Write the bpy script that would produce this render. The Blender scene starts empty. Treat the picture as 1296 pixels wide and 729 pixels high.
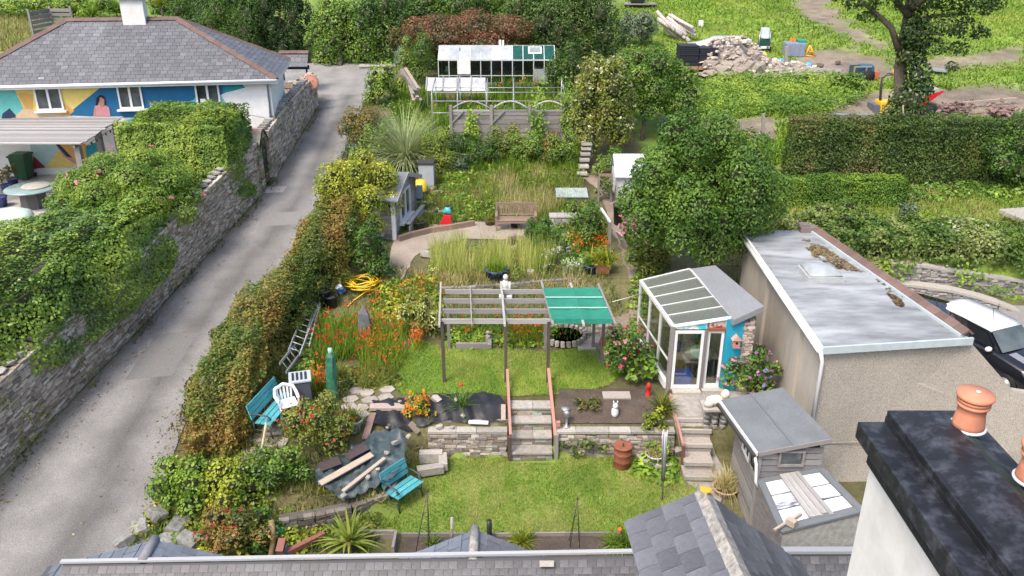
import bpy, bmesh, math, random
import numpy as np
from mathutils import Vector, Matrix, Euler
from mathutils.geometry import delaunay_2d_cdt
random.seed(7); RNG = np.random.default_rng(11)
S = bpy.context.scene; C = S.collection
R = math.radians
# ---------------------------------------------------------------- camera, world, sun, exposure
CAMZ, PITCH, FPX = 13.0, R(24), 1050.0
cd = bpy.data.cameras.new('camera'); cam = bpy.data.objects.new('camera', cd); C.objects.link(cam)
cam.location = (0, 0, CAMZ); cam.rotation_euler = (math.pi/2 - PITCH, 0, 0)
cd.sensor_width = 36; cd.lens = 36*FPX/1296; cd.clip_end = 2000; cd.clip_start = .1
S.camera = cam
SUN_EL, SUN_AZ = R(56), R(218)
w = bpy.data.worlds.new('World'); S.world = w; w.use_nodes = True
nt = w.node_tree; bg = nt.nodes['Background']; sk = nt.nodes.new('ShaderNodeTexSky')
sk.sky_type = 'NISHITA'; sk.sun_disc = False; sk.sun_elevation = SUN_EL; sk.sun_rotation = SUN_AZ
sk.dust_density = 4; sk.air_density = 1.0; sk.ozone_density = .4
nt.links.new(sk.outputs[0], bg.inputs[0]); bg.inputs[1].default_value = .15
sl = bpy.data.lights.new('sun', 'SUN'); sl.energy = 1.45; sl.angle = R(17); sl.color = (1, .93, .83)
so = bpy.data.objects.new('sun', sl); C.objects.link(so)
sd = Vector((math.sin(SUN_AZ)*math.cos(SUN_EL), math.cos(SUN_AZ)*math.cos(SUN_EL), math.sin(SUN_EL)))
so.rotation_euler = sd.to_track_quat('Z', 'Y').to_euler()
S.view_settings.view_transform = 'Standard'; S.view_settings.look = 'None'
S.view_settings.exposure = 1.12; S.view_settings.gamma = 1

# ---------------------------------------------------------------- geometry helpers
CAM = Vector((0, 0, CAMZ)); FW = Vector((0, math.cos(PITCH), -math.sin(PITCH))); UP = Vector((0, math.sin(PITCH), math.cos(PITCH)))
def ray(u, v): return FW + Vector((1, 0, 0))*((u-648)/FPX) + UP*((364.5-v)/FPX)
def atz(u, v, z): d = ray(u, v); return CAM + d*((z-CAMZ)/d.z)
def aty(u, v, y): d = ray(u, v); return CAM + d*(y/d.y)
def rplane(u, v, p0, n):
    d = ray(u, v); return CAM + d*((Vector(p0)-CAM).dot(n)/d.dot(n))
def mpp(p): return (Vector(p)-CAM).dot(FW)/FPX      # metres per photograph pixel at p

def sst(a, b, x): t = np.clip((x-a)/(b-a), 0, 1); return t*t*(3-2*t)
def hgt(x, y):
    x = np.asarray(x, float); y = np.asarray(y, float)
    base = np.where(y > 13, -2.26+.14*y, -.44)
    base = np.minimum(base, 6.5 + (y-62.6)*.12)
    # terraced garden profile
    prof = np.interp(y, [13, 18.3, 18.36, 19.0, 22.3, 23.2, 25.6, 28, 31.4, 34, 40], [0, 0, .74, 1.1, 1.1, 1.2, 1.95, 2.2, 2.25, 2.62, 3.4])
    prof = np.where(y < 40, prof, base)
    gl = sst(-8.2, -7.4, x)*(1-sst(6.8, 7.2, x))
    z = base*(1-gl)+prof*gl
    # left terrace (tarpaulins, blue bench)
    lt = np.interp(y, [15.9, 16.0, 17.5, 18.6, 40], [0, .45, .75, 1.08, 1.08])
    a = (1-sst(-3.5, -2.6, x))*sst(-8.2, -7.4, x)*(y > 15.9)*(y < 19.2)
    z = np.where(a > 0, z*(1-a)+lt*a, z)
    st_ = (x > -.10) & (x < 1.10) & (y > 17.9) & (y < 19.35)
    z = np.where(st_, np.interp(y, [17.9, 18.0, 19.1, 19.3], [0, -.1, .55, .75]), z)
    # bungalow yard behind the lane wall
    yl = lane_left(y)-.35
    z = np.where((x < yl) & (y < 37.5) & (y > 12), np.maximum(base, 2.75), z)
    # right: driveway pocket and raised ground
    z = np.where((x > 7.1) & (y < 25.05), np.where((x > 10.85) & (y > 17.6), 1.45, 0.0), z)
    rr = sst(7.2, 9.5, x)*(y >= 25.05)
    z = np.where(rr > 0, z*(1-rr)+np.maximum(base, np.interp(y, [25.05, 25.35, 25.45, 28.5], [1.42, 1.46, 2.6, 3.15]))*rr, z)
    return z
LY = [10, 17.5, 24.3, 34.3, 45.2, 60]; LX = [-13.9, -12.9, -11.8, -10.4, -10.3, -10.3]
def lane_left(y): return np.interp(y, LY, LX)
def hz(x, y): return float(hgt(x, y))
def G(u, v, dz=0.0):
    d = ray(u, v); t0 = 8.0; p = CAM
    t = 8.0
    while t < 160:
        p = CAM + d*t
        if p.z <= hz(p.x, p.y)+dz: break
        t0 = t; t += .25
    a, b = t0, t
    for _ in range(18):
        m = (a+b)/2; p = CAM+d*m
        if p.z <= hz(p.x, p.y)+dz: b = m
        else: a = m
    return CAM + d*b

_W = np.random.default_rng(3).normal(size=(10, 3)); _PH = np.random.default_rng(4).uniform(0, 6.28, 10)
def sn(P, sc=1.0, o=0.0):                                  # cheap smooth noise, about -1..1
    Q = np.asarray(P)*sc; r = 0
    for i in range(10): r = r + np.sin(Q @ _W[i] * (1+.25*i) + _PH[i]*(1+o))
    return r/4.5

# ---------------------------------------------------------------- materials
MATS = {}
def mat(name, c=(.5, .5, .5), c2=None, sc=5, rough=.8, bump=0., metal=0., rnd=0., attr=False, spec=.4, st=(1, 1, 1), lo=.35, hi=.65, big=0., bsc=None):
    if name in MATS: return MATS[name]
    m = bpy.data.materials.new(name); m.use_nodes = True; MATS[name] = m
    n = m.node_tree.nodes; L = m.node_tree.links; b = n['Principled BSDF']
    b.inputs['Roughness'].default_value = rough; b.inputs['Metallic'].default_value = metal
    b.inputs['Specular IOR Level'].default_value = spec
    tc = n.new('ShaderNodeTexCoord'); mp = n.new('ShaderNodeMapping'); mp.inputs['Scale'].default_value = st
    L.new(tc.outputs['Object'], mp.inputs[0])
    nz = n.new('ShaderNodeTexNoise'); nz.inputs['Scale'].default_value = sc; nz.inputs['Detail'].default_value = 8; nz.inputs['Roughness'].default_value = .65
    L.new(mp.outputs[0], nz.inputs['Vector'])
    rp = n.new('ShaderNodeMapRange'); rp.inputs[1].default_value = lo; rp.inputs[2].default_value = hi
    L.new(nz.outputs[0], rp.inputs[0])
    mx = n.new('ShaderNodeMix'); mx.data_type = 'RGBA'
    L.new(rp.outputs[0], mx.inputs[0])
    mx.inputs[6].default_value = (*c, 1); mx.inputs[7].default_value = (*(c2 or c), 1)
    out = mx.outputs[2]
    if attr:
        at = n.new('ShaderNodeAttribute'); at.attribute_name = 'Col'
        m2 = n.new('ShaderNodeMix'); m2.data_type = 'RGBA'; m2.blend_type = 'MULTIPLY'; m2.inputs[0].default_value = 1
        L.new(at.outputs[0], m2.inputs[6]); L.new(out, m2.inputs[7]); out = m2.outputs[2]
    if big:
        n2 = n.new('ShaderNodeTexNoise'); n2.inputs['Scale'].default_value = bsc or sc*.13; n2.inputs['Detail'].default_value = 4
        L.new(mp.outputs[0], n2.inputs['Vector'])
        r2 = n.new('ShaderNodeMapRange'); r2.inputs[1].default_value = .35; r2.inputs[2].default_value = .65; r2.inputs[3].default_value = 1-big; r2.inputs[4].default_value = 1+big
        L.new(n2.outputs[0], r2.inputs[0])
        vm = n.new('ShaderNodeVectorMath'); vm.operation = 'SCALE'; L.new(out, vm.inputs[0]); L.new(r2.outputs[0], vm.inputs['Scale']); out = vm.outputs[0]
    if rnd:
        oi = n.new('ShaderNodeObjectInfo'); r3 = n.new('ShaderNodeMapRange'); r3.inputs[3].default_value = 1-rnd; r3.inputs[4].default_value = 1+rnd
        L.new(oi.outputs['Random'], r3.inputs[0])
        vm = n.new('ShaderNodeVectorMath'); vm.operation = 'SCALE'; L.new(out, vm.inputs[0]); L.new(r3.outputs[0], vm.inputs['Scale']); out = vm.outputs[0]
    L.new(out, b.inputs['Base Color'])
    if bump:
        bp = n.new('ShaderNodeBump'); bp.inputs['Strength'].default_value = bump; bp.inputs['Distance'].default_value = .02
        L.new(nz.outputs[0], bp.inputs['Height']); L.new(bp.outputs[0], b.inputs['Normal'])
    return m
def leaf_mat(name, rough=.5, trans=.22, spec=.35):
    if name in MATS: return MATS[name]
    m = bpy.data.materials.new(name); m.use_nodes = True; MATS[name] = m
    n = m.node_tree.nodes; L = m.node_tree.links; b = n['Principled BSDF']
    b.inputs['Roughness'].default_value = rough; b.inputs['Specular IOR Level'].default_value = spec
    at = n.new('ShaderNodeAttribute'); at.attribute_name = 'Col'
    L.new(at.outputs[0], b.inputs['Base Color'])
    tr = n.new('ShaderNodeBsdfTranslucent'); ms = n.new('ShaderNodeMixShader'); ms.inputs[0].default_value = trans
    L.new(at.outputs[0], tr.inputs[0]); L.new(b.outputs[0], ms.inputs[1]); L.new(tr.outputs[0], ms.inputs[2])
    L.new(ms.outputs[0], n['Material Output'].inputs[0])
    return m
def glass_mat(name, tint=(.85, .9, .88), fac=.18, rough=.03, dust=0.):
    if name in MATS: return MATS[name]
    m = bpy.data.materials.new(name); m.use_nodes = True; MATS[name] = m
    n = m.node_tree.nodes; L = m.node_tree.links
    a = n.new('ShaderNodeBsdfTransparent'); a.inputs[0].default_value = (*tint, 1)
    g = n.new('ShaderNodeBsdfGlossy'); g.inputs['Roughness'].default_value = rough
    x = n.new('ShaderNodeMixShader'); x.inputs[0].default_value = fac
    L.new(a.outputs[0], x.inputs[1]); L.new(g.outputs[0], x.inputs[2]); d = n.new('ShaderNodeBsdfDiffuse'); d.inputs[0].default_value = (.55, .57, .55, 1); y = n.new('ShaderNodeMixShader'); y.inputs[0].default_value = dust
    L.new(x.outputs[0], y.inputs[1]); L.new(d.outputs[0], y.inputs[2]); L.new(y.outputs[0], n['Material Output'].inputs[0])
    return m
LEAF = leaf_mat('leaf'); GLOSSLEAF = leaf_mat('glossy_leaf', .35, .15, .5); BLADE = leaf_mat('grass_blade', .6, .4, .2)
WHITE = mat('white_paint', (.70, .71, .71), (.60, .61, .60), 3, .5)
UPVC = mat('white_plastic', (.74, .75, .76), (.70, .71, .72), 2, .35)
OLDWOOD = mat('weathered_wood', (.27, .25, .24), (.16, .145, .135), 6, .85, .3, rnd=.22, st=(1, 1, 4))
GREYW = mat('silver_grey_wood', (.37, .36, .35), (.20, .19, .185), 7, .85, .3, rnd=.28, st=(.6, 3, 3))
DARKW = mat('dark_stained_wood', (.10, .075, .06), (.055, .04, .035), 8, .8, .3, rnd=.15)
TWIG = mat('twig', (.05, .055, .024), (.028, .034, .014), 6, .95, .4)
BARK = mat('bark', (.16, .13, .10), (.08, .065, .05), 9, .95, .6)
PLANK = mat('pale_plank', (.42, .35, .28), (.27, .22, .175), 6, .8, .2, rnd=.18)
PINKW = mat('faded_red_paint', (.42, .21, .17), (.33, .17, .14), 10, .75, .1)
STONE = mat('stone_colour', (1, 1, 1), (.72, .70, .68), 14, .9, .5, attr=True)
STONEP = mat('grey_stone', (.36, .35, .33), (.22, .215, .20), 9, .9, .5, rnd=.25)
PALESTONE = mat('pale_stone', (.38, .355, .32), (.25, .235, .21), 9, .9, .45, rnd=.22)
MORTAR = mat('wall_core', (.12, .11, .10), (.07, .065, .06), 12, .95, .5)
SLATE = mat('slate_colour', (1, 1, 1), (.78, .78, .8), 10, .55, .25, attr=True)
SLATEP = mat('slate', (.17, .175, .195), (.115, .12, .135), 7, .55, .25, rnd=.22, big=.15, bsc=3)
TERRA = mat('terracotta', (.50, .20, .12), (.40, .15, .09), 5, .75, .1, rnd=.08)
BLACKP = mat('black_plastic', (.018, .019, .022), (.03, .031, .035), 6, .45)
BLUEPOT = mat('blue_glaze', (.015, .03, .16), (.02, .045, .2), 4, .2, spec=.6)
SOIL = mat('soil', (.10, .075, .06), (.055, .042, .035), 22, .95, .8, big=.2, bsc=2)
METAL = mat('dull_metal', (.42, .43, .44), (.33, .34, .35), 8, .45, metal=.6)
F_=0; STEELD = mat('dark_metal', (.05, .05, .055), (.08, .07, .065), 9, .5, metal=.4)
GLASS = glass_mat('glass'); GLASSD = glass_mat('dusty_glass', (.8, .84, .82), .36, .15, .13)
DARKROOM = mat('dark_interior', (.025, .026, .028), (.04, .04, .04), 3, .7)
TEALP = mat('teal_paint', (.035, .25, .29), (.11, .36, .39), 16, .7, .1, rnd=.18, lo=.42, hi=.62, big=.15, bsc=4)
FELT = mat('grey_roofing_felt', (.155, .168, .178), (.115, .128, .137), 30, .85, .15, big=.1, bsc=2)
RUST = mat('rust', (.30, .10, .05), (.16, .06, .035), 6, .85, .3)

# ---------------------------------------------------------------- object helpers
def thing(name, label, cat, loc=(0, 0, 0), group=None):
    o = bpy.data.objects.new(name, None); C.objects.link(o); o.location = loc; o.empty_display_size = .2
    o['label'] = label; o['category'] = cat
    if group: o['group'] = group
    return o
def tag(o, label, cat, group=None, kind=None):
    if kind == 'structure': o['kind'] = kind; return o
    o['label'] = label; o['category'] = cat
    if group: o['group'] = group
    if kind: o['kind'] = kind
    return o
def attach(o, parent):
    if parent is not None:
        o.parent = parent
        if parent.type == 'EMPTY': o.matrix_parent_inverse = Matrix.Translation(-Vector(parent.location))
def inst(name, me, M, parent):
    o = bpy.data.objects.new(name, me); C.objects.link(o); attach(o, parent); o.matrix_basis = M; return o
def copy_thing(root, delta, label=None, group=None, rz=0):
    r = root.copy(); C.objects.link(r); r.location = Vector(root.location)+Vector(delta)
    if rz: r.rotation_euler = (0, 0, rz)
    if label: r['label'] = label
    if group: r['group'] = group
    for ch in list(root.children):
        c = ch.copy(); C.objects.link(c); c.parent = r
        for g in list(ch.children):
            d = g.copy(); C.objects.link(d); d.parent = c
    return r
_ICO = {}
def ico(sub):
    if sub not in _ICO:
        bm = bmesh.new(); bmesh.ops.create_icosphere(bm, subdivisions=sub, radius=1)
        _ICO[sub] = (np.array([v.co[:] for v in bm.verts]), [[v.index for v in f.verts] for f in bm.faces]); bm.free()
    return _ICO[sub]
BOXF = [(0, 3, 2, 1), (4, 5, 6, 7), (0, 1, 5, 4), (1, 2, 6, 5), (2, 3, 7, 6), (3, 0, 4, 7)]
class MB:
    def __init__(s, T=None): s.v = []; s.f = []; s.c = []; s.T = T; s.col = None; s.sm = []; s.smooth = False
    def add(s, vs, fs):
        b = len(s.v)
        for p in vs:
            p = Vector(p); s.v.append(s.T @ p if s.T else p)
        for f in fs: s.f.append([i+b for i in f]); s.c.append(s.col); s.sm.append(s.smooth)
        return s
    def box(s, c, d, rot=None, taper=1):
        hx, hy, hz_ = d[0]/2, d[1]/2, d[2]/2
        P = [Vector((x*hx*(taper if z > 0 else 1), y*hy*(taper if z > 0 else 1), z*hz_)) for z in (-1, 1) for x, y in ((-1, -1), (1, -1), (1, 1), (-1, 1))]
        if rot is not None:
            m = rot if isinstance(rot, Matrix) else (Matrix.Rotation(rot, 3, 'Z') if isinstance(rot, (int, float)) else Euler(rot).to_matrix())
            P = [m @ p for p in P]
        c = Vector(c); return s.add([c+p for p in P], BOXF)
    def beam(s, a, b, w, h, up=(0, 0, 1)):
        a = Vector(a); b = Vector(b); d = b-a; l = d.length; d = d/l
        u = Vector(up); x = d.cross(u)
        if x.length < 1e-4: x = d.cross(Vector((0, 1, 0)))
        x.normalize(); z = x.cross(d)
        return s.add([p+x*(i*w/2)+z*(j*h/2) for p in (a, b) for i, j in ((-1, -1), (1, -1), (1, 1), (-1, 1))],
                     [(0, 1, 2, 3), (4, 7, 6, 5), (0, 4, 5, 1), (1, 5, 6, 2), (2, 6, 7, 3), (3, 7, 4, 0)])
    def tube(s, pts, r, n=8, r2=None):
        pts = [Vector(p) for p in pts]; k = len(pts); vs = []
        for i, p in enumerate(pts):
            d = (pts[min(i+1, k-1)]-pts[max(i-1, 0)]).normalized()
            x = d.cross(Vector((0, 0, 1)) if abs(d.z) < .9 else Vector((1, 0, 0))).normalized(); y = d.cross(x)
            rr = r if r2 is None else r+(r2-r)*i/(k-1)
            vs += [p+(x*math.cos(6.2832*j/n)+y*math.sin(6.2832*j/n))*rr for j in range(n)]
        fs = [(i*n+j, i*n+(j+1) % n, (i+1)*n+(j+1) % n, (i+1)*n+j) for i in range(k-1) for j in range(n)]
        fs += [tuple(range(n))[::-1], tuple(range((k-1)*n, k*n))]
        sm = s.smooth; s.smooth = True; s.add(vs, fs); s.smooth = sm; return s
    def lathe(s, c, prof, n=20, sx=1, sy=1, rot=None):
        c = Vector(c); vs = []
        for r, z in prof:
            for j in range(n):
                p = Vector((math.cos(6.2832*j/n)*r*sx, math.sin(6.2832*j/n)*r*sy, z))
                vs.append(c+(rot @ p if rot is not None else p))
        k = len(prof)
        fs = [(i*n+j, i*n+(j+1) % n, (i+1)*n+(j+1) % n, (i+1)*n+j) for i in range(k-1) for j in range(n)]
        if prof[0][0] > 0: fs.append(tuple(range(n))[::-1])
        if prof[-1][0] > 0: fs.append(tuple(range((k-1)*n, k*n)))
        sm = s.smooth; s.smooth = n > 10; s.add(vs, fs); s.smooth = sm; return s
    def blob(s, c, d, sub=1, amp=.2, seed=None, sharp=0):
        V, Fc = ico(sub); o = random.random()*50 if seed is None else seed*7.3
        V2 = V*(1+amp*sn(V+o, 1.6))[:, None]
        if sharp: V2 = np.clip(V2, -sharp, sharp)
        V2 = V2*np.array(d)/2
        c = Vector(c); sm = s.smooth
        s.add([c+Vector(v) for v in V2], Fc); return s
    def prism(s, pts, h, n=None):                          # polygon (world points) extruded by vector h
        pts = [Vector(p) for p in pts]; h = Vector(h); k = len(pts)
        return s.add(pts+[p+h for p in pts], [tuple(range(k))[::-1], tuple(range(k, 2*k))]+[(i, (i+1) % k, k+(i+1) % k, k+i) for i in range(k)])
    def mesh(s, name, m):
        me = bpy.data.meshes.new(name); me.from_pydata([tuple(v) for v in s.v], [], s.f)
        if any(c is not None for c in s.c):
            a = me.attributes.new('Col', 'FLOAT_COLOR', 'FACE')
            a.data.foreach_set('color', np.array([(*(c or (.5, .5, .5)), 1) for c in s.c], np.float32).ravel())
        if any(s.sm): me.polygons.foreach_set('use_smooth', s.sm)
        me.materials.append(m); me.validate(); return me
    def build(s, name, m, parent=None, bevel=0, fix=True):
        me = s.mesh(name, m)
        if fix or bevel:
            bm = bmesh.new(); bm.from_mesh(me); bmesh.ops.recalc_face_normals(bm, faces=bm.faces)
            if bevel: bmesh.ops.bevel(bm, geom=[e for e in bm.edges], offset=bevel, segments=2, affect='EDGES', profile=.6)
            bm.to_mesh(me); bm.free()
        o = bpy.data.objects.new(name, me); C.objects.link(o); attach(o, parent); return o
def beamM(a, b, w, h, up=(0, 0, 1)):                       # matrix that fits a unit cube to a beam
    a = Vector(a); b = Vector(b); d = (b-a); l = d.length; d = d/l; x = d.cross(Vector(up))
    if x.length < 1e-4: x = d.cross(Vector((0, 1, 0)))
    x.normalize(); z = x.cross(d); m = Matrix((d*l, x*w, z*h)).transposed().to_4x4(); m.translation = (a+b)/2; return m
_UC = {}
def unit(m, bev=.0):
    k = (m.name, bev)
    if k not in _UC:
        b = MB(); b.box((0, 0, 0), (1, 1, 1)); _UC[k] = b.mesh('board', m)
    return _UC[k]
def part_beam(name, a, b, w, h, m, parent, up=(0, 0, 1)): return inst(name, unit(m), beamM(a, b, w, h, up), parent)
def part_box(name, c, d, m, parent, rz=0):
    return inst(name, unit(m), Matrix.LocRotScale(Vector(c), Euler((0, 0, rz) if isinstance(rz, (int, float)) else rz), Vector(d)), parent)
def raw(name, V, k, m, parent=None, col=None):              # unshared k-gons straight from numpy
    me = bpy.data.meshes.new(name); nv = len(V); nf = nv//k
    me.vertices.add(nv); me.vertices.foreach_set('co', np.ascontiguousarray(V, np.float32).ravel())
    me.loops.add(nv); me.loops.foreach_set('vertex_index', np.arange(nv, dtype=np.int32))
    me.polygons.add(nf); me.polygons.foreach_set('loop_start', np.arange(0, nv, k, dtype=np.int32))
    if col is not None:
        a = me.attributes.new('Col', 'FLOAT_COLOR', 'FACE'); cc = np.ones((nf, 4), np.float32); cc[:, :3] = col
        a.data.foreach_set('color', cc.ravel())
    me.materials.append(m); me.update(calc_edges=True)
    o = bpy.data.objects.new(name, me); C.objects.link(o); attach(o, parent); return o
def nrm(A): return A/np.maximum(np.linalg.norm(A, axis=1, keepdims=True), 1e-9)
def pick(P, pal, nsc=.9, mixr=.55, var=.25):               # leaf hues: patches by noise plus random
    pal = np.array(pal, float); n = len(P); k = len(pal)
    t = np.clip(.5+.5*(sn(P, nsc)+.5*sn(P+5, nsc*3.1))*1.15, 0, .999)*(1-mixr)+RNG.random(n)*mixr
    f = t*k-.5; i = np.clip(np.floor(f).astype(int), 0, k-1); j = np.clip(i+1, 0, k-1); w_ = np.clip(f-i, 0, 1)[:, None]
    c = pal[i]*(1-w_)+pal[j]*w_
    return c*1.1*(1+var*(RNG.random((n, 1))*2-1))
def leaves(name, P, N, L, W, pal, parent=None, m=None, jit=.6, up=.25, col=None, nsc=.9, mixr=.4, var=.18):
    n = len(P); jit = jit*.8; N = nrm(N+RNG.normal(size=(n, 3))*jit+np.array([0, 0, up]))
    T = nrm(np.cross(N, RNG.normal(size=(n, 3)))); B = np.cross(N, T)
    s_ = (.65+.7*RNG.random((n, 1))); T = T*L/2*s_; B = B*W/2*s_
    V = np.stack([P-T, P-B*1.0+T*.15, P+T, P+B*1.0+T*.15], 1).reshape(-1, 3)
    return raw(name, V, 4, m or LEAF, parent, pick(P, pal, nsc, mixr, var) if col is None else col)
def blades(name, P, H, W, pal, parent=None, lean=.4, col=None, nsc=.7, mixr=.5, dirn=None, var=.25):
    n = len(P); a = RNG.random(n)*6.283; D = np.stack([np.cos(a), np.sin(a), np.zeros(n)], 1)
    h = H*(.55+.7*RNG.random((n, 1))); sdv = np.stack([-D[:, 1], D[:, 0], D[:, 2]], 1)
    le = lean*(.3+RNG.random((n, 1)))
    tip = P+D*h*le+np.array([0, 0, 1])*h*np.sqrt(np.maximum(1-le*le, .1))
    V = np.stack([P-sdv*W/2, P+sdv*W/2, tip], 1).reshape(-1, 3)
    return raw(name, V, 3, BLADE, parent, pick(P, pal, nsc, mixr, var) if col is None else col)
def arcs(name, c, n, L, W, pal, parent=None, el=(.5, 1.4), droop=1.0, m=None, spread=.1, segs=3):   # arching strap leaves from a crown
    c = np.array(c, float); a = RNG.random(n)*6.283; e = el[0]+(el[1]-el[0])*RNG.random(n); l = L*(.7+.5*RNG.random(n))
    D = np.stack([np.cos(a), np.sin(a), np.zeros(n)], 1); sdv = np.stack([-D[:, 1], D[:, 0], D[:, 2]], 1)
    base = c+np.stack([RNG.normal(size=n)*spread, RNG.normal(size=n)*spread, np.zeros(n)], 1)
    pts = []
    for t in np.linspace(0, 1, segs+1):
        hor = np.cos(e)*l*t+.25*droop*l*t*t; ver = np.sin(e)*l*t-.55*droop*l*t*t*np.cos(e)*1.3
        pts.append(base+D*hor[:, None]+np.array([0, 0, 1])*ver[:, None])
    Q = []
    for i in range(segs):
        w0 = W*(1-(i/segs)**2)*.5; w1 = W*(1-((i+1)/segs)**2)*.5+.0015
        Q.append(np.stack([pts[i]-sdv*w0, pts[i]+sdv*w0, pts[i+1]+sdv*w1, pts[i+1]-sdv*w1], 1))
    V = np.concatenate(Q, 0).reshape(-1, 3); cc = pick(base+D*.2, pal, 2, .8); cc = np.concatenate([cc]*segs, 0)
    return raw(name, V, 4, m or BLADE, parent, cc)

# crowns -----------------------------------------------------------------
def clumps(cs, n, thick=.2, low=-.75):
    cs = np.array(cs, float); Rr = cs[:, 3:6]; ar = (Rr[:, 0]*Rr[:, 1]+Rr[:, 0]*Rr[:, 2]+Rr[:, 1]*Rr[:, 2]); pr = ar/ar.sum()
    k = RNG.choice(len(cs), size=n, p=pr); D = nrm(RNG.normal(size=(n, 3)))
    fl = D[:, 2] < low; D[fl, 2] *= -1
    rad = 1+.13*sn(D*2.2+k[:, None]*3.1, 1.5)-np.abs(RNG.normal(size=n))*thick
    P = cs[k, :3]+D*Rr[k]*rad[:, None]; N = nrm(D/Rr[k])
    # drop leaves buried deep in another clump
    keep = np.ones(n, bool)
    for c in cs:
        q = ((P-c[:3])/c[3:6]); keep &= (q*q).sum(1) > .45
    return P[keep], N[keep]
def make_crown(c, rad, K, rc=.42, seed=0, flat=.0, inner=True):
    r = np.random.default_rng(seed+100); out = []
    for i in range(K):
        z = 1-2*(i+.5)/K*.86; a = i*2.39996+r.random()*.6; q = math.sqrt(max(0, 1-z*z))
        d = np.array([math.cos(a)*q, math.sin(a)*q, z])*(.56+.30*r.random()); s_ = rc*(.6+.6*r.random())
        out.append([c[0]+d[0]*rad[0], c[1]+d[1]*rad[1], c[2]+d[2]*rad[2], rad[0]*s_, rad[1]*s_, rad[2]*s_*(1-flat)])
    if inner: out.append([c[0], c[1], c[2], rad[0]*.6, rad[1]*.6, rad[2]*.6])
    return out
def core_of(cs, k=.5):
    b = MB()
    for c in cs: b.blob(c[:3], (c[3]*2*k, c[4]*2*k, c[5]*2*k), 1, .12)
    return b
DK = [(.030, .072, .012), (.048, .105, .015), (.072, .145, .020), (.11, .19, .028)]
MID = [(.050, .110, .016), (.082, .160, .022), (.125, .215, .028), (.18, .27, .038)]
BRT = [(.075, .155, .018), (.12, .215, .022), (.18, .28, .03), (.25, .34, .038)]
YEL = [(.09, .16, .016), (.18, .24, .022), (.28, .31, .03), (.37, .36, .04)]
OLV = [(.07, .115, .018), (.12, .16, .024), (.18, .205, .032), (.23, .23, .045)]
RST = [(.055, .085, .018), (.10, .115, .022), (.17, .135, .03), (.23, .15, .035), (.13, .14, .03)]
GRY = [(.06, .10, .05), (.10, .15, .085), (.15, .20, .12), (.20, .25, .16)]
STRAW = [(.22, .25, .07), (.38, .34, .14), (.52, .43, .21), (.60, .50, .27)]
def nleaf(cs, L, W, cov): return int(cov*sum(4*(c[3]*c[4]+c[3]*c[5]+c[4]*c[5])/3*3.14 for c in cs)/(L*W*.55))
LS = .78
def shrub(label, u, vb, wp, hp, pal=MID, K=9, L=.11, W=.06, cov=.55, dr=.8, name='shrub', cat='shrub', group=None, flowers=None, m=None, jit=.6, rc=.45, seed=None, base=None, up=.25, nsc=.9, lift=.0):
    L *= LS; W *= LS; b = Vector(base) if base is not None else G(u, vb); s_ = mpp(b); sd_ = seed if seed is not None else int(u*3+vb)
    rx = wp*s_/2; rz = hp*s_/2/.92; ry = rx*dr
    c = (b.x, b.y+ry*.35, b.z+rz*(.9+lift)); cs = make_crown(c, (rx, ry, rz), K, rc, sd_)
    t = thing(name, label, cat, b, group)
    P, N = clumps(cs, nleaf(cs, L, W, cov)); ok = P[:, 2] > hgt(P[:, 0], P[:, 1])-.05; P, N = P[ok], N[ok]
    leaves('foliage', P, N, L, W, pal, t, m, jit, up, nsc=nsc); core_of(cs).build('twigs', TWIG, t, fix=False)['kind'] = 'stuff'
    if flowers: flower_heads(P, N, t, *flowers)
    return t
def flower_heads(P, N, t, n, size, cols, patch=0):
    ok = np.where((N[:, 2] > -.1) & (N[:, 1] < .6))[0]
    if patch: ok = ok[sn(P[ok], patch) > .25]
    if len(ok) == 0: return
    k = RNG.choice(ok, size=min(n, len(ok)), replace=False); m = 4
    Pc = np.repeat(P[k]+N[k]*size*.6, m, 0)+RNG.normal(size=(len(k)*m, 3))*size*.3
    col = np.array(cols)[RNG.integers(0, len(cols), len(k))]; col = np.repeat(col, m, 0)*(1+.3*(RNG.random((len(k)*m, 1))-.5))
    o = leaves('flowers', Pc, np.repeat(N[k], m, 0)+np.array([0, -.3, .5]), size*.8, size*.7, [(0, 0, 0)], t, BLADE, .8, .3, col=col); o['kind'] = 'stuff'
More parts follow.
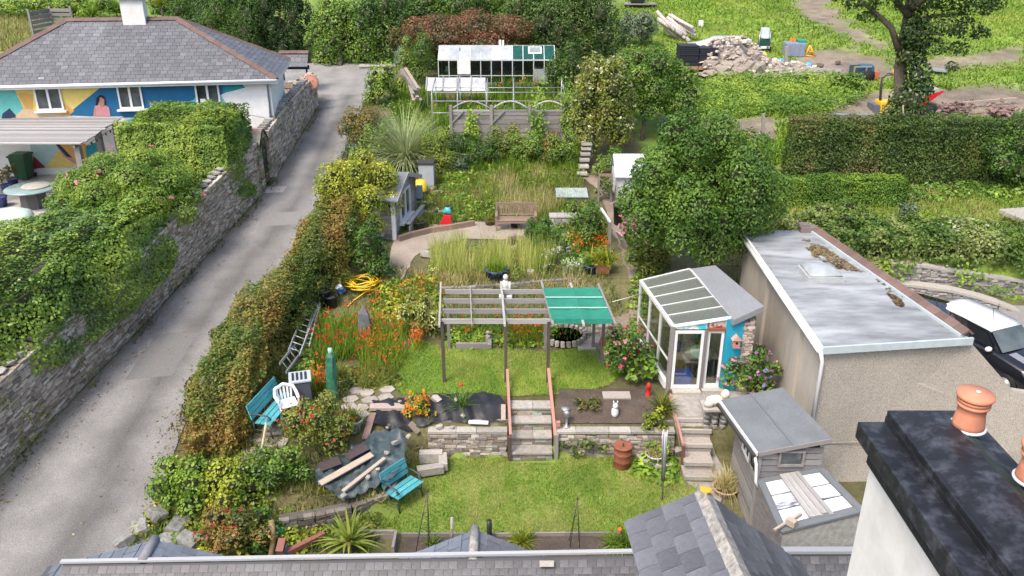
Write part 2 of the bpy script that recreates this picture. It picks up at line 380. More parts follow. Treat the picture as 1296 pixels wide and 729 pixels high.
def hedge_pts(path, n, amp=.18, rough=.10, nsc=1.2, ends=True, rnd_=9.):   # path rows: x, y, z base, width, height
    A = np.array(path, float); seg = np.linalg.norm(np.diff(A[:, :2], axis=0), axis=1); cl = np.concatenate([[0], np.cumsum(seg)]); Ltot = cl[-1]
    w_ = A[:, 3].mean(); h_ = A[:, 4].mean(); ne = int(n*(w_*h_*2)/(w_*h_*2+Ltot*(2*h_+w_))) if ends else 0
    t = RNG.random(n-ne)*Ltot
    f = lambda col, tt: np.interp(tt, cl, A[:, col])
    dx = np.gradient(A[:, 0], cl); dy = np.gradient(A[:, 1], cl)
    def frame(tt):
        ax = np.interp(tt, cl, dx); ay = np.interp(tt, cl, dy); q = np.hypot(ax, ay); return ax/q, ay/q
    ax, ay = frame(t); w1 = f(3, t); h1 = f(4, t); s_ = RNG.random(len(t))*(2*h1+w1)
    X = np.where(s_ < h1, -w1/2, np.where(s_ < h1+w1, -w1/2+(s_-h1), w1/2)); Z = np.where(s_ < h1, s_, np.where(s_ < h1+w1, h1, 2*h1+w1-s_))
    kk = np.maximum((np.abs(X/(w1/2))**rnd_+(Z/h1)**rnd_)**(1/rnd_), 1); X = X/kk; Z = Z/kk**.8
    nx = np.where(s_ < h1, -1., np.where(s_ < h1+w1, 0, 1.)); nz = np.where((s_ >= h1) & (s_ < h1+w1), 1., 0.)
    P = np.stack([f(0, t)-ay*X, f(1, t)+ax*X, f(2, t)+Z], 1); N = np.stack([-ay*nx, ax*nx, nz], 1)
    if ne:
        e = RNG.integers(0, 2, ne); tt = np.where(e == 0, 0, Ltot); ax2, ay2 = frame(tt); X2 = (RNG.random(ne)-.5)*f(3, tt); Z2 = RNG.random(ne)*f(4, tt); sg = np.where(e == 0, -1., 1.)
        P = np.concatenate([P, np.stack([f(0, tt)-ay2*X2, f(1, tt)+ax2*X2, f(2, tt)+Z2], 1)]); N = np.concatenate([N, np.stack([ax2*sg, ay2*sg, np.zeros(ne)], 1)])
    d = amp*sn(P, nsc)+amp*.5*sn(P+9, nsc*2.7)-np.abs(RNG.normal(size=len(P)))*rough
    # pull the top edges in so the section is rounded
    P = P+N*d[:, None]
    return P, N
def hedge(label, path, pal, L=.09, W=.055, cov=2.0, amp=.18, rough=.1, m=None, name='hedge', cat='hedge', group=None, jit=.6, nsc=1.2, flowers=None, core=.66, cnsc=.9, up=.25, rnd_=9.):
    A = np.array(path, float); seg = np.linalg.norm(np.diff(A[:, :2], axis=0), axis=1).sum(); area = seg*(2*A[:, 4].mean()+A[:, 3].mean())+2*A[:, 3].mean()*A[:, 4].mean()
    n = int(cov*area/(L*W*.55)); t = thing(name, label, cat, (A[0, 0], A[0, 1], A[0, 2]), group)
    P, N = hedge_pts(path, n, amp, rough, nsc, True, rnd_); leaves('foliage', P, N, L, W, pal, t, m, jit, up, nsc=cnsc)
    b = MB(); q = []
    for i in range(len(A)):
        d = A[min(i+1, len(A)-1), :2]-A[max(i-1, 0), :2]; d = d/np.linalg.norm(d); pr = Vector((-d[1], d[0], 0)); c = Vector(A[i, :3]); ins_ = amp*1.3+rough+.06; wv = max(A[i, 3]/2-ins_, .12); hv = max(A[i, 4]-ins_, .2)
        if i == 0: c += Vector((d[0], d[1], 0))*.25
        if i == len(A)-1: c -= Vector((d[0], d[1], 0))*.25
        q.append([c-pr*wv, c-pr*wv+Vector((0, 0, hv*.9)), c-pr*wv*.8+Vector((0, 0, hv)), c+pr*wv*.8+Vector((0, 0, hv)), c+pr*wv+Vector((0, 0, hv*.9)), c+pr*wv])
    for i in range(len(q)-1): b.add(q[i]+q[i+1], [(j, j+1, j+7, j+6) for j in range(5)]+([tuple(range(6))] if i == 0 else [])+([tuple(range(11, 5, -1))] if i == len(q)-2 else []))
    b.build('twigs', TWIG, t)
    if flowers: flower_heads(P, N, t, *flowers)
    return t
def inpoly(P, poly):
    x, y = P[:, 0], P[:, 1]; r = np.zeros(len(P), bool); k = len(poly)
    for i in range(k):
        x1, y1 = poly[i][:2]; x2, y2 = poly[(i+1) % k][:2]
        c = ((y1 > y) != (y2 > y)) & (x < (x2-x1)*(y-y1)/((y2-y1) or 1e-9)+x1); r ^= c
    return r
def gpoly(px): return [tuple(G(u, v)[:2]) for u, v in px]
def scatter(poly, dens, patch=None, pth=0.):
    a = np.array(poly)[:, :2]; lo = a.min(0); hi = a.max(0); n = int(dens*np.prod(hi-lo)); Q = lo+RNG.random((n, 2))*(hi-lo); Q = Q[inpoly(Q, poly)]
    P = np.concatenate([Q, hgt(Q[:, 0], Q[:, 1])[:, None]], 1)
    if patch: P = P[sn(P*np.array([1, 1, 0]), patch) > pth]
    return P
def sheet(name, poly, m, dz=.02, sp=.3, jag=.0, parent=None, zf=None):
    poly = [Vector(p[:2]) for p in poly]; B = []
    for i in range(len(poly)):
        a, b = poly[i], poly[(i+1) % len(poly)]; k = max(1, int((b-a).length/sp))
        for j in range(k):
            p = a.lerp(b, j/k); B.append(p+Vector((random.gauss(0, jag), random.gauss(0, jag))) if jag else p)
    nb = len(B); a = np.array([p[:] for p in B]); lo = a.min(0); hi = a.max(0)
    gx, gy = np.meshgrid(np.arange(lo[0], hi[0], sp), np.arange(lo[1], hi[1], sp)); Q = np.stack([gx.ravel(), gy.ravel()], 1)+RNG.normal(size=(gx.size, 2))*.01; Q = Q[inpoly(Q, B)]
    r = delaunay_2d_cdt(B+[Vector(q) for q in Q], [(i, (i+1) % nb) for i in range(nb)], [], 1, 1e-4)
    vs = r[0]; X = np.array([v[:] for v in vs]); Z = (hgt(X[:, 0], X[:, 1]) if zf is None else zf(X[:, 0], X[:, 1]))+dz
    b = MB(); b.smooth = True; b.add([(x[0], x[1], z) for x, z in zip(X, Z)], [f[::-1] if False else f for f in r[2]])
    o = b.build(name, m, parent, fix=False)
    return o
def struct(o): o['kind'] = 'structure'; return o
WALLC = [(.42, .36, .295), (.33, .28, .23), (.49, .43, .35), (.23, .20, .17), (.58, .52, .44), (.38, .30, .23), (.45, .40, .34)]
def stone_face(b, path, nrmside, thick, rh=.085, rl=(.16, .42), pal=WALLC, prot=.035, skip=None, dep=.14):
    # path: list of (x, y, zb, zt); stones laid in courses that follow the wall
    for i in range(len(path)-1):
        p0, p1 = path[i], path[i+1]; L_ = math.hypot(p1[0]-p0[0], p1[1]-p0[1]); d = Vector((p1[0]-p0[0], p1[1]-p0[1], 0))/L_; n = Vector((d.y, -d.x, 0))*nrmside
        sl0 = (p1[2]-p0[2])/L_; H0 = p0[3]-p0[2]; H1 = p1[3]-p1[2]; rows = max(1, int((H0+H1)/2/rh)); ang = math.atan2(d.y, d.x)
        for r_ in range(rows):
            s_ = -random.random()*.15
            while s_ < L_-.02:
                l = random.uniform(*rl); e = min(s_+l, L_); s0 = max(s_, 0); m_ = (s0+e)/2; t = m_/L_
                if e-s0 > .04:
                    H = H0+(H1-H0)*t; z = p0[2]+(p1[2]-p0[2])*t+(r_+.5)*H/rows+random.gauss(0, .008)
                    if not (skip and skip(i, m_, z)):
                        c = Vector((p0[0], p0[1], 0))+d*m_+n*(thick/2-dep/2+random.uniform(0, prot)); c.z = z
                        col = random.choice(pal); k = random.uniform(.75, 1.25); b.col = tuple(x*k for x in col)
                        b.box(c, ((e-s0)*.95, dep, H/rows*random.uniform(.74, .93)), (0, -math.atan(sl0)*1.0+random.gauss(0, .03), ang) if abs(sl0) < .02 else Matrix.Rotation(ang, 3, 'Z') @ Matrix.Rotation(-math.atan(sl0)+random.gauss(0, .03), 3, 'Y'))
                s_ += l
def wall_core(b, path, thick, inset=.05):
    for i in range(len(path)-1):
        p0, p1 = path[i], path[i+1]; L_ = math.hypot(p1[0]-p0[0], p1[1]-p0[1]); d = Vector((p1[0]-p0[0], p1[1]-p0[1], 0))/L_; n = Vector((d.y, -d.x, 0)); h = thick/2-inset
        b.add([Vector((p[0], p[1], z))+n*s_*h for p in (p0, p1) for s_ in (-1, 1) for z in (p[2]-.3, p[3]-.03)], [(0, 1, 3, 2), (4, 6, 7, 5), (0, 4, 5, 1), (2, 3, 7, 6), (1, 5, 7, 3), (0, 2, 6, 4)])
ROCKS = []
def rock_mesh(m, k=None):
    key = m.name
    l = [r for r in ROCKS if r[0] == key]
    if len(l) < 6:
        for i in range(6):
            b = MB(); b.blob((0, 0, 0), (1.1, 1.1, 1.1), 2 if m.name.startswith('boulder') else 1, .34, i+1, .56); ROCKS.append((key, b.mesh('stone', m)))
        l = [r for r in ROCKS if r[0] == key]
    return random.choice(l)[1] if k is None else l[k % 6][1]
def rock(name, c, d, m, parent, rot=None):
    e = Euler(rot if rot is not None else (random.uniform(-.3, .3), random.uniform(-.3, .3), random.random()*6))
    return inst(name, rock_mesh(m), Matrix.LocRotScale(Vector(c), e, Vector(d)), parent)
def stone_wall(label, path, side, thick=.5, coping=True, cop=.28, name='stone_wall', pal=WALLC, rh=.085, group=None, skip=None, both=False, copm=None, rl=(.16, .42)):
    t = thing(name, label, 'stone wall', (path[0][0], path[0][1], path[0][2]), group)
    b = MB(); wall_core(b, path, thick); b.build('wall_core', MORTAR, t)
    b = MB(); stone_face(b, path, side, thick, rh, pal=pal, skip=skip, rl=rl)
    if both: stone_face(b, path, -side, thick, rh*1.6, pal=pal, rl=(.3, .6))
    o = b.build('stones', STONE, t, fix=False); o['kind'] = 'stuff'
    if coping:
        for i in range(len(path)-1):
            p0, p1 = path[i], path[i+1]; L_ = math.hypot(p1[0]-p0[0], p1[1]-p0[1]); ang = math.atan2(p1[1]-p0[1], p1[0]-p0[0]); k = max(1, int(L_/cop))
            for j in range(k):
                f = (j+.5)/k; rock('coping_stone', (p0[0]+(p1[0]-p0[0])*f, p0[1]+(p1[1]-p0[1])*f, p0[3]+(p1[3]-p0[3])*f+.06), (L_/k*random.uniform(.95, 1.25), thick*random.uniform(.95, 1.2), random.uniform(.16, .28)), copm or STONEP, t, (random.gauss(0, .1), random.gauss(0, .15), ang+random.gauss(0, .12)))
    return t
# ================================================================ SETTING
def proj(P):
    D = P-np.array(CAM); f = D@np.array(FW); return 648+FPX*D[:, 0]/f, 364.5-FPX*(D@np.array(UP))/f
xs = np.concatenate([[-.11, -.09, 1.09, 1.11], np.arange(-90, -22, 2.5), np.arange(-22, 15, .3), np.arange(15, 40, .8), np.arange(40, 110, 3.)])
ys = np.concatenate([np.arange(2, 12, 1.5), np.arange(12, 46, .3), np.arange(46, 80, .6), np.arange(80, 170, 4.)])
xs = np.sort(xs); ys = np.sort(np.concatenate([ys, [17.58, 17.62, 17.89, 17.91, 19.34, 19.36, 18.31, 18.37, 15.91, 15.99, 25.03, 25.07]]))
X, Y = np.meshgrid(xs, ys); Xf, Yf = X.ravel(), Y.ravel(); Z = hgt(Xf, Yf)
far = (Yf > 40); Z = Z+far*.10*sn(np.stack([Xf, Yf, Yf*0], 1), .35)*(Xf > 5)
P = np.stack([Xf, Yf, Z], 1); nx, ny = len(xs), len(ys)
i = np.arange(ny-1)[:, None]*nx+np.arange(nx-1); F = np.stack([i, i+1, i+nx+1, i+nx], 2).reshape(-1, 4)
me = bpy.data.meshes.new('ground'); me.vertices.add(len(P)); me.vertices.foreach_set('co', P.astype(np.float32).ravel())
me.loops.add(F.size); me.loops.foreach_set('vertex_index', F.astype(np.int32).ravel()); me.polygons.add(len(F)); me.polygons.foreach_set('loop_start', np.arange(0, F.size, 4, dtype=np.int32))
me.polygons.foreach_set('use_smooth', np.ones(len(F), bool))
SOILPX = [[(995, -10), (1035, -10), (1075, 28), (1130, 62), (1110, 64), (1055, 40), (1010, 15)], [(1005, 65), (1060, 60), (1120, 75), (1140, 95), (1085, 108), (1000, 100)],
          [(1150, 112), (1296, 108), (1330, 150), (1180, 150)], [(1040, 118), (1140, 112), (1180, 150), (1050, 152)], [(838, 148), (985, 148), (985, 178), (850, 182)], [(900, 88), (1000, 84), (1010, 108), (890, 108)],
          [(1160, 78), (1296, 60), (1296, 75), (1170, 95)]]
def soilmask(P):
    m = np.zeros(len(P)); u0, v0 = proj(P)
    for k in range(6):
        du = 14*sn(P+k*3.1, .9)+9*sn(P+k, 3.); dv = 7*sn(P+20+k*2.3, .9)+4*sn(P-k, 3.)
        q = np.stack([u0+du, v0+dv], 1)
        for pl in SOILPX: m = np.maximum(m, (m*0+inpoly(q, pl))*(k >= 0)) if k == 0 else m+0
        if k: 
            z = np.zeros(len(P))
            for pl in SOILPX: z = np.maximum(z, inpoly(q, pl))
            m = m+z
    return m/6
sm_ = soilmask(P)*(Yf > 28); n1 = sn(P, .8)[:, None]; n2 = sn(P+7, 2.6)[:, None]
gar = np.array([.105, .10, .045])*(1+.35*n1); fld = np.array([.135, .215, .03])*(1+.25*n1+.15*n2)+np.array([.05, .02, .01])*np.clip(n2, 0, 1)
fm = ((Yf > 33) & (Xf > 6) | (Yf > 52)).astype(float)[:, None]; fm = np.where((Xf > 8.5) & (Yf > 25), 1, fm[:, 0])[:, None]
soilc = np.array([.19, .155, .12])*(1+.18*n1+.2*n2)
col = gar*(1-fm)+fld*fm; col = col*(1-sm_[:, None])+soilc*sm_[:, None]
a = me.attributes.new('Col', 'FLOAT_COLOR', 'POINT'); cc = np.ones((len(P), 4), np.float32); cc[:, :3] = np.clip(col, .01, 1); a.data.foreach_set('color', cc.ravel())
GROUND = mat('ground_cover', (1.15, 1.15, 1.15), (.72, .70, .66), 9, .95, .6, attr=True, big=.15, bsc=1.5)
me.materials.append(GROUND); me.update(calc_edges=True); me.validate()
ground = bpy.data.objects.new('ground', me); C.objects.link(ground); struct(ground)

# lane --------------------------------------------------------------
rp = [G(u, v) for u, v in [(213, 640), (222, 560), (262, 470), (312, 395), (385, 300), (424, 225), (447, 160), (470, 112), (488, 90)]]
RYs = [10]+[p.y for p in rp]; RXs = [rp[0].x+.25]+[p.x for p in rp]
left = [(lane_left(y)+.1, y) for y in np.arange(10, 44.1, 2)]
right = [(float(np.interp(y, RYs, RXs)), y) for y in np.arange(10, 49, 2)]
lane = left+[(-11.0, 45.2), (-14, 45.8), (-30, 47.5), (-60, 49.5), (-60, 53), (-30, 52.2), (-16, 51.6), (-9.5, 51.6), (-7.2, 51.2)]+right[::-1]
ASPH = mat('worn_asphalt', (1.12, 1.11, 1.1), (.70, .70, .70), 34, .9, .6, attr=True, big=.13, bsc=1.1, lo=.38, hi=.62)
road = sheet('road', lane, ASPH, .03, .35)
co = np.array([v.co[:] for v in road.data.vertices]); tt = (co[:, 0]-np.interp(co[:, 1], LY, LX))/(np.interp(co[:, 1], RYs, RXs)-np.interp(co[:, 1], LY, LX))
tw = tt+.05*sn(co*np.array([.4, .25, 1]), 1.2)
g = .22-.095*np.exp(-((tw-.62)/.12)**2)-.05*np.exp(-((tw-.10)/.07)**2)+.02*np.exp(-((tw-.36)/.1)**2); g = np.where(co[:, 1] > 46, .24, g)*(1+.05*sn(co, 2.))
edge = np.exp(-((tt-.03)/.05)**2)*(co[:, 1] < 46)
c3 = g[:, None]*np.array([1.01, .985, .955]); c3 = c3*(1-.6*edge[:, None])+np.array([.10, .10, .05])*.6*edge[:, None]
a = road.data.attributes.new('Col', 'FLOAT_COLOR', 'POINT'); cc = np.ones((len(co), 4), np.float32); cc[:, :3] = c3; a.data.foreach_set('color', cc.ravel()); struct(road)

struct(sheet('road_patch', [(-11.3, 21.0), (-10.0, 21.2), (-9.9, 23.4), (-11.2, 23.3)], mat('newer_asphalt', (.19, .186, .18), (.125, .122, .12), 36, .9, .5), .034, .3, .015))
struct(sheet('road_patch', [(-9.9, 30.5), (-8.3, 30.7), (-8.4, 31.8), (-9.9, 31.7)], mat('older_asphalt', (.24, .235, .23), (.15, .148, .145), 40, .9, .5), .034, .3, .015))
q_ = G(346, 241); struct(sheet('drain_cover', [(q_.x-.55, q_.y-.35), (q_.x+.45, q_.y-.25), (q_.x+.5, q_.y+.35), (q_.x-.5, q_.y+.3)], mat('pale_concrete', (.36, .35, .33), (.28, .27, .25), 12, .9), .036, .3))
# lawns -------------------------------------------------------------
LAWN = mat('lawn_ground', (.12, .20, .028), (.18, .22, .05), 4, .95, .3, big=.2, bsc=.8)
lawn1 = [(-3.35, 15.3), (-2.6, 15.18), (3.0, 15.22), (4.3, 15.9), (5.0, 16.6), (4.4, 17.3), (4.3, 18.28), (-3.0, 18.28), (-3.4, 17.2), (-3.9, 16.2)]
lawn2 = gpoly([(508, 500), (545, 498), (640, 502), (742, 498), (775, 486), (792, 470), (770, 444), (735, 440), (700, 447), (640, 442), (560, 440), (525, 430), (505, 455), (486, 478)])
struct(sheet('lawn', lawn1, LAWN, .02, .3, .04)); struct(sheet('lawn', lawn2, LAWN, .02, .3, .06))
LP1 = [(.085, .18, .016), (.14, .25, .024), (.22, .29, .04), (.32, .33, .09), (.40, .37, .16)]
LP2 = [(.085, .20, .014), (.14, .28, .018), (.21, .33, .03), (.30, .36, .055), (.38, .39, .11)]
for pl, pal, dn, nm in ((lawn1, LP1, 2600, 1.6), (lawn2, LP2, 2600, 1.1)):
    Pq = scatter(pl, dn); tag(blades('lawn_grass', Pq, .085, .02, pal, None, .75, nsc=nm, mixr=.45, var=.35), 'short mown grass of the '+('lower' if pl is lawn1 else 'upper')+' lawn', 'grass', kind='stuff')
# soil beds
struct(sheet('flower_bed', [(-2.5, 14.2), (4.6, 14.2), (4.9, 15.7), (4.5, 15.85), (3.05, 15.12), (-2.5, 15.08)], SOIL, .03, .3))
bedR = gpoly([(706, 512), (735, 505), (815, 505), (838, 530), (825, 545), (710, 548)])
struct(sheet('flower_bed', [(1.15, 18.5), (3.75, 18.5), (4.0, 19.2), (3.6, 19.75), (1.3, 19.8)], SOIL, .05, .25))
# bare earth path up the right of the garden, round gravel patio, side path
PATH = mat('trodden_earth', (.25, .20, .16), (.16, .13, .10), 12, .95, .6, big=.15, bsc=1.2)
pp = gpoly([(738, 440), (770, 405), (795, 395), (800, 365), (790, 335), (778, 300), (768, 268), (757, 240), (742, 228), (735, 225), (752, 222), (775, 235), (792, 262), (800, 300), (812, 340), (806, 370), (808, 400), (790, 445), (770, 462)])
struct(sheet('path', pp, PATH, .03, .3, .03))
pp = gpoly([(488, 350), (500, 300), (520, 290), (560, 283), (600, 281), (640, 284), (690, 285), (722, 292), (715, 315), (690, 310), (640, 304), (590, 303), (555, 310), (525, 325), (510, 352)])
GRAVEL = mat('pale_gravel', (.36, .305, .25), (.23, .19, .15), 26, .95, .5, big=.1, bsc=1.5)
struct(sheet('garden_patio', pp, GRAVEL, .03, .25, .02))
struct(sheet('path', gpoly([(845, 498), (850, 520), (856, 545), (862, 575), (866, 610), (910, 640), (925, 610), (905, 575), (900, 540), (905, 512), (950, 500), (950, 492), (900, 488)]), mat('concrete', (.34, .32, .29), (.22, .21, .19), 8, .9, .3, big=.15), .035, .25))
yard = [(-26, 29), (-26, 37.2), (-11.2, 37.2), (-11.0, 34.5), (-12.5, 26.5), (-20, 25)]
CHIP = mat('stone_chippings', (.50, .47, .44), (.30, .28, .26), 45, .95, .8)
struct(sheet('gravel_yard', yard, CHIP, .02, .6))
SLAB = mat('patio_concrete', (.38, .36, .34), (.26, .25, .24), 6, .9, .2, big=.15)
struct(sheet('patio', [(-26, 32.3), (-26, 37.0), (-12, 37.0), (-12, 33.0), (-17.5, 32.6)], SLAB, .04, .6))
struct(sheet('driveway', [(10.95, 17.9), (22, 17.9), (22, 24.5), (10.95, 24.5)], mat('drive_surface', (.26, .25, .24), (.18, .175, .17), 20, .9, .3), .02, .8))

# lane wall ---------------------------------------------------------
def wl(y, h=2.2, off=-.25): x = float(lane_left(y))+off; return (x, y, hz(x+.6, y)-.05, hz(x+.6, y)-.05+h)
pth = [wl(y) for y in (12, 14.5, 17.5, 21, 24.3, 28, 31, 33.7)]
lw = stone_wall('long grey stone wall climbing along the left of the lane to the arched gate', pth, 1, .5, True, .34, rh=.066, rl=(.1, .32))
pth2 = [wl(34.9), wl(37.5, 2.1), wl(40.5, 1.95), wl(42.5, 1.8), wl(44.3, 1.65)]
stone_wall('rough grey stone wall beyond the arched gate ending at the lane corner', pth2, 1, .55, True, .34, both=True, rh=.085)
e = pth2[-1]
stone_wall('low stone wall enclosing the narrow side yard behind the bungalow corner', [(e[0]-.1, e[1]+.1, e[2], e[3]), (-11.6, 44.8, hz(-11.4, 44.8), hz(-11.4, 44.8)+1.0), (-13.4, 44.9, hz(-13, 44.8), hz(-13, 44.8)+.8)], 1, .45, True, .34, both=True, rh=.12)
# arched gateway in the wall
a0, a1 = wl(33.7), wl(34.9); t = thing('stone_archway', 'rounded stone archway with dark wooden gate set in the lane wall', 'archway', (a0[0], 34.3, a0[2]))
y0, y1 = 33.72, 34.88; xc = a0[0]; zb = a0[2]; zs = zb+1.75; b = MB()
k = 17
for j in range(k):
    th = math.pi*(j+.5)/k; c = Vector((xc, 34.3-math.cos(th)*.62, zs+math.sin(th)*.66)); b.col = tuple(x*random.uniform(.6, 1) for x in random.choice(WALLC))
    b.box(c, (.66, .15, .36), Matrix.Rotation(math.pi/2-th if False else (th-math.pi/2), 3, 'X'))
for s_ in (-1, 1):
    for j in range(15):
        b.col = tuple(x*random.uniform(.6, 1) for x in random.choice(WALLC)); b.box((xc, 34.3+s_*.62, zb+.06+j*.118), (.66, random.uniform(.28, .38), .105))
o = b.build('arch_stones', STONE, t, fix=False); o['kind'] = 'stuff'
b = MB(); b.prism([(xc+.18, 34.3-.5, zb)]+[(xc+.18, 34.3-math.cos(math.pi*q/10)*.5, zs+math.sin(math.pi*q/10)*.5) for q in range(11)]+[(xc+.18, 34.8, zb)], (.06, 0, 0)); b.build('gate_leaf', mat('black_gate', (.012, .012, .013), (.02, .02, .02), 5, .6), t)

# ================================================================ BUNGALOW
TH = R(8); ex = Vector((math.cos(TH), math.sin(TH), 0)); ey = Vector((-math.sin(TH), math.cos(TH), 0)); corner = Vector((-10.5, 36.5, 0)); ZE = 6.72; Z0 = 2.8; BW, BD = 12.5, 4.7
def bl(x, y, z): return corner+ex*x+ey*y+Vector((0, 0, z))          # x runs negative to the left along the front
bung = thing('bungalow', 'white bungalow with slate hipped roof and bright geometric mural on its wall', 'bungalow', bl(-BW/2, BD/2, Z0))
b = MB(); b.prism([bl(0, 0, Z0-.4), bl(-BW, 0, Z0-.4), bl(-BW, BD, Z0-.4), bl(0, BD, Z0-.4)], (0, 0, ZE-Z0+.4)); b.build('wall', mat('white_render', (.76, .77, .77), (.66, .67, .67), 2.5, .8, .05), bung)
# roof
ov = .35; RZ = ZE+2.25; ra, rb = -4.0, -BW+3.9; ry_ = BD/2
E = [bl(ov, -ov, ZE), bl(-BW-ov, -ov, ZE), bl(-BW-ov, BD+ov, ZE), bl(ov, BD+ov, ZE)]; Rr_, Rl_ = bl(ra, ry_, RZ), bl(rb, ry_, RZ)
b = MB(); dn = Vector((0, 0, -.06)); b.add([p+dn for p in E]+[Rr_+dn, Rl_+dn], [(0, 4, 5, 1), (1, 5, 2), (2, 5, 4, 3), (3, 4, 0), (0, 1, 2, 3)]); rf = b.build('roof', mat('roof_underlay', (.07, .07, .08)), bung)
def slope_slates(b, A, B, Tp, Tq, tw, th, pal, thick=.026, stain=None):
    # plane A(left eave) B(right eave) Tq(right ridge) Tp(left ridge); slates clipped by rows
    A, B, Tp, Tq = map(Vector, (A, B, Tp, Tq)); u = (B-A).normalized(); mid = (Tp+Tq)/2; up = mid-A; up = up-u*up.dot(u); Hh = up.length; up.normalize(); n = u.cross(up)
    rows = max(1, int(round(Hh/th))); th = Hh/rows
    for r_ in range(rows):
        f = (r_+.5)/rows; l0 = (A.lerp(Tp, f)-A).dot(u); l1 = (B.lerp(Tq, f)-A).dot(u); x = l0-(tw*.5 if r_ % 2 else 0)-random.random()*.02
        while x < l1:
            xa, xb = max(x, l0), min(x+tw, l1)
            if xb-xa > .03:
                c = A+u*((xa+xb)/2)+up*((r_+.5)*th)+n*(.012+random.uniform(0, .006)); k = random.uniform(.88, 1.1); cc = random.choice(pal)
                if stain: k *= stain((xa+xb)/2, f)
                b.col = tuple(q*k for q in cc); m = Matrix((u, up, n)).transposed() @ Matrix.Rotation(-.045, 3, 'X')
                b.box(c, (xb-xa-.012, th*1.12, thick), m)
            x += tw
SP = [(.118, .123, .137), (.102, .107, .12), (.135, .14, .153), (.11, .113, .125)]
b = MB(); st_ = lambda x, f: 1.0+.28*math.exp(-((x-5.3)/.8)**2)*(.4+.6*f)+.06*math.sin(x*9)
slope_slates(b, E[1], E[0], Rl_, Rr_, .30, .2, SP, stain=st_); slope_slates(b, E[0], E[3], Rr_, Rr_, .30, .2, SP); slope_slates(b, E[2], E[1], Rl_, Rl_, .30, .2, SP)
o = b.build('slates', SLATE, rf, fix=False); o['kind'] = 'stuff'
RIDGE = mat('red_ridge_tile', (.165, .105, .09), (.115, .08, .07), 9, .85, .2, rnd=.15)
tb = MB(); tb.prism([(-.5, -.16, -.06), (-.5, 0, .07), (-.5, .16, -.06), (-.5, .10, -.08), (-.5, 0, .0), (-.5, -.10, -.08)], (1, 0, 0)); tile_me = tb.mesh('ridge_tile', RIDGE)
def tiles(a, b_, parent, pitch=.34, m=tile_me, lift=.03):
    a, b_ = Vector(a), Vector(b_); L_ = (b_-a).length; n = max(1, int(L_/pitch)); d = (b_-a)/L_; x = d; y = Vector((0, 0, 1)).cross(x).normalized(); z = x.cross(y)
    for j in range(n):
        mm = Matrix((x*(L_/n*1.04), y, z)).transposed().to_4x4(); mm.translation = a+d*((j+.5)*L_/n)+z*(lift+.008*(j % 2)); inst('ridge_tile', m, mm, parent)
tiles(Rl_, Rr_, rf); tiles(Rr_, E[0], rf, .4); tiles(Rr_, E[3], rf, .5); tiles(Rl_, E[1], rf, .4)
b = MB()
for p, q in ((E[1], E[0]), (E[0], E[3])): b.beam(p+Vector((0, 0, -.1)), q+Vector((0, 0, -.1)), .06, .2)
b.build('fascia', WHITE, bung)
b = MB(); b.tube([E[1]+Vector((0, -.08, -.06)), E[0]+Vector((0, -.08, -.06))], .065, 8); b.build('gutter', UPVC, bung)
b = MB(); p = bl(-.12, -.06, 0); b.tube([E[0]+Vector((-.35, -.05, -.12)), Vector((p.x-.0, p.y, ZE-.35)), Vector((p.x, p.y, Z0))], .04, 8); b.build('downpipe', mat('grey_pipe', (.30, .31, .33), rough=.5), bung)
cz = rplane(172, 26, bl(0, ry_, 0), ey); ch = MB(); ch.box(cz+Vector((0, 0, .15)), (.95, .6, 1.5), TH); co_ = ch.build('chimney', WHITE, rf, bevel=.015)
b = MB(); b.box(cz+Vector((0, 0, .93)), (1.15, .8, .09), TH); b.build('chimney_cap', mat('lead_grey', (.25, .26, .28)), rf)
b = MB(); b.lathe(cz+Vector((0, 0, .97)), [(.14, 0), (.12, .25), (.16, .3), (.16, .36), (.1, .36)], 14); b.build('chimney_pot', mat('grey_pot', (.3, .3, .31)), rf)
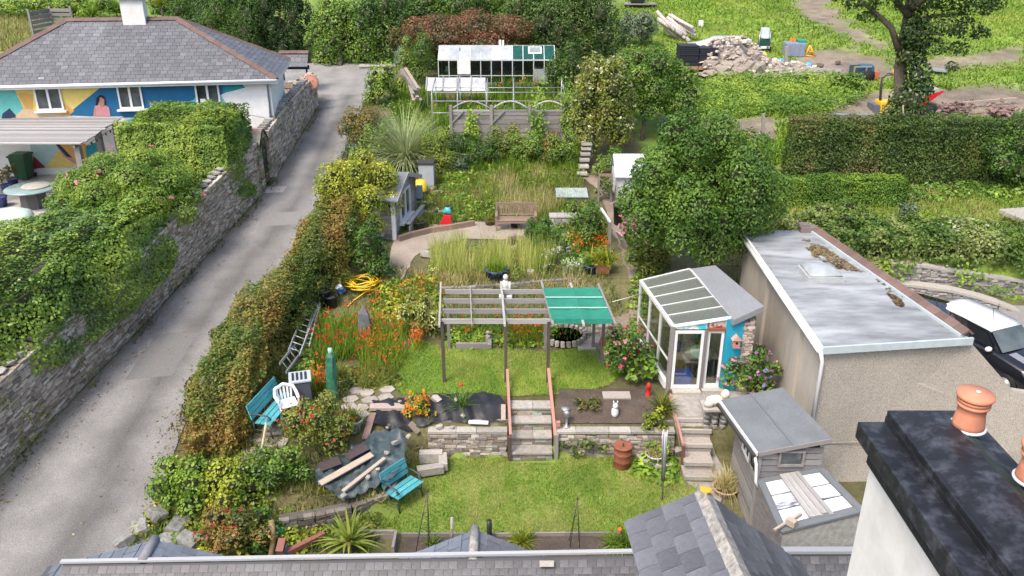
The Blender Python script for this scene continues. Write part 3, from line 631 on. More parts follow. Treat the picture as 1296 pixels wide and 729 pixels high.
# mural: flat painted shapes, thin skins on the front wall
def wallpx(pts, k): return [rplane(u, v, bl(0, -.004*k, 0), ey) for u, v in pts]
MURC = dict(yellow=(.72, .56, .16), orange=(.62, .36, .10), blue=(.012, .13, .29), teal=(.02, .28, .36), aqua=(.13, .48, .45), pale=(.40, .58, .60), white=(.76, .77, .77), navy=(.02, .04, .09), red=(.28, .03, .06), pink=(.55, .25, .28), tan=(.60, .44, .28), skin=(.42, .22, .16), hair=(.012, .012, .02))
MUR = [('yellow', [(12, 98), (150, 98), (83, 146), (0, 146), (0, 110)]), ('blue', [(143, 98), (308, 98), (300, 110), (280, 120), (200, 150), (83, 146)]), ('teal', [(283, 100), (296, 98), (311, 111), (282, 118)]),
       ('aqua', [(12, 100), (30, 138), (20, 146), (-6, 150), (-6, 120), (5, 103)]), ('orange', [(22, 119), (33, 117), (42, 120), (42, 140), (34, 140)]), ('orange', [(80, 130), (94, 140), (88, 146), (76, 146)]),
       ('white', [(-8, 98), (12, 98), (3, 110), (-8, 120)]), ('navy', [(3, 144), (12, 137), (20, 146), (20, 150), (2, 150)]), ('pale', [(190, 130), (246, 128), (246, 132), (205, 152), (190, 150)]),
       ('aqua', [(150, 170), (160, 152), (205, 140), (246, 126), (246, 136), (290, 136), (270, 170), (200, 205), (150, 205)]), ('aqua', [(246, 124), (276, 118), (290, 134), (246, 136)]), ('white', [(281, 119), (313, 110), (338, 98), (341, 150), (290, 140)]),
       ('yellow', [(58, 212), (73, 190), (98, 212)]), ('pale', [(38, 182), (70, 180), (75, 190), (57, 212), (40, 200)]), ('red', [(42, 197), (58, 212), (42, 214)]), ('pink', [(70, 182), (96, 200), (96, 208), (80, 198)]), ('orange', [(72, 180), (104, 180), (120, 190), (106, 212), (96, 206)]), ('navy', [(68, 180), (73, 180), (92, 200), (84, 198)]), ('teal', [(108, 186), (125, 178), (128, 188), (110, 200)]), ('tan', [(20, 146), (30, 137), (82, 146), (80, 150), (20, 150)])]
for k, (c, pts) in enumerate(MUR):
    b = MB(); b.prism(wallpx(pts, k*.35+1), -ey*.002); b.build('mural_patch', mat('mural_'+c, MURC[c], tuple(x*.86 for x in MURC[c]), 5, .75), bung)
for c, pts in (('hair', [(121, 135), (122, 124), (127, 120), (132, 122), (134, 129), (134, 136), (127, 138)]), ('skin', [(124, 133), (125, 124), (128, 123), (132, 126), (132, 133), (129, 138), (126, 138)]), ('pink', [(120, 134), (126, 133), (128, 138), (133, 133), (138, 136), (140, 147), (119, 147)]), ('skin', [(119, 137), (121, 136), (121, 147), (118, 147)]), ('hair', [(122, 126), (126, 121), (126, 127), (124, 132)])):
    k += 1; b = MB(); b.prism(wallpx(pts, k*.35+1), -ey*.002); b.build('mural_figure', mat('mural_'+c, MURC[c], tuple(x*.86 for x in MURC[c]), 5, .75), bung)
WG = glass_mat('window_glass', (.10, .12, .13), .14, .02)
def window(c, w_, h_, parent, ax, nrm_, panes=2, sill=True, fr=UPVC, fw=.07, dp=.10, glass=None, dark=True):
    c = Vector(c); ax = Vector(ax); nv = Vector(nrm_); zz = Vector((0, 0, 1)); b = MB()
    for s_ in (-1, 1): b.beam(c+ax*(s_*(w_/2-fw/2))-zz*h_/2, c+ax*(s_*(w_/2-fw/2))+zz*h_/2, dp, fw, up=ax)
    for s_ in (-1, 1): b.beam(c-ax*(w_/2-fw)+zz*(s_*(h_/2-fw/2)), c+ax*(w_/2-fw)+zz*(s_*(h_/2-fw/2)), dp, fw, up=zz)
    for j in range(1, panes): x = -w_/2+w_*j/panes; b.beam(c+ax*x-zz*(h_/2-fw), c+ax*x+zz*(h_/2-fw), dp, fw*1.3, up=ax)
    f = b.build('window', fr, parent); 
    for j in range(panes):
        x = -w_/2+w_*(j+.5)/panes; q = MB(); q.prism([c+ax*(x-w_/panes/2+fw*.6)-zz*(h_/2-fw*.8)-nv*.01, c+ax*(x+w_/panes/2-fw*.6)-zz*(h_/2-fw*.8)-nv*.01, c+ax*(x+w_/panes/2-fw*.6)+zz*(h_/2-fw*.8)-nv*.01, c+ax*(x-w_/panes/2+fw*.6)+zz*(h_/2-fw*.8)-nv*.01], nv*.012)
        q.build('pane', glass or DARKGLASS, f)
    if sill: q = MB(); q.box(c-zz*(h_/2+.05)+nv*.07, (w_+.22, .2, .07), Matrix((ax, -nv, zz)).transposed()); q.build('sill', fr, f)
    return f
DARKGLASS = mat('dark_window_glass', (.02, .025, .028), (.09, .11, .12), 1.6, .06, spec=.8)
for u0, u1, v0, v1 in ((40, 82, 104, 139), (146, 183, 103, 137), (245, 280, 102, 132)):
    p = rplane((u0+u1)/2, (v0+v1)/2, bl(0, -.03, 0), ey); q = rplane(u0, v0, bl(0, -.03, 0), ey); r_ = rplane(u1, v1, bl(0, -.03, 0), ey)
    window(p, (r_-q).dot(ex), abs(r_.z-q.z), bung, ex, -ey)
b = MB(); p = rplane(257, 128, bl(0, -.06, 0), ey); b.box(p, (.22, .02, .2), TH); b.build('window_notice', WHITE, bung)
for u in (53, 160, 260):
    p = rplane(u, 100, bl(0, -.07, 0), ey); b = MB(); b.box(p, (.22, .14, .12), TH); b.build('wall_light', WHITE, bung, bevel=.02)
# pergola with close slats in front of the bungalow
t = thing('slatted_pergola', 'weathered grey slatted pergola roof on posts beside the bungalow patio', 'pergola', (-16.3, 31, 2.75))
x0, x1 = -25, -16.15; zs = 5.28
for j in range(16):
    y = 30.75+j*.29; xx = x1-(y-30.75)*.09+random.uniform(-.05, .05); part_beam('slat', (x0, y, zs+random.gauss(0, .006)), (xx, y, zs+random.gauss(0, .01)), .23, .035, GREYW, t)
for x in (-16.5, -20.5, -24.5): part_beam('rafter', (x, 30.7, zs-.1), (x-.35, 35.3, zs-.1), .08, .15, OLDWOOD, t)
for x, y in ((-16.5, 30.95), (-16.65, 33), (-16.8, 34.9), (-20.6, 30.95)): part_box('post', (x, y, (2.75+zs-.15)/2), (.22, .22, zs-.15-2.75), OLDWOOD, t)
st = thing('string_lights', 'string of small dark bulbs hung along the pergola edge', 'string lights', (-16.2, 33, 5.1)); b = MB()
pts = [(-16.1-.09*(y-30.75)+.05, y, zs-.07-.06*abs(math.sin(y*2))) for y in np.arange(30.8, 35.2, .25)]; b.tube(pts, .012, 5); b.build('cable', BLACKP, st)
for p in pts[::2]: b = MB(); b.lathe((p[0], p[1], p[2]-.12), [(.0, 0), (.045, .04), (.03, .1), (.02, .12)], 8); b.build('bulb', BLACKP, st)
# wheelie bin, table, pots
p = aty(29, 213, 34.45); p.z = 2.8; t = thing('wheelie_bin', 'dark green wheelie bin against the mural wall under the pergola', 'wheelie bin', p); GB = mat('green_bin', (.015, .07, .035), (.02, .09, .045), 3, .45)
b = MB(); b.box(p+Vector((0, 0, .53)), (.66, .72, .95), None, 1); 
for v in b.v:
    if v.z < p.z+.5: v.x = p.x+(v.x-p.x)*.8; v.y = p.y+(v.y-p.y)*.8
b.build('body', GB, t, bevel=.02); b = MB(); b.box(p+Vector((0, 0, 1.04)), (.74, .8, .08)); b.box(p+Vector((0, 0, 1.1)), (.6, .62, .05)); b.build('lid', GB, t, bevel=.015)
for s_ in (-1, 1): b = MB(); b.tube([p+Vector((s_*.26-.03, .34, .1)), p+Vector((s_*.26+.03, .34, .1))], .1, 12); b.build('wheel', BLACKP, t)
p = G(45, 262); p.z = 2.77; t = thing('round_table', 'round grey patio table with pale blue-green top on gravel', 'table', p)
b = MB(); b.lathe(p+Vector((0, 0, .72)), [(.0, 0), (.92, 0), (.95, .03), (.92, .06), (0, .06)], 36); b.build('tabletop', mat('aqua_glass_top', (.20, .30, .30), (.28, .35, .35), 3, .15, spec=.6), t)
b = MB(); b.lathe(p, [(.5, 0), (.45, .7)], 8); b.build('base', mat('wicker_grey', (.13, .125, .12), (.08, .08, .08), 30, .8, .4), t); 
b = MB(); b.lathe(p+Vector((.15, .1, .79)), [(0, 0), (.5, 0), (.52, .02), (.5, .04), (0, .04)], 32); o = b.build('turntable', PALESTONE, None); tag(o, 'pale round turntable lying on the patio table', 'turntable')
for u, v, lab in ((10, 238, 'cobalt blue glazed pot with reddish plant by the pergola post'), (18, 230, 'second blue glazed pot behind the first by the pergola post')):
    p = G(u, v+6); t = thing('plant_pot', lab, 'plant pot', p, 'blue pots on the bungalow patio'); b = MB(); b.lathe(p, [(.15, 0), (.22, .32), (.25, .34), (.22, .36), (.16, .33), (0, .32)], 16); b.build('pot', BLUEPOT, t)
    cs = make_crown((p.x, p.y, p.z+.65), (.35, .35, .4), 5, seed=u); Pq, Nq = clumps(cs, 260); leaves('foliage', Pq, Nq, .12, .05, RST, t)
p = G(2, 262); b = MB(); b.lathe(p, [(.2, 0), (.28, .4), (.3, .42), (.2, .4), (0, .4)], 16); tag(b.build('plant_pot', BLUEPOT, None), 'blue pot cut by the left edge near the gravel', 'plant pot')
# pale covers bottom of yard
p = G(18, 286); b = MB(); b.smooth = True; b.blob(p+Vector((0, 0, .35)), (1.5, 1.2, .7), 3, .12, 3); tag(b.build('furniture_cover', mat('pale_green_cover', (.50, .60, .55), (.42, .52, .48), 3, .5), None), 'pale green cushion or cover behind the left hedge', 'cover')
# notice shelter, drum, sun plaque
p = aty(371, 108, 45.9); zb = hz(p.x, p.y); t = thing('notice_shelter', 'small slate roofed shelter on dark blue posts behind the side wall', 'notice board', (p.x, p.y, zb)); NB = mat('navy_paint', (.02, .035, .075), rough=.5)
s_ = mpp(p); ztop = aty(371, 68, 45.9).z; zev = aty(371, 84, 45.9).z; x0, x1 = aty(352, 80, 45.9).x, aty(389, 80, 45.9).x; xm = (x0+x1)/2
for x in (x0+.15, x1-.15): part_beam('post', (x, p.y+.3, zb), (x, p.y+.3, zev), .09, .09, NB, t)
b = MB(); b.box((xm, p.y+.35, zev-.1), (x1-x0, .08, .22)); b.box((xm, p.y, zev-.03), (x1-x0, .06, .12)); b.build('board', NB, t)
b = MB(); slope_slates(b, (x0, p.y-.1, zev), (x1, p.y-.1, zev), (x0, p.y+.5, ztop), (x1, p.y+.5, ztop), .36, .28, SP, .02); slope_slates(b, (x1, p.y+1.1, zev), (x0, p.y+1.1, zev), (x1, p.y+.5, ztop), (x0, p.y+.5, ztop), .36, .28, SP, .02); b.build('roof', SLATE, t, fix=False)
tiles((x0, p.y+.5, ztop), (x1, p.y+.5, ztop), t, .4)
p = aty(371, 124, 42.0); zb = hz(p.x, p.y); r_ = .62; t = thing('cable_drum', 'round weathered wooden drum end leaning inside the side wall', 'wooden drum', (p.x, p.y, zb)); rot = Euler((R(70), 0, R(25))).to_matrix()
for j in range(7):
    x = -r_+(j+.5)*2*r_/7; hh = math.sqrt(max(r_*r_-x*x, .02)); b = MB(); b.box(Vector((p.x, p.y, zb+.75))+rot @ Vector((x, 0, 0)), (2*r_/7*.95, 2*hh, .06), rot); b.build('board', OLDWOOD, t)
b = MB(); b.lathe(Vector((p.x, p.y, zb+.75))+rot @ Vector((0, 0, .0)), [(r_, -.04), (r_+.05, -.04), (r_+.05, .05), (r_, .05)], 28, rot=rot); b.build('rim', STONEP, t)
p = aty(393, 104, 43.0); t = thing('sun_plaque', 'round terracotta face plaque standing on the wall top', 'plaque', p); rot = Euler((R(82), 0, R(8))).to_matrix()
b = MB(); b.lathe(p, [(0, 0), (.40, 0), (.42, .03), (.40, .06), (.3, .07), (0, .09)], 28, rot=rot); b.build('disc', mat('plaque_clay', (.52, .27, .19), (.42, .22, .16), 6, .8), t)
b = MB()
for a_ in range(20): th = a_*6.283/20; b.box(p+rot @ Vector((math.cos(th)*.36, math.sin(th)*.36, .07)), (.05, .03, .04), rot)
for x, y in ((-.11, .08), (.11, .08), (0, -.02), (-.08, -.14), (0, -.16), (.08, -.14)): b.box(p+rot @ Vector((x, y, .09)), (.06, .04, .04), rot)
b.build('relief', mat('plaque_relief', (.36, .17, .12)), t)
# slatted screen far left
t = thing('slatted_screen', 'grey wooden slatted bin screen on the bank above the bungalow', 'screen', aty(66, 45, 47)); q = aty(66, 45, 47)
for j in range(7): z = q.z-.2+j*.24; part_beam('slat', (q.x-.5, q.y-.9, z), (q.x-.35, q.y+.9, z), .04, .17, OLDWOOD, t); part_beam('slat', (q.x-.3, q.y+.9, z), (q.x+.8, q.y+.9, z), .04, .17, OLDWOOD, t)
for dx, dy in ((-.5, -.92), (-.33, .95), (.8, .95)): part_beam('post', (q.x+dx, q.y+dy, q.z-.8), (q.x+dx, q.y+dy, q.z+1.45), .1, .1, OLDWOOD, t)
# ================================================================ GARDEN: WALLS, STEPS
PALW = [(.34, .30, .26), (.27, .24, .21), (.42, .38, .33), (.20, .185, .17), (.48, .44, .40), (.30, .25, .2)]
def twall(label, pts, side, h0=None, **k): return stone_wall(label, pts, side, k.pop('thick', .32), k.pop('coping', False), pal=k.pop('pal', PALW), group=None, **k)
w1 = twall('low stone retaining wall with pale capstones left of the garden steps', [(-2.2, 18.36, 0, .70), (-.12, 18.36, 0, .72)], 1, rh=.075, rl=(.12, .34))
w2 = twall('low stone retaining wall below the soil bed right of the garden steps', [(1.12, 18.36, 0, .70), (4.25, 18.36, 0, .66)], 1, rh=.075, rl=(.12, .34))
for w_, x0, x1 in ((w1, -2.2, -.12), (w2, 1.12, 4.25)):
    x = x0
    while x < x1-.1:
        l = min(random.uniform(.5, .95), x1-x); part_box('capstone', (x+l/2, 18.38, .76), (l*.985, .36, .07), PALESTONE, w_, random.gauss(0, .01)); x += l
    part_box('kerb_board', ((x0+x1)/2, 18.58, .86 if w_ is w1 else .83), (x1-x0, .05, .14), OLDWOOD, w_)
st = thing('garden_steps', 'four broad stone steps up the middle of the garden between faded red rails', 'steps', (.5, 18.2, 0))
sx0, sx1 = -.06, 1.06; ys_ = [18.02, 18.36, 18.68, 18.98, 19.45]
for k in range(4):
    z = .26*(k+1); x = sx0
    for l in (.62, .5) if k % 2 else (1.12,):
        rm = MB(); rm.box((x+l/2, (ys_[k]+ys_[k+1])/2+.03, z-.03), (l*.99, ys_[k+1]-ys_[k]+.06, .06)); o = rm.build('tread', PALESTONE, st, bevel=.012); x += l
    b = MB(); xx = sx0
    for c_ in range(3):
        xx = sx0
        while xx < sx1-.03:
            l = min(random.uniform(.15, .4), sx1-xx); b.col = tuple(q*random.uniform(.7, 1.1) for q in random.choice(PALW)); b.box((xx+l/2, ys_[k]+.1, z-.085-.066*c_), (l*.96, .12, .058)); xx += l
    b.build('riser', STONE, st, fix=False)
rl = thing('handrail', 'left faded red timber handrail of the middle garden steps', 'handrail', (-.12, 18.2, 0), 'rails of the middle steps')
pa, pb = aty(642, 468, 20.1), aty(646, 551, 18.1)
part_beam('rail', pa, pb, .07, .09, PINKW, rl); part_box('post', (-.06, 18.06, .35), (.1, .1, .8), DARKW, rl)
rl = thing('handrail', 'right faded red timber handrail of the middle garden steps', 'handrail', (1.1, 18.2, 0), 'rails of the middle steps')
pa2, pb2 = aty(694, 467, 20.1), aty(703, 553, 18.1); part_beam('rail', pa2, pb2, .08, .1, PINKW, rl); part_box('post', (pb2.x+.03, 18.12, .38), (.1, .1, .8), OLDWOOD, rl); part_box('block', (pb2.x+.08, 18.35, .95), (.1, .12, .12), PINKW, rl)
# side step and kerb left of the wall
t = thing('stone_kerb', 'pale bent stone kerb and slab step at the left corner of the lower lawn', 'kerb', (-2.6, 18, 0))
for (u, v), (u2, v2), h_ in (((531, 578), (560, 577), .28), ((560, 577), (561, 592), .22), ((561, 592), (528, 597), .2)): p, q = atz(u, v, .2), atz(u2, v2, .2); part_beam('kerb_stone', p, q, .22, h_, PALESTONE, t)
# lower-left retaining wall
pts = [G(355, 672), G(400, 665), G(445, 655), G(480, 645), G(495, 632)]
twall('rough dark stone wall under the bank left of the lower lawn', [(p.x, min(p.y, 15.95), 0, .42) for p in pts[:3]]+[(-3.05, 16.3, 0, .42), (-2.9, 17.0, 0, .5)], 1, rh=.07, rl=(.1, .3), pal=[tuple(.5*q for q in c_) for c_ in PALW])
# edging of lower bed
t = thing('bed_edging', 'thin timber edging between lower lawn and its soil bed', 'edging', (0, 15.1, 0))
ed = [(-2.55, 15.1), (-.5, 15.1), (1.2, 15.13), (3.05, 15.14), (3.5, 15.45), (4.0, 15.72), (4.9, 15.95)]
for a_, b_ in zip(ed[:-1], ed[1:]): part_beam('edging_board', (*a_, .05), (*b_, .05), .04, .14, OLDWOOD, t)
# planter at left end of that bed
t = thing('timber_planter', 'low weathered timber edge left of the lower bed', 'planter', (-3.2, 15, 0)); part_beam('board', (-3.6, 15.05, .12), (-2.65, 15.05, .12), .06, .25, OLDWOOD, t); part_beam('board', (-2.65, 15.05, .12), (-2.65, 14.5, .12), .06, .25, OLDWOOD, t)

# PERGOLA --------------------------------------------------------------
t = thing('timber_pergola', 'grey timber pergola on the upper lawn with slatted roof bars', 'pergola', (.4, 21, 1.1)); PGL = t
yF, yB, zT = 20.2, 22.2, 3.02; xs_ = [-1.9, -.17, 1.0, 2.66]; xl = atz(557, 405, zT).x; xr = atz(776, 405, zT).x
for x in xs_[:3]: part_box('post', (x, yF, (1.08+zT)/2), (.085, .085, zT-1.08), DARKW, t)
for x in (-1.9, -.2, 1.0, 2.45): part_box('post', (x, yB, (1.05+zT)/2), (.085, .085, zT-1.05), OLDWOOD, t)
part_box('post', (2.62, yF+1.0, (1.05+zT)/2), (.085, .085, zT-1.05), OLDWOOD, t)
for y in (20.2, 20.83, 21.5, 22.15):
    part_beam('cross_beam', (xl, y, zT), ((1.05 if y > 20.5 else xr-.05), y, zT), .05, .14, GREYW, t)
part_beam('cross_beam', (1.0, 22.15, zT), (xr-.1, 22.15, zT), .05, .12, GREYW, t)
for (u0, v0), (u1, v1), w_ in (((556, 413), (558, 358), .05), ((597, 411), (595, 363), .03), ((639, 412), (634, 357), .06), ((700, 411), (685, 356), .06), ((739, 412), (722, 359), .06), ((779, 411), (757, 360), .06)):
    part_beam('rafter', atz(u0, v0, zT+.1), atz(u1, v1, zT+.1), w_, .07, GREYW, t)
net = thing('shade_netting', 'green shade netting stretched over the right bays of the pergola', 'netting', (1.9, 21, zT+.15)); NETM = mat('green_netting', (.015, .165, .11), (.022, .21, .145), 60, .75, .1, big=.08, bsc=5)
def netq(c4, nm, m, par):
    A, B, Cc, D = [Vector(p) for p in c4]; b = MB(); b.smooth = True; k = 8; V = []
    for i in range(k+1):
        for j in range(k+1):
            p = A.lerp(B, i/k).lerp(D.lerp(Cc, i/k), j/k); p.z += -.05*math.sin(math.pi*i/k)*math.sin(math.pi*j/k)**.5+random.gauss(0, .004); V.append(p)
    b.add(V, [(i*(k+1)+j, (i+1)*(k+1)+j, (i+1)*(k+1)+j+1, i*(k+1)+j+1) for i in range(k) for j in range(k)]); return b.build(nm, m, par)
c = [atz(u, v, zT+.15) for u, v in ((698, 404), (775, 404), (757, 364), (687, 364))]; m0 = c[0].lerp(c[1], .53); m1 = c[3].lerp(c[2], .53)
netq((c[0], m0, m1, c[3]), 'net_panel', NETM, net); netq((m0, c[1], c[2], m1), 'net_panel', NETM, net)
for f in (.33, .66): part_beam('net_batten', c[0].lerp(c[3], f)+Vector((0, 0, .02)), c[1].lerp(c[2], f)+Vector((0, 0, .02)), .025, .02, mat('pale_batten', (.42, .60, .52)), net)
o = netq((c[0], c[1], c[1]+Vector((0, -.02, -.13)), c[0]+Vector((0, -.02, -.13))), 'net_hem', NETM, net)
# clothes line wire
b = MB(); b.tube([atz(775, 382, zT), aty(812, 372, 22.4)], .012, 5); tag(b.build('washing_line', mat('pale_rope', (.6, .58, .52)), None), 'thin pale line strung from the green netting to the glasshouse', 'line')

# behind the lawn: raised bed, stone ring, slabs ------------------------
t = thing('raised_bed', 'low grey timber raised bed edge behind the upper lawn', 'raised bed', G(600, 440))
part_beam('sleeper', G(577, 438, .1), G(622, 438, .1), .12, .2, OLDWOOD, t); part_beam('sleeper', G(620, 440, .1), G(620, 424, .1), .1, .2, OLDWOOD, t); b = MB(); b.lathe(G(618, 432, .1), [(.07, 0), (.08, .2), (.05, .24), (.08, .32), (0, .38)], 8); b.build('finial', PALESTONE, t)
p = G(715, 434); t = thing('stone_ring', 'round stone ring pond with dark water under the green netting', 'pond', p)
for k in range(22): a_ = k*6.283/22; rock('stone', (p.x+math.cos(a_)*.62, p.y+.25+math.sin(a_)*.62, p.z+.14), (.22, .17, .34), PALESTONE, t, (0, 0, a_+1.57))
b = MB(); b.lathe((p.x, p.y+.25, p.z+.12), [(0, 0), (.58, 0)], 20); b.build('water', mat('dark_water', (.01, .014, .01), rough=.1), t)
PAVE = mat('paving_slab', (.36, .32, .28), (.25, .22, .195), 8, .9, .3, rnd=.15)
for k, (u, v, w_, d_) in enumerate(((745, 420, .6, .4), (745, 432, .7, .45), (742, 441, .55, .35), (760, 413, .6, .4))):
    p = G(u, v); o = part_box('stepping_stone', p+Vector((0, 0, .03)), (w_, d_, .09), PAVE, None, random.uniform(-.2, .2)); tag(o, ['slab step beside the stone ring, second nearest the netting post', 'largest slab step beside the stone ring', 'slab step nearest the upper lawn beside the stone ring', 'slab step farthest up the path by the stone ring'][k], 'slab', 'slab steps by the stone ring')
# upper terrace little wall
pts = [G(u, v) for u, v in ((505, 362), (545, 362), (590, 360), (640, 357), (690, 352), (735, 350))]
twall('rough dry stone wall edging the grassy terrace behind the pergola', [(p.x, p.y-.12, p.z-.3, p.z+.04) for p in pts], 1, rh=.06)
# statue and bowls
p = G(640, 392)
p = aty(640, 362, 24.6); p.z = hz(p.x, p.y); t = thing('statue', 'pale stone seated figure statue on a plinth behind the pergola', 'statue', p)
SV = mat('statue_stone', (.62, .63, .61), (.46, .47, .45), 10, .85, .2); b = MB(); b.box(p+Vector((0, 0, .1)), (.42, .36, .2)); b.build('plinth', SV, t, bevel=.02)
b = MB(); b.smooth = True; b.blob(p+Vector((0, 0, .32)), (.42, .34, .26), 2, .08, 1); b.blob(p+Vector((0, 0, .52)), (.28, .22, .4), 2, .06, 2); b.blob(p+Vector((0, -.02, .80)), (.17, .18, .22), 2, .04, 3); b.blob(p+Vector((-.14, -.05, .5)), (.1, .12, .32), 2, .05, 4); b.blob(p+Vector((.14, -.05, .5)), (.1, .12, .32), 2, .05, 5); b.build('figure', SV, t)
def pot(label, p, r, h_, m, name='plant_pot', cat='plant pot', plant=None, group=None, n=20, tap=.72, leafk=(.5, 240, .14, .035)):
    p = Vector(p); t = thing(name, label, cat, p, group); b = MB(); b.lathe(p, [(r*tap, 0), (r, h_*.88), (r*1.08, h_*.9), (r*1.08, h_), (r*.94, h_), (r*.9, h_*.86), (0, h_*.86)], n); b.build('pot', m, t)
    b = MB(); b.lathe(p+Vector((0, 0, h_*.87)), [(0, .02), (r*.9, 0)], 12); b.build('compost', SOIL, t)
    if plant: arcs('plant', (p.x, p.y, p.z+h_*.85), leafk[1], leafk[0], leafk[3], plant, t, (.5, 1.5), .9, spread=r*.35)
    return t
pot('wide blue glazed bowl of fine green grass on the terrace edge', G(628, 352), .38, .36, BLUEPOT, plant=BRT, leafk=(.42, 500, 0, .012))
pot('small blue glazed pot beside the terracotta trough', G(748, 345), .26, .3, BLUEPOT, plant=MID, leafk=(.45, 150, 0, .03))
p = G(762, 345); t = thing('plant_trough', 'square terracotta trough with yellow-green plants by the path', 'plant pot', p); b = MB(); b.box(p+Vector((0, 0, .19)), (.42, .34, .38), None, 1.35); b.build('pot', TERRA, t, bevel=.02)
b = MB(); b.box(p+Vector((0, 0, .37)), (.6, .5, .06)); b.build('rim', TERRA, t, bevel=.015); arcs('plant', p+Vector((0, 0, .38)), 220, .55, .05, YEL, t, (.6, 1.5), .9, spread=.15)
pot('black plastic pot of low plants on the patio left of the wooden bench', G(652, 288), .2, .26, BLACKP, plant=YEL, leafk=(.35, 110, 0, .03))
pot('round brown pot on the patio edge', G(620, 285), .2, .22, mat('brown_pot', (.12, .08, .06)), plant=OLV, leafk=(.3, 110, 0, .02))
pot('dark round tub at the cabin corner', G(530, 290), .27, .34, mat('dark_tub', (.05, .05, .052)), plant=OLV, leafk=(.3, 90, 0, .02))
pot('white pot with a small shrub beside the green wrapped post', G(430, 488), .22, .26, PALESTONE, plant=OLV, leafk=(.5, 150, 0, .03))
pot('pale blue glazed pot half hidden by the big red-flowered shrub', G(448, 545), .26, .38, mat('pale_blue_glaze', (.32, .42, .46), rough=.3), plant=OLV, leafk=(.5, 120, 0, .02))
pot('pale blue rimmed pot with dry grass behind the clothes dryer', G(829, 583), .26, .25, mat('pale_green_glaze', (.42, .50, .48), rough=.4), plant=STRAW, leafk=(.35, 160, 0, .02))
pot('terracotta bowl of dry grass beside the grey shed', G(917, 625), .3, .22, mat('pink_clay', (.46, .30, .24)), plant=STRAW, leafk=(.6, 220, 0, .015))

# BENCHES -----------------------------------------------------------------
BW_ = mat('brown_bench_wood', (.27, .19, .15), (.17, .12, .095), 7, .8, .25, rnd=.15, st=(.6, 3, 3))
p = G(653, 290); L_ = 1.55; t = thing('wooden_bench', 'brown slatted wooden garden bench on the round patio', 'bench', p)
def bx_(nm, c, d, m=BW_, par=None, rot=0): return part_box(nm, Vector(p)+Vector(c), d, m, par or t, rot)
for x in (-L_/2+.04, L_/2-.04):
    bx_('leg', (x, -.25, .30), (.07, .07, .6)); bx_('leg', (x, .25, .45), (.07, .07, .9)); bx_('armrest', (x, -.02, .62), (.09, .62, .04))
for k in range(4): bx_('seat_slat', (0, -.24+.135*k, .43), (L_, .115, .025))
bx_('apron', (0, -.27, .37), (L_-.1, .03, .09)); bx_('top_rail', (0, .29, .92), (L_, .05, .1)); bx_('lower_rail', (0, .27, .5), (L_-.1, .04, .05))
for k in range(15): x = -L_/2+.12+k*(L_-.24)/14; bx_('back_slat', (x, .28, .69), (.055, .02, .36))
CAST = mat('cast_iron', (.05, .06, .065), (.09, .09, .09), 8, .5, metal=.3)
def teal_bench(label, c, yaw, L_=1.2, rustk=CAST):
    c = Vector(c); Rm = Matrix.Rotation(yaw, 4, 'Z'); t = thing('slatted_bench', label, 'bench', c)
    def pb_(nm, q, d, m, rx=0): return inst(nm, unit(m), Matrix.Translation(c) @ Rm @ Matrix.LocRotScale(Vector(q), Euler((rx, 0, 0)), Vector(d)), t)
    for k in range(3): pb_('seat_slat', (0, -.21+.15*k, .42), (L_, .13, .03), TEALP)
    for k in range(3): pb_('back_slat', (0, .25+.035*k, .55+.14*k), (L_, .03, .12), TEALP, -.25)
    for s_ in (-1, 1):
        b = MB(Matrix.Translation(c) @ Rm); x = s_*(L_/2-.03)
        b.tube([(x, -.27, 0), (x, -.22, .2), (x, -.26, .41), (x, .22, .41), (x, .34, .92)], .02, 6); b.tube([(x, .3, 0), (x, .2, .2), (x, .22, .41)], .02, 6); b.tube([(x, .28, .62), (x, .05, .66), (x, -.2, .64), (x, -.28, .56), (x, -.22, .5), (x, -.2, .58)], .02, 6); b.tube([(x, -.22, .2), (x, .2, .2)], .014, 6)
        b.build('bench_end', rustk, t)
    return t
p = atz(511, 634, .02); teal_bench('small turquoise slatted bench with iron ends on the lower lawn', (p.x, p.y, .03), R(-122) if False else R(52), .85)
# left blue bench: seen end-on
p = G(342, 562); c0 = Vector((p.x, p.y+.7, hz(p.x, p.y+.7))); t = teal_bench('turquoise slatted bench on the left terrace beside the orange hedge', c0, R(78), 1.5)
# white plastic chair
p = G(366, 527); c = Vector(p); t = thing('plastic_chair', 'white moulded plastic garden chair behind the blue bench', 'chair', c); Tm = Matrix.Translation(c) @ Matrix.Rotation(R(28), 4, 'Z')
b = MB(Tm); b.box((0, -.02, .42), (.48, .46, .04)); b.build('seat', UPVC, t, bevel=.015)
for x, y in ((-.22, -.22), (.22, -.22), (-.2, .22), (.2, .22)): b = MB(Tm); b.tube([(x*1.15, y*1.15, 0), (x, y, .42)], .035, 6, .03); b.build('leg', UPVC, t)
b = MB(Tm); b.tube([(-.26, -.2, .62), (-.28, .1, .64), (-.24, .26, .74), (0, .32, .82), (.24, .26, .74), (.28, .1, .64), (.26, -.2, .62)], .045, 8); b.build('back_rail', UPVC, t)
for k in range(5): x = -.16+.08*k; b = MB(Tm); b.beam((x, .23, .43), (x*1.2, .3, .8), .05, .015, (0, 1, 0)); b.build('back_slat', UPVC, t)
for s_ in (-1, 1): b = MB(Tm); b.beam((s_*.24, -.2, .42), (s_*.26, -.2, .63), .05, .03); b.build('arm_support', UPVC, t)
p = G(381, 514); t = thing('compost_box', 'dark grey plastic box with a slatted pale lid behind the white chair', 'box', p); b = MB(); b.box(p+Vector((0, .2, .38)), (.55, .55, .76), R(15), .92); b.build('body', mat('slate_plastic', (.06, .07, .085), (.08, .09, .10), 5, .5), t, bevel=.02)
b = MB(); b.box(p+Vector((0, .2, .78)), (.58, .58, .05), R(15)); b.build('lid', mat('pale_lid', (.36, .40, .43)), t, bevel=.01)
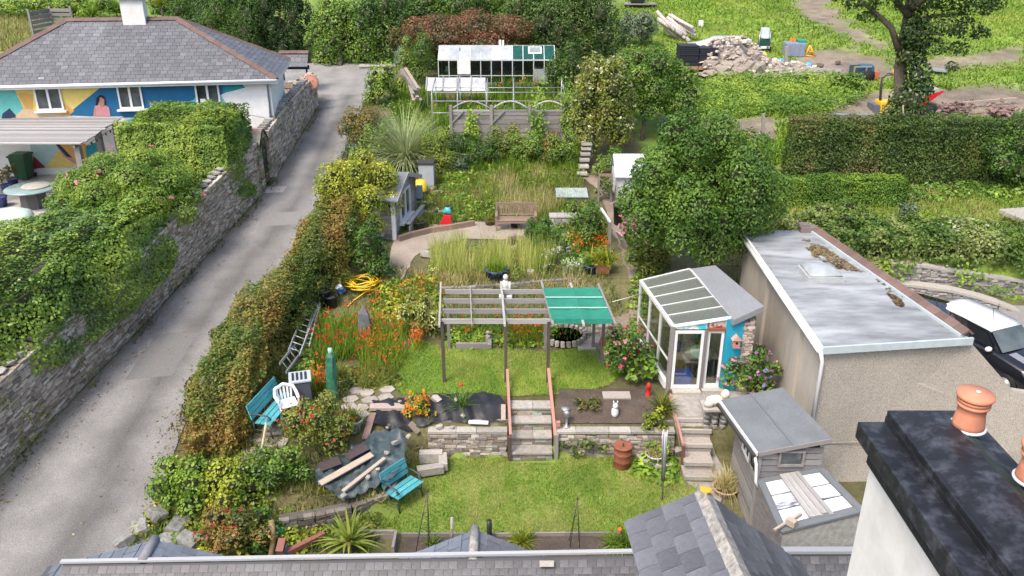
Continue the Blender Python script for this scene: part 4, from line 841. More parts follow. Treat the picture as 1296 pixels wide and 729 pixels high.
for k in range(4): q = p+Matrix.Rotation(R(15), 3, 'Z') @ Vector((-.18+.11*k, .0, 0)); part_box('vent', q+Vector((.0, .2, .81)), (.06, .4, .02), BLACKP, t, R(15))
# green wrapped post, bamboo, edge
p = G(421, 507); t = thing('wrapped_post', 'tall post wrapped in faded green sheeting beside the paved corner', 'post', p); top = aty(418, 446, p.y)
b = MB(); a_ = .16
prof = [(0, 1.15), (.3, 1.0), (.6, 1.12), (.8, .95), (.93, .8), (1.0, .35)]; 
vs = []
for f, k in prof:
    q = p.lerp(top, f)
    for j in range(6): th = j*1.047+.2*math.sin(f*7); vs.append(q+Vector((math.cos(th)*a_*k*(.9+.25*((j*7) % 3)/3), math.sin(th)*a_*k*.9, .02*math.sin(j*2+f*9))))
b.add(vs, [(i*6+j, i*6+(j+1) % 6, (i+1)*6+(j+1) % 6, (i+1)*6+j) for i in range(len(prof)-1) for j in range(6)]+[tuple(range((len(prof)-1)*6, len(prof)*6))]); b.build('green_sheeting', mat('green_sheet', (.02, .10, .06), (.05, .19, .12), 7, .5, .3), t)
b = MB(); b.tube([top-Vector((0, 0, .05)), top+Vector((0, 0, .12))], .06, 8); b.build('post_top', mat('pale_green_cap', (.30, .45, .38)), t)
p0, p1 = G(326, 600), aty(337, 535, G(326, 600).y+.35); b = MB(); b.tube([p0, p1], .03, 6); tag(b.build('bamboo_pole', mat('bamboo', (.50, .42, .26), (.36, .30, .18), 8), None), 'thin pale bamboo pole leaning near the blue bench', 'pole')
# paved corner beside the post: crazy paving
pav = thing('stone_paving', 'irregular pale stone paving left of the upper lawn', 'paving', G(450, 500)); poly = gpoly([(428, 492), (500, 490), (506, 500), (470, 515), (452, 545), (440, 560), (432, 530)]); a = np.array(poly); lo, hi = a.min(0), a.max(0); y = lo[1]; k = 0
sites = [(x+random.uniform(-.1, .1), y_+random.uniform(-.1, .1)) for x in np.arange(lo[0], hi[0], .45) for y_ in np.arange(lo[1], hi[1], .4)]
for s0 in sites:
    if not inpoly(np.array([s0]), poly)[0]: continue
    z = hz(*s0); n_ = 6; rr = .23; b = MB(); b.prism([(s0[0]+math.cos(q*6.283/n_)*rr*random.uniform(.8, 1.1), s0[1]+math.sin(q*6.283/n_)*rr*.9*random.uniform(.8, 1.1), z-.02) for q in range(n_)], (0, 0, .06+random.uniform(0, .012))); b.build('paving_stone', PAVE, pav)
pav = thing('stone_paving', 'worn flat stones beneath the turquoise bench on the left terrace', 'paving', G(330, 570))
for u, v in ((328, 555), (340, 560), (352, 560), (322, 570), (335, 575), (350, 575), (318, 585), (332, 590), (345, 545), (365, 535), (375, 530)): q = G(u, v); part_box('paving_stone', q+Vector((0, 0, .02)), (.5, .42, .06), PAVE, pav, random.uniform(-.3, .3))

# TARPAULINS --------------------------------------------------------------
TP0, TPN = (0, 16, .66), Vector((0, -.235, 1)).normalized()
def cloth_plane(name, label, px, m):
    poly = [tuple(rplane(u, v, TP0, TPN)[:2]) for u, v in px]
    def zf(x, y):
        q = np.stack([x*2.1+y*.5, y*1.2-x*.6, x*0], 1); f = 1-np.minimum(np.abs(sn(q*np.array([1.0, .5, 1]), 1.5))*1.6, 1); g_ = 1-np.minimum(np.abs(sn(q[:, [1, 0, 2]]*np.array([1.3, .7, 1])+4, 2.0))*1.6, 1); return .66+.235*(y-16)+.12*f**2+.08*g_**2-.06
    o = sheet(name, poly, m, .0, .07, .015, None, zf); tag(o, label, 'tarpaulin'); return o
def ontarp(u, v, d=.1): return rplane(u, v, (0, 16, .66+d), TPN)
def cloth(name, label, px, m, amp=.05, dz=.05, sp=.12, fold=(3., .6), cat='tarpaulin'):
    poly = gpoly(px)
    def hs(x, y): return np.maximum(sum(hgt(x+a_, y+b_) for a_ in (-.4, 0, .4) for b_ in (-.4, 0, .4))/9, hgt(x, y)-.05)
    def zf(x, y):
        q = np.stack([x*fold[0]+y*fold[1]*2, y*fold[1]-x*.5, x*0], 1); return hs(x, y)+amp*(1+sn(q, 1.1))+amp*.5*np.abs(sn(q*2.3, 1.2))
    o = sheet(name, poly, m, dz, sp, 0, None, zf); tag(o, label, cat); return o, zf
BLKM = mat('black_membrane', (.012, .013, .016), (.022, .023, .027), 14, .5, .15)
TGR = mat('grey_green_tarp', (.034, .052, .058), (.065, .088, .094), 5, .42, .1, big=.12, bsc=1.5)
cloth('black_sheet', 'black membrane sheet weighted with boards on the left bed', [(478, 520), (470, 512), (512, 508), (518, 522), (524, 548), (508, 556), (472, 542)], BLKM, .075, .05, .08)
cloth('black_sheet', 'black membrane sheet over the bed left of the garden steps', [(530, 520), (545, 506), (590, 500), (632, 503), (641, 515), (641, 535), (600, 540), (560, 536), (535, 545), (524, 543)], BLKM, .075, .05, .08)
tarp = cloth_plane('tarpaulin', 'grey-green tarpaulin with planks and stones lying on it', [(470, 548), (500, 542), (514, 552), (512, 575), (502, 598), (478, 615), (434, 633), (398, 608), (400, 594), (425, 575), (455, 560)], TGR)
def onh(u, v, d=.12): return G(u, v, d)
def plank(label, a_, b_, w_, h_, m=PLANK, d=.14, grp=None): o = part_beam('plank', *((ontarp(*a_), ontarp(*b_)) if d > .35 else (onh(*a_, d), onh(*b_, d))), w_, h_, m, None); tag(o, label, 'plank', grp); return o
plank('widest pale plank lying on the grey-green tarpaulin', (405, 612), (471, 575), .2, .03, d=.40)
plank('narrower pale plank nearest the lawn on the tarpaulin', (434, 622), (487, 580), .1, .05, d=.40)
plank('brown board on the left edge of the black sheet', (462, 556), (472, 523), .17, .04, mat('brown_board', (.26, .17, .14), (.18, .12, .1), 8), .14)
plank('pale timber across the top of the left black sheet', (468, 515), (512, 515), .26, .08, mat('timber_end', (.44, .36, .31), (.3, .24, .2), 8), .1)
plank('short pale block leaning beside the orange-flowered plant', (519, 535), (530, 547), .14, .1)
plank('white painted board lying on the right black sheet', (593, 534), (618, 535), .12, .04, WHITE, .14)
plank('short pinkish board standing at the right end of the black sheet', (637, 512), (637, 532), .12, .04, d=.12)
for k, (u0, v0, u1, v1, lab) in enumerate(((438, 578, 464, 564, 'dark brown flat board at the upper edge of the tarpaulin'), (404, 592, 430, 582, 'dark brown flat board at the far left of the tarpaulin'))):
    plank(lab, (u0, v0), (u1, v1), .34, .015, mat('purple_brown_board', (.055, .042, .045), (.08, .06, .06), 6, .5), .42)
for k, (u, v, s_, lab) in enumerate(((490, 573, .26, 'pale wedge-shaped stone at the end of the narrower plank'), (500, 560, .3, 'pale oblong stone at the seam of the two sheets'), (466, 604, .22, 'pointed pale stone nearest the turquoise bench'), (478, 594, .17, 'small pale stone between plank and tarpaulin edge'), (435, 627, .24, 'pale stone at the lower tip of the tarpaulin'), (517, 552, .2, 'rounded stone at the right of the seam'), (490, 541, .15, 'small white brick on the black sheet'), (506, 508, .16, 'round white stone at the top of the black sheet'), (552, 505, .45, 'flat pale slab behind the orange-flowered plant'), (556, 540, .32, 'square pale stone by the wall top'), (572, 541, .2, 'small stone by the wall top'), (586, 526, .2, 'white stone on the right black sheet'), (577, 506, .2, 'pinkish stone at the top of the right black sheet'))):
    p = ontarp(u, v) if k < 6 else onh(u, v, .16); tag(rock('stone', p, (s_, s_*.7, s_*.5), PALESTONE, None), lab, 'stone', 'stones holding down the sheets')
# bed right: ornaments
p = G(778, 528); t = thing('statuette', 'small white animal statuette in the soil bed right of the steps', 'statuette', p); b = MB(); b.smooth = True; b.blob(p+Vector((0, 0, .16)), (.2, .2, .32), 2, .1, 2); b.blob(p+Vector((.0, -.02, .37)), (.15, .17, .16), 2, .08, 4); b.blob(p+Vector((-.05, 0, .47)), (.04, .04, .1), 1, 0); b.blob(p+Vector((.05, 0, .47)), (.04, .04, .1), 1, 0); b.build('figure', WHITE, t)
p = G(717, 540); t = thing('garden_light', 'small grey lantern light lying at the left of the soil bed', 'light', p); b = MB(); b.lathe(p, [(.1, 0), (.1, .03), (.03, .05), (.03, .3), (.08, .33), (.08, .42), (.1, .45), (0, .5)], 12); b.build('lamp', METAL, t)
p = G(716, 520); b = MB(); b.lathe(p, [(.06, 0), (.12, .05), (.12, .09), (0, .1)], 12); tag(b.build('garden_light', METAL, None), 'round grey cap light behind the lantern in the soil bed', 'light')
p = G(820, 502); t = thing('red_lantern', 'small red ornament beside the glasshouse doorway', 'ornament', p); b = MB(); b.lathe(p, [(.07, 0), (.08, .06), (.05, .1), (.06, .28), (.08, .3), (.04, .42), (0, .45)], 12); b.build('body', mat('bright_red', (.55, .02, .025), rough=.4), t)
p = G(740, 511); part = part_box('flat_slab', (G(780, 503)+Vector((0, 0, .05))), (.75, .35, .08), PAVE, None); tag(part, 'long flat slab at the back of the soil bed', 'slab')
# rusty drum
p = atz(787, 590, 0); t = thing('rusty_drum', 'rusty orange metal drum standing on the lower lawn', 'drum', p); b = MB(); b.lathe(p, [(.22, 0), (.23, .02), (.225, .2), (.235, .21), (.225, .23), (.23, .42), (.24, .44), (.23, .45), (.23, .62), (.245, .63), (.24, .65), (.21, .65)], 28); b.build('body', RUST, t)
b = MB(); b.lathe(p+Vector((0, 0, .61)), [(0, .02), (.22, .0), (.22, .03)], 28); b.build('lid', mat('rusty_lid', (.33, .24, .19), (.22, .14, .1), 8), t); b = MB(); b.box(p+Vector((0, 0, .65)), (.04, .14, .04)); b.build('handle', STEELD, t)
# folded clothes dryer
p = G(838, 634); top = aty(842, 545, p.y+.05); t = thing('rotary_dryer', 'folded grey rotary clothes dryer standing at the right of the lawn', 'clothes dryer', p); b = MB(); b.tube([p, p.lerp(top, .98)], .022, 8); b.build('pole', METAL, t)
for k in range(4): a_ = k*1.57+.4; o_ = Vector((math.cos(a_)*.07, math.sin(a_)*.07, 0)); b = MB(); b.tube([p.lerp(top, .33)+o_*.6, top+o_], .014, 6); b.build('arm', METAL, t)
b = MB(); b.lathe(p.lerp(top, .3), [(.05, 0), (.06, .05), (.05, .1)], 10); b.build('collar', STEELD, t)
t = thing('curved_edging', 'curved pale stone edging around pots right of the drum', 'edging', G(820, 590)); q = [G(u, v, .05) for u, v in ((806, 578), (815, 585), (826, 590), (838, 592), (850, 590))]
for a_, b_ in zip(q[:-1], q[1:]): part_beam('edging_stone', a_, b_, .09, .14, PALESTONE, t)
tag(rock('stone', G(857, 575)+Vector((0, 0, .12)), (.4, .35, .4), PALESTONE, None), 'squarish pale stone left of the right-hand steps', 'stone')
# wire obelisks, pipes
def obelisk(label, pb, pt, r_, dz=0):
    t = thing('wire_obelisk', label, 'plant support', pb, 'wire plant obelisks')
    for k in range(4): a_ = k*1.57+.78; b = MB(); b.tube([pb+Vector((math.cos(a_)*r_, math.sin(a_)*r_, 0)), pt], .009, 5, .007); b.build('leg', STEELD, t)
    for f in (.3, .6, .85): b = MB(); q = pb.lerp(pt, f); b.tube([q+Vector((math.cos(k*.785)*r_*(1-f), math.sin(k*.785)*r_*(1-f), 0)) for k in range(9)], .006, 5); b.build('hoop', STEELD, t)
    b = MB(); b.lathe(pt, [(0, -.03), (.03, 0), (0, .06)], 8); b.build('finial', STEELD, t)
p = atz(535, 694, 0); obelisk('left wire obelisk plant support in the lower bed', p, aty(541, 622, p.y), .2)
p = atz(727, 690, 0); obelisk('right wire obelisk plant support in the lower bed', p, aty(731, 632, p.y), .16)
p = atz(572, 690, 0); top = aty(572, 655, p.y); b = MB(); b.tube([p, top], .035, 10); tag(b.build('vent_pipe', PALESTONE, None), 'white vent pipe rising behind the near roof', 'pipe')
p = atz(620, 685, 0); top = aty(619, 659, p.y); b = MB(); b.tube([p, top], .06, 10); tag(b.build('vent_pipe', BLACKP, None), 'black vent pipe rising behind the near roof', 'pipe')
# bottom-left bits
RB = mat('red_brown_timber', (.27, .11, .08), (.18, .08, .06), 8, .7, rnd=.1)
o = part_beam('timber_beam', G(362, 700, .2), G(410, 676, .2), .12, .12, RB, None); tag(o, 'long red-brown timber lying at the bottom left', 'timber')
o = part_beam('timber_beam', aty(354, 700, 14.2), aty(358, 683, 14.5), .16, .16, RB, None); tag(o, 'short red-brown timber standing beside the longer one', 'timber')
o = part_beam('blue_board', aty(359, 704, 14.3), aty(360, 690, 14.4), .12, .1, mat('blue_board', (.12, .20, .30)), None); tag(o, 'blue board end beside the red-brown timbers', 'board')
p = G(353, 678); b = MB(); b.smooth = True; b.blob(p+Vector((0, 0, .15)), (.45, .35, .3), 2, .25, 5); tag(b.build('green_bag', mat('bright_green_plastic', (.02, .36, .14), (.05, .45, .2), 6, .4), None), 'bright green plastic bag behind the timbers', 'bag')
t = thing('rail_fence', 'pale pole rails sloping down through the brambles', 'railing', G(330, 670)); pa = aty(311, 632, 16.2); pb_ = aty(344, 657, 15.2)
part_beam('rail', aty(312, 648, 15.7), aty(338, 675, 14.6), .06, .06, PLANK, t); part_beam('rail', aty(326, 635, 16.2), aty(345, 660, 15), .06, .06, PLANK, t); part_beam('rail', aty(318, 640, 16), aty(341, 668, 14.8), .04, .04, METAL, t); part_beam('post', aty(345, 660, 15), aty(344, 706, 14.4), .1, .1, BARK, t); b = MB(); b.tube([aty(343, 658, 14.9), aty(346, 680, 14.7), aty(343, 704, 14.4)], .07, 8); b.build('rope_wrap', mat('tan_rope', (.26, .20, .11), (.15, .11, .06), 20), t)
for k, (u, v, s_) in enumerate(((200, 655, .9), (228, 672, 1.0), (180, 672, .8), (158, 690, .7), (215, 690, .8), (240, 690, .9), (172, 703, .5))):
    tag(rock('boulder', G(u, v)+Vector((0, 0, .1)), (s_, s_*.7, s_*.55), mat('boulder_grey', (.24, .24, .235), (.12, .12, .11), 4, .9, .5, rnd=.15), None), ['boulder half covered by leaves on the lane bank', 'largest boulder above the small slate gable', 'left boulder at the lane edge', 'flat boulder at the lower lane edge', 'boulder right behind the small slate gable', 'boulder under the red-flowered shrub', 'smallest boulder at the lane edge'][k], 'boulder', 'boulders on the lane bank')
# ladders, pots, hose
def ladder(label, a0, a1, w_, n_, m):
    a0, a1 = Vector(a0), Vector(a1); t = thing('ladder', label, 'ladder', a0, 'ladders'); sd_ = (a1-a0).cross(Vector((.2, -1, .3))).normalized()*w_/2
    for s_ in (-1, 1): part_beam('rail', a0+sd_*s_, a1+sd_*s_, .035, .07, m, t)
    for k in range(n_): q = a0.lerp(a1, (k+.5)/n_); b = MB(); b.tube([q-sd_, q+sd_], .018, 6); b.build('rung', m, t)
ALU = mat('aluminium', (.55, .56, .56), (.42, .43, .43), 9, .4, metal=.4)
p = G(378, 425); ladder('pale metal ladder lying up the hedge side above the flower bed', G(372, 447, .4), aty(398, 380, G(384, 405).y+.35), .34, 9, ALU)
ladder('narrow grey ladder folded against the paler one', G(388, 438, .3), aty(402, 384, G(392, 405).y+.3), .16, 9, mat('old_aluminium', (.42, .42, .41), (.3, .3, .3), 9, .5))
ladder('short pale ladder end low in the hedge', G(358, 466, .5), aty(378, 440, G(378, 452).y+.2), .3, 4, ALU)
for k, (u, v, r_, h_, lab) in enumerate(((410, 385, .3, .55, 'tall black plastic pot stack beside the hedge'), (402, 378, .24, .4, 'black pot behind the taller one'), (420, 388, .22, .4, 'black pot in front of the blue bag'))): pot(lab, G(u, v), r_, h_, BLACKP)
p = G(432, 376); b = MB(Matrix.Translation(p+Vector((0, 0, .3))) @ Euler((.5, -.5, .3)).to_matrix().to_4x4()); b.smooth = True; b.blob((0, 0, 0), (.45, .3, .75), 3, .12, 4, .45); 
t = thing('compost_bag', 'blue and white plastic sack leaning by the black pots', 'sack', p); b.build('sack', mat('blue_white_plastic', (.03, .15, .50), (.60, .68, .75), 3, .35, lo=.47, hi=.53), t)
p = G(460, 366); b = MB(); pts = []
for k in range(120): a_ = k*.42; rr = .42+.12*math.sin(k*.7)+.1*random.random(); pts.append(p+Vector((math.cos(a_)*rr*1.0, math.sin(a_)*rr*.85, .12+.002*k+.05*math.sin(k*1.3))))
b.tube(pts+[G(448, 380, .05), G(440, 388, .05)], .022, 6); tag(b.build('hose', mat('yellow_hose', (.62, .42, .02), rough=.4), None), 'coiled bright yellow hose on the bank by the black pots', 'hose')
p = G(463, 432); t = thing('standing_stone', 'dark slate standing stone among the red crocosmia', 'standing stone', p); top = aty(463, 388, p.y); h_ = top.z-p.z
b = MB(); b.add([p+Vector((x*.75*k, y*.4*k, h_*f)) for f, k in ((0, .55), (.5, .5), (.8, .4), (1.0, .12)) for x, y in ((-.5, -.5), (.5, -.45), (.5, .5), (-.45, .5))], [tuple(range(4))[::-1], (12, 13, 14, 15)]+[(i*4+j, i*4+(j+1) % 4, i*4+4+(j+1) % 4, i*4+4+j) for i in range(3) for j in range(4)]); b.build('stone', SLATEP, t, bevel=.02)
# posts & bits near the path
p = G(771, 322); t = thing('handrail', 'white sloping rail on a grey post beside the earth path', 'handrail', p); top = aty(772, 281, p.y); part_beam('post', p, top, .1, .1, OLDWOOD, t); part_beam('rail', top, aty(761, 264, p.y+2.4), .07, .07, WHITE, t)
p = G(757, 256); t = thing('timber_gate', 'small brown timber trellis gate beside the white playhouse', 'gate', p); s_ = mpp(p)
for x in (0, 16*s_): part_box('post', p+Vector((x, 0, .6)), (.07, .07, 1.2), OLDWOOD, t)
part_beam('rail', p+Vector((0, 0, 1.15)), p+Vector((16*s_, 0, 1.15)), .06, .1, BW_, t); part_beam('brace', p+Vector((.05, 0, .5)), p+Vector((15*s_, 0, 1.05)), .04, .06, OLDWOOD, t); part_beam('rail', p+Vector((0, 0, .5)), p+Vector((16*s_, 0, .5)), .05, .08, OLDWOOD, t)
p = G(788, 318); b = MB(Matrix.Translation(p+Vector((0, 0, .35))) @ Euler((.1, 1.1, .5)).to_matrix().to_4x4()); b.box((0, 0, 0), (.8, .5, .04)); tag(b.build('pale_slab', PALESTONE, None, bevel=.01), 'pale slab leaning against the pink hydrangea', 'slab')
p = G(786, 284); t = thing('black_bin', 'black plastic bin beside the path under the big green tree', 'bin', p); b = MB(); b.lathe(p, [(.28, 0), (.33, .75), (.36, .76), (.36, .8), (0, .86)], 16); b.build('body', BLACKP, t)
# cold-frame sheet, slab, etc
p = G(724, 256); t = thing('cold_frame', 'low cold frame topped with pale clear sheeting in the long grass', 'cold frame', p); b = MB(); b.box(p+Vector((0, .35, .1)), (1.2, .8, .3)); b.build('box', OLDWOOD, t); b = MB(); b.box(p+Vector((0, .35, .3)), (1.3, .95, .03), (R(6), 0, 0)); b.build('sheet', mat('pale_sheeting', (.36, .43, .41), (.28, .35, .34), 4, .25), t)
t = thing('stone_trough', 'grey brick bed edge in the planting right of the wooden bench', 'raised bed', G(715, 288)); q = G(715, 288)
for r_ in range(3):
    for k in range(5): part_box('brick', q+Vector((-.55+.27*k+.13*(r_ % 2), 0, .08+.1*r_)), (.25, .12, .09), STONEP, t)
for k in range(4): part_box('coping_slab', q+Vector((-.45+.3*k, .25, .4)), (.29, .5, .06), STONEP, t)
# toy-like ornament
p = G(565, 287); t = thing('garden_ornament', 'red and teal painted garden ornament with dark knobs on the patio edge', 'ornament', p); part_box('base', p+Vector((0, 0, .06)), (.5, .3, .12), METAL, t)
b = MB(); b.add([p+Vector(q) for q in ((-.26, -.1, .12), (.2, -.1, .12), (.2, -.1, .5), (-.05, -.1, .5), (-.26, .1, .12), (.2, .1, .12), (.2, .1, .5), (-.05, .1, .5))], BOXF); b.build('red_body', mat('ornament_red', (.55, .02, .03), rough=.4), t, bevel=.02)
b = MB(); b.smooth = True; b.blob(p+Vector((.05, 0, .64)), (.36, .24, .34), 2, .35, 8); b.build('teal_top', mat('ornament_teal', (.05, .33, .33), rough=.4), t)
for dx, dz_ in ((-.36, .64), (.06, .84), (.2, .76)): b = MB(); b.smooth = True; b.blob(p+Vector((dx, 0, dz_)), (.14, .13, .14), 2, 0); b.build('dark_knob', BLACKP, t)
b = MB(); b.beam(p+Vector((-.1, 0, .64)), p+Vector((-.36, 0, .64)), .04, .04); b.build('arm', METAL, t)
for k, (u, v, lab) in enumerate(((508, 301, 0), )): pass
# low timber kerb round patio
t = thing('timber_kerb', 'low timber and stone kerb around the left of the round patio', 'kerb', G(540, 300)); q = [G(u, v, .1) for u, v in ((505, 303), (520, 298), (545, 292), (572, 288), (600, 283))]
for a_, b_ in zip(q[:-1], q[1:]): part_beam('kerb_piece', a_, b_, .14, .25, BW_, t)
for k, (u, v, s_, lab) in enumerate(((540, 325, .7, 'grey boulder at the left of the tall yellow grass'), (560, 328, .5, 'smaller boulder beside the tall yellow grass'), (650, 318, .5, 'rock at the back of the tall yellow grass'), (690, 342, .55, 'rock in dry grass right of the blue bowl'), (672, 348, .4, 'flat rock behind the statue'))):
    tag(rock('boulder', G(u, v)+Vector((0, 0, .12)), (s_, s_*.6, s_*.55), PALESTONE, None), lab, 'boulder')
p = G(655, 310); t = thing('fire_pit', 'dark opening of a small stone fire pit on the patio', 'fire pit', p)
for k in range(9): a_ = -.4+k*4/9; rock('stone', p+Vector((math.cos(a_)*.35, .1+math.sin(a_)*.3, .15)), (.22, .18, .3), mat('brown_stone', (.22, .16, .12), (.14, .10, .08), 8, .9, .4), t)
b = MB(); b.lathe(p+Vector((0, .1, .05)), [(0, 0), (.3, 0)], 14); b.build('ash', BLACKP, t)

# CABIN at left ------------------------------------------------------------
gz = 1.85; A = atz(502, 312, gz); x0 = A.x; y0 = A.y; ze = aty(503, 247, y0).z; ydep = 2.9; yap = y0+ydep*.46; za = aty(512, 217, yap).z
t = thing('timber_cabin', 'weathered grey timber cabin with white windows half covered by shrubs', 'cabin', (x0-1.5, y0+1.4, gz))
CL = GREYW
for k in range(14):
    z = gz+.06+k*(ze-gz)/14; part_box('board', (x0-1.1, y0, z), (2.2, .04, (ze-gz)/14*.94), CL, t)
    part_box('board', (x0, y0+ydep/2, z), (.04, ydep, (ze-gz)/14*.94), CL, t)
for k in range(6): f = (k+.5)/6; part_box('board', (x0, y0+ydep*.46+ydep*.0, ze+f*(za-ze)), (.04, ydep*(1-f)*.98, (za-ze)/6*.94), CL, t)
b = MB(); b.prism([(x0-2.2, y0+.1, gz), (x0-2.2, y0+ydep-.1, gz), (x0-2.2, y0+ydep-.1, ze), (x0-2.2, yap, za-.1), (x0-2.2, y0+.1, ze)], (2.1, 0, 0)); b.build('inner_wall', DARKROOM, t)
for ya, yb in ((y0-.25, yap), (y0+ydep+.25, yap)):
    q = MB(); q.beam((x0-1.5, ya, ze-.12), (x0-1.5, yb, za), 3.7, .07, (0, 0, 1)) if False else q.add([Vector((x, y, z+d)) for d in (0, .06) for x, y, z in ((x0-2.2, ya, ze-.12), (x0+.25, ya, ze-.12), (x0+.25, yb, za), (x0-2.2, yb, za))], BOXF); q.build('roof_panel', FELT, t)
    part_beam('bargeboard', (x0+.27, ya, ze-.14), (x0+.27, yb, za-.02), .05, .16, GREYW, t)
part_box('corner_post', (x0+.03, y0-.02, (gz+ze)/2-.1), (.14, .14, ze-gz+.3), WHITE, t); part_box('corner_post', (x0+.03, y0+ydep, (gz+ze)/2), (.1, .1, ze-gz), OLDWOOD, t)
wz = gz+1.3
window((x0+.04, y0+1.45, wz), 1.35, 1.1, t, (0, 1, 0), (1, 0, 0), 2, True, WHITE)
window((x0-.85, y0-.03, gz+1.0), .75, .8, t, (1, 0, 0), (0, -1, 0), 1, True, WHITE)
for k in range(5): part_box('planter_board', (x0+.45, y0+1.55, gz+.1+k*.14), (.04, 2.1, .13), GREYW, t)
part_box('planter_rail', (x0+.42, y0+1.55, gz+.84), (.16, 2.2, .05), GREYW, t)
t.rotation_euler = (0, 0, R(-9)); t.location.x += .2; b = MB(); p = Vector((x0+.62, y0+ydep-.1, ze-.75)); b.box(p, (.24, .24, .5)); tag(b.build('water_butt', mat('grey_blue_tub', (.16, .22, .25), (.2, .27, .3), 5, .5), None, bevel=.02), 'grey-blue water tub hung at the cabin corner', 'tub')
p = G(534, 240); q = G(541, 238); t = thing('storage_bin', 'pale grey storage bin with dark lid behind the cabin', 'bin', q); part_box('body', q+Vector((0, 0, .55)), (.62, .6, 1.1), mat('pale_grey_plastic', (.36, .38, .42), (.30, .32, .36), 4, .5), t); part_box('lid', q+Vector((0, 0, 1.13)), (.68, .66, .08), STEELD, t)
p = G(533, 250); t = thing('yellow_bucket', 'upturned bright yellow bucket near the cabin', 'bucket', p); b = MB(); b.lathe(p+Vector((0, 0, .3)), [(.27, 0), (.27, .04), (.19, .44), (0, .45)], 18); b.build('bucket', mat('yellow_plastic', (.72, .50, .01), rough=.4), t); b = MB(); b.box(p+Vector((0, 0, .15)), (.4, .3, .3)); b.build('stand', OLDWOOD, t)
p = G(522, 256); b = MB(); b.lathe(p, [(.25, 0), (.3, .5), (.32, .52), (0, .5)], 14); tag(b.build('black_tub', BLACKP, None), 'black tub beside the yellow bucket', 'tub')
for u, v, lab in ((549, 246, 'pale timber sleeper in the grass behind the yellow bucket'), (538, 272, 'pale sleeper lying in the grass below the yellow bucket'), (537, 260, 'short sleeper in the grass beside the cabin')): q = G(u, v); tag(part_box('sleeper', q+Vector((0, 0, .08)), (.7, .2, .16), PLANK, None, .05), lab, 'sleeper')

# VEG PLOT: lattice fence, cage, cold frames, greenhouse, steps, woodpile ----
yf = 38.0; t = thing('panel_fence', 'grey board fence with arched trellis tops at the back of the garden', 'fence', aty(640, 200, yf)); zb = hz(aty(640, 190, yf).x, yf); zt = aty(640, 140, yf).z; up_ = [570, 621, 651, 670, 720]; 
xs_ = [aty(u, 160, yf).x for u in (571, 622, 670, 719)]
for k in range(4): part_box('post', (xs_[k], yf-.02, (zb+zt+.25)/2), (.13, .13, zt+.25-zb), OLDWOOD, t)
for a_, b_ in zip(xs_[:-1], xs_[1:]):
    for j in range(9): part_box('fence_board', ((a_+b_)/2, yf+.02*(j % 2), zb+.12+j*.2), (b_-a_-.14, .025, .19), OLDWOOD, t)
    q = MB(); q.tube([(a_+(b_-a_)*f, yf, zt+.05+.38*math.sin(math.pi*f)) for f in np.linspace(0, 1, 9)], .045, 6); q.build('arch_rail', GREYW, t)
    part_beam('top_rail', (a_, yf, zt), (b_, yf, zt), .06, .08, GREYW, t); part_beam('brace', (a_+.05, yf-.05, zt-.55), (a_+.6, yf-.05, zt), .05, .06, OLDWOOD, t)
t = thing('fruit_cage', 'pale metal tube frame of a long fruit cage above the board fence', 'frame', aty(640, 180, 41)); 
def bent(u, v0, v1, y): return aty(u, v0, y), aty(u, v1, y)
F1 = mat('galvanised_tube', (.36, .38, .38), (.27, .29, .29), 9, .45, metal=.3)
for k, u in enumerate((547, 580, 616, 650, 713)):
    lo_, hi_ = aty(u, 168 if k != 0 else 142, 40.2), aty(u, 117, 40.2); b = MB(); zbm = hz(lo_.x, 40.2); b.tube([(lo_.x, 40.2, zbm), (lo_.x, 40.2, hi_.z-.15), (lo_.x, 40.35, hi_.z), (lo_.x, 42.6, hi_.z+.25)], .035, 6); b.build('hoop', F1, t); b = MB(); b.tube([(lo_.x, 42.6, hi_.z+.25), (lo_.x, 42.7, hz(lo_.x, 42.7))], .035, 6); b.build('leg', F1, t)
xa, xb = aty(547, 120, 40.2).x, aty(714, 120, 40.2).x
for v, y in ((117, 40.3), (111, 41.6), (128, 40.2)): z = aty(640, v, y).z; b = MB(); b.tube([(xa, y, z), (xb, y, z)], .024, 6); b.build('rail', F1, t)
b = MB(); z = aty(560, 143, 40.2).z; b.tube([(xa, 40.2, z), (aty(570, 140, 40.2).x, 40.2, z)], .03, 6); b.build('rail', F1, t)
t = thing('fleece_frame', 'row of low frames covered with pale weathered sheets before the greenhouse', 'cold frame', aty(577, 115, 43)); FLE = mat('weathered_sheet', (.50, .51, .52), (.33, .34, .35), 5, .6, rnd=.08, big=.2, bsc=1.5)
for u0, u1 in ((539, 559), (560, 577), (578, 595), (596, 614)):
    a_, b_ = aty(u0, 115, 43), aty(u1, 115, 43); zt = aty(u0, 99, 43.8).z; q = MB(); q.prism([(a_.x, 43, a_.z), (b_.x, 43, a_.z), (b_.x, 43.8, zt), (a_.x, 43.8, zt)], (0, .03, .03)); q.build('sheet', FLE, t); part_beam('frame_bar', (a_.x, 42.98, a_.z+.05), (a_.x, 43.78, zt+.07), .05, .05, F1, t); part_box('leg', (a_.x, 43.6, (zt+hz(a_.x, 43.6))/2-.05), (.05, .05, max(.2, zt-hz(a_.x, 43.6)-.2)), F1, t)
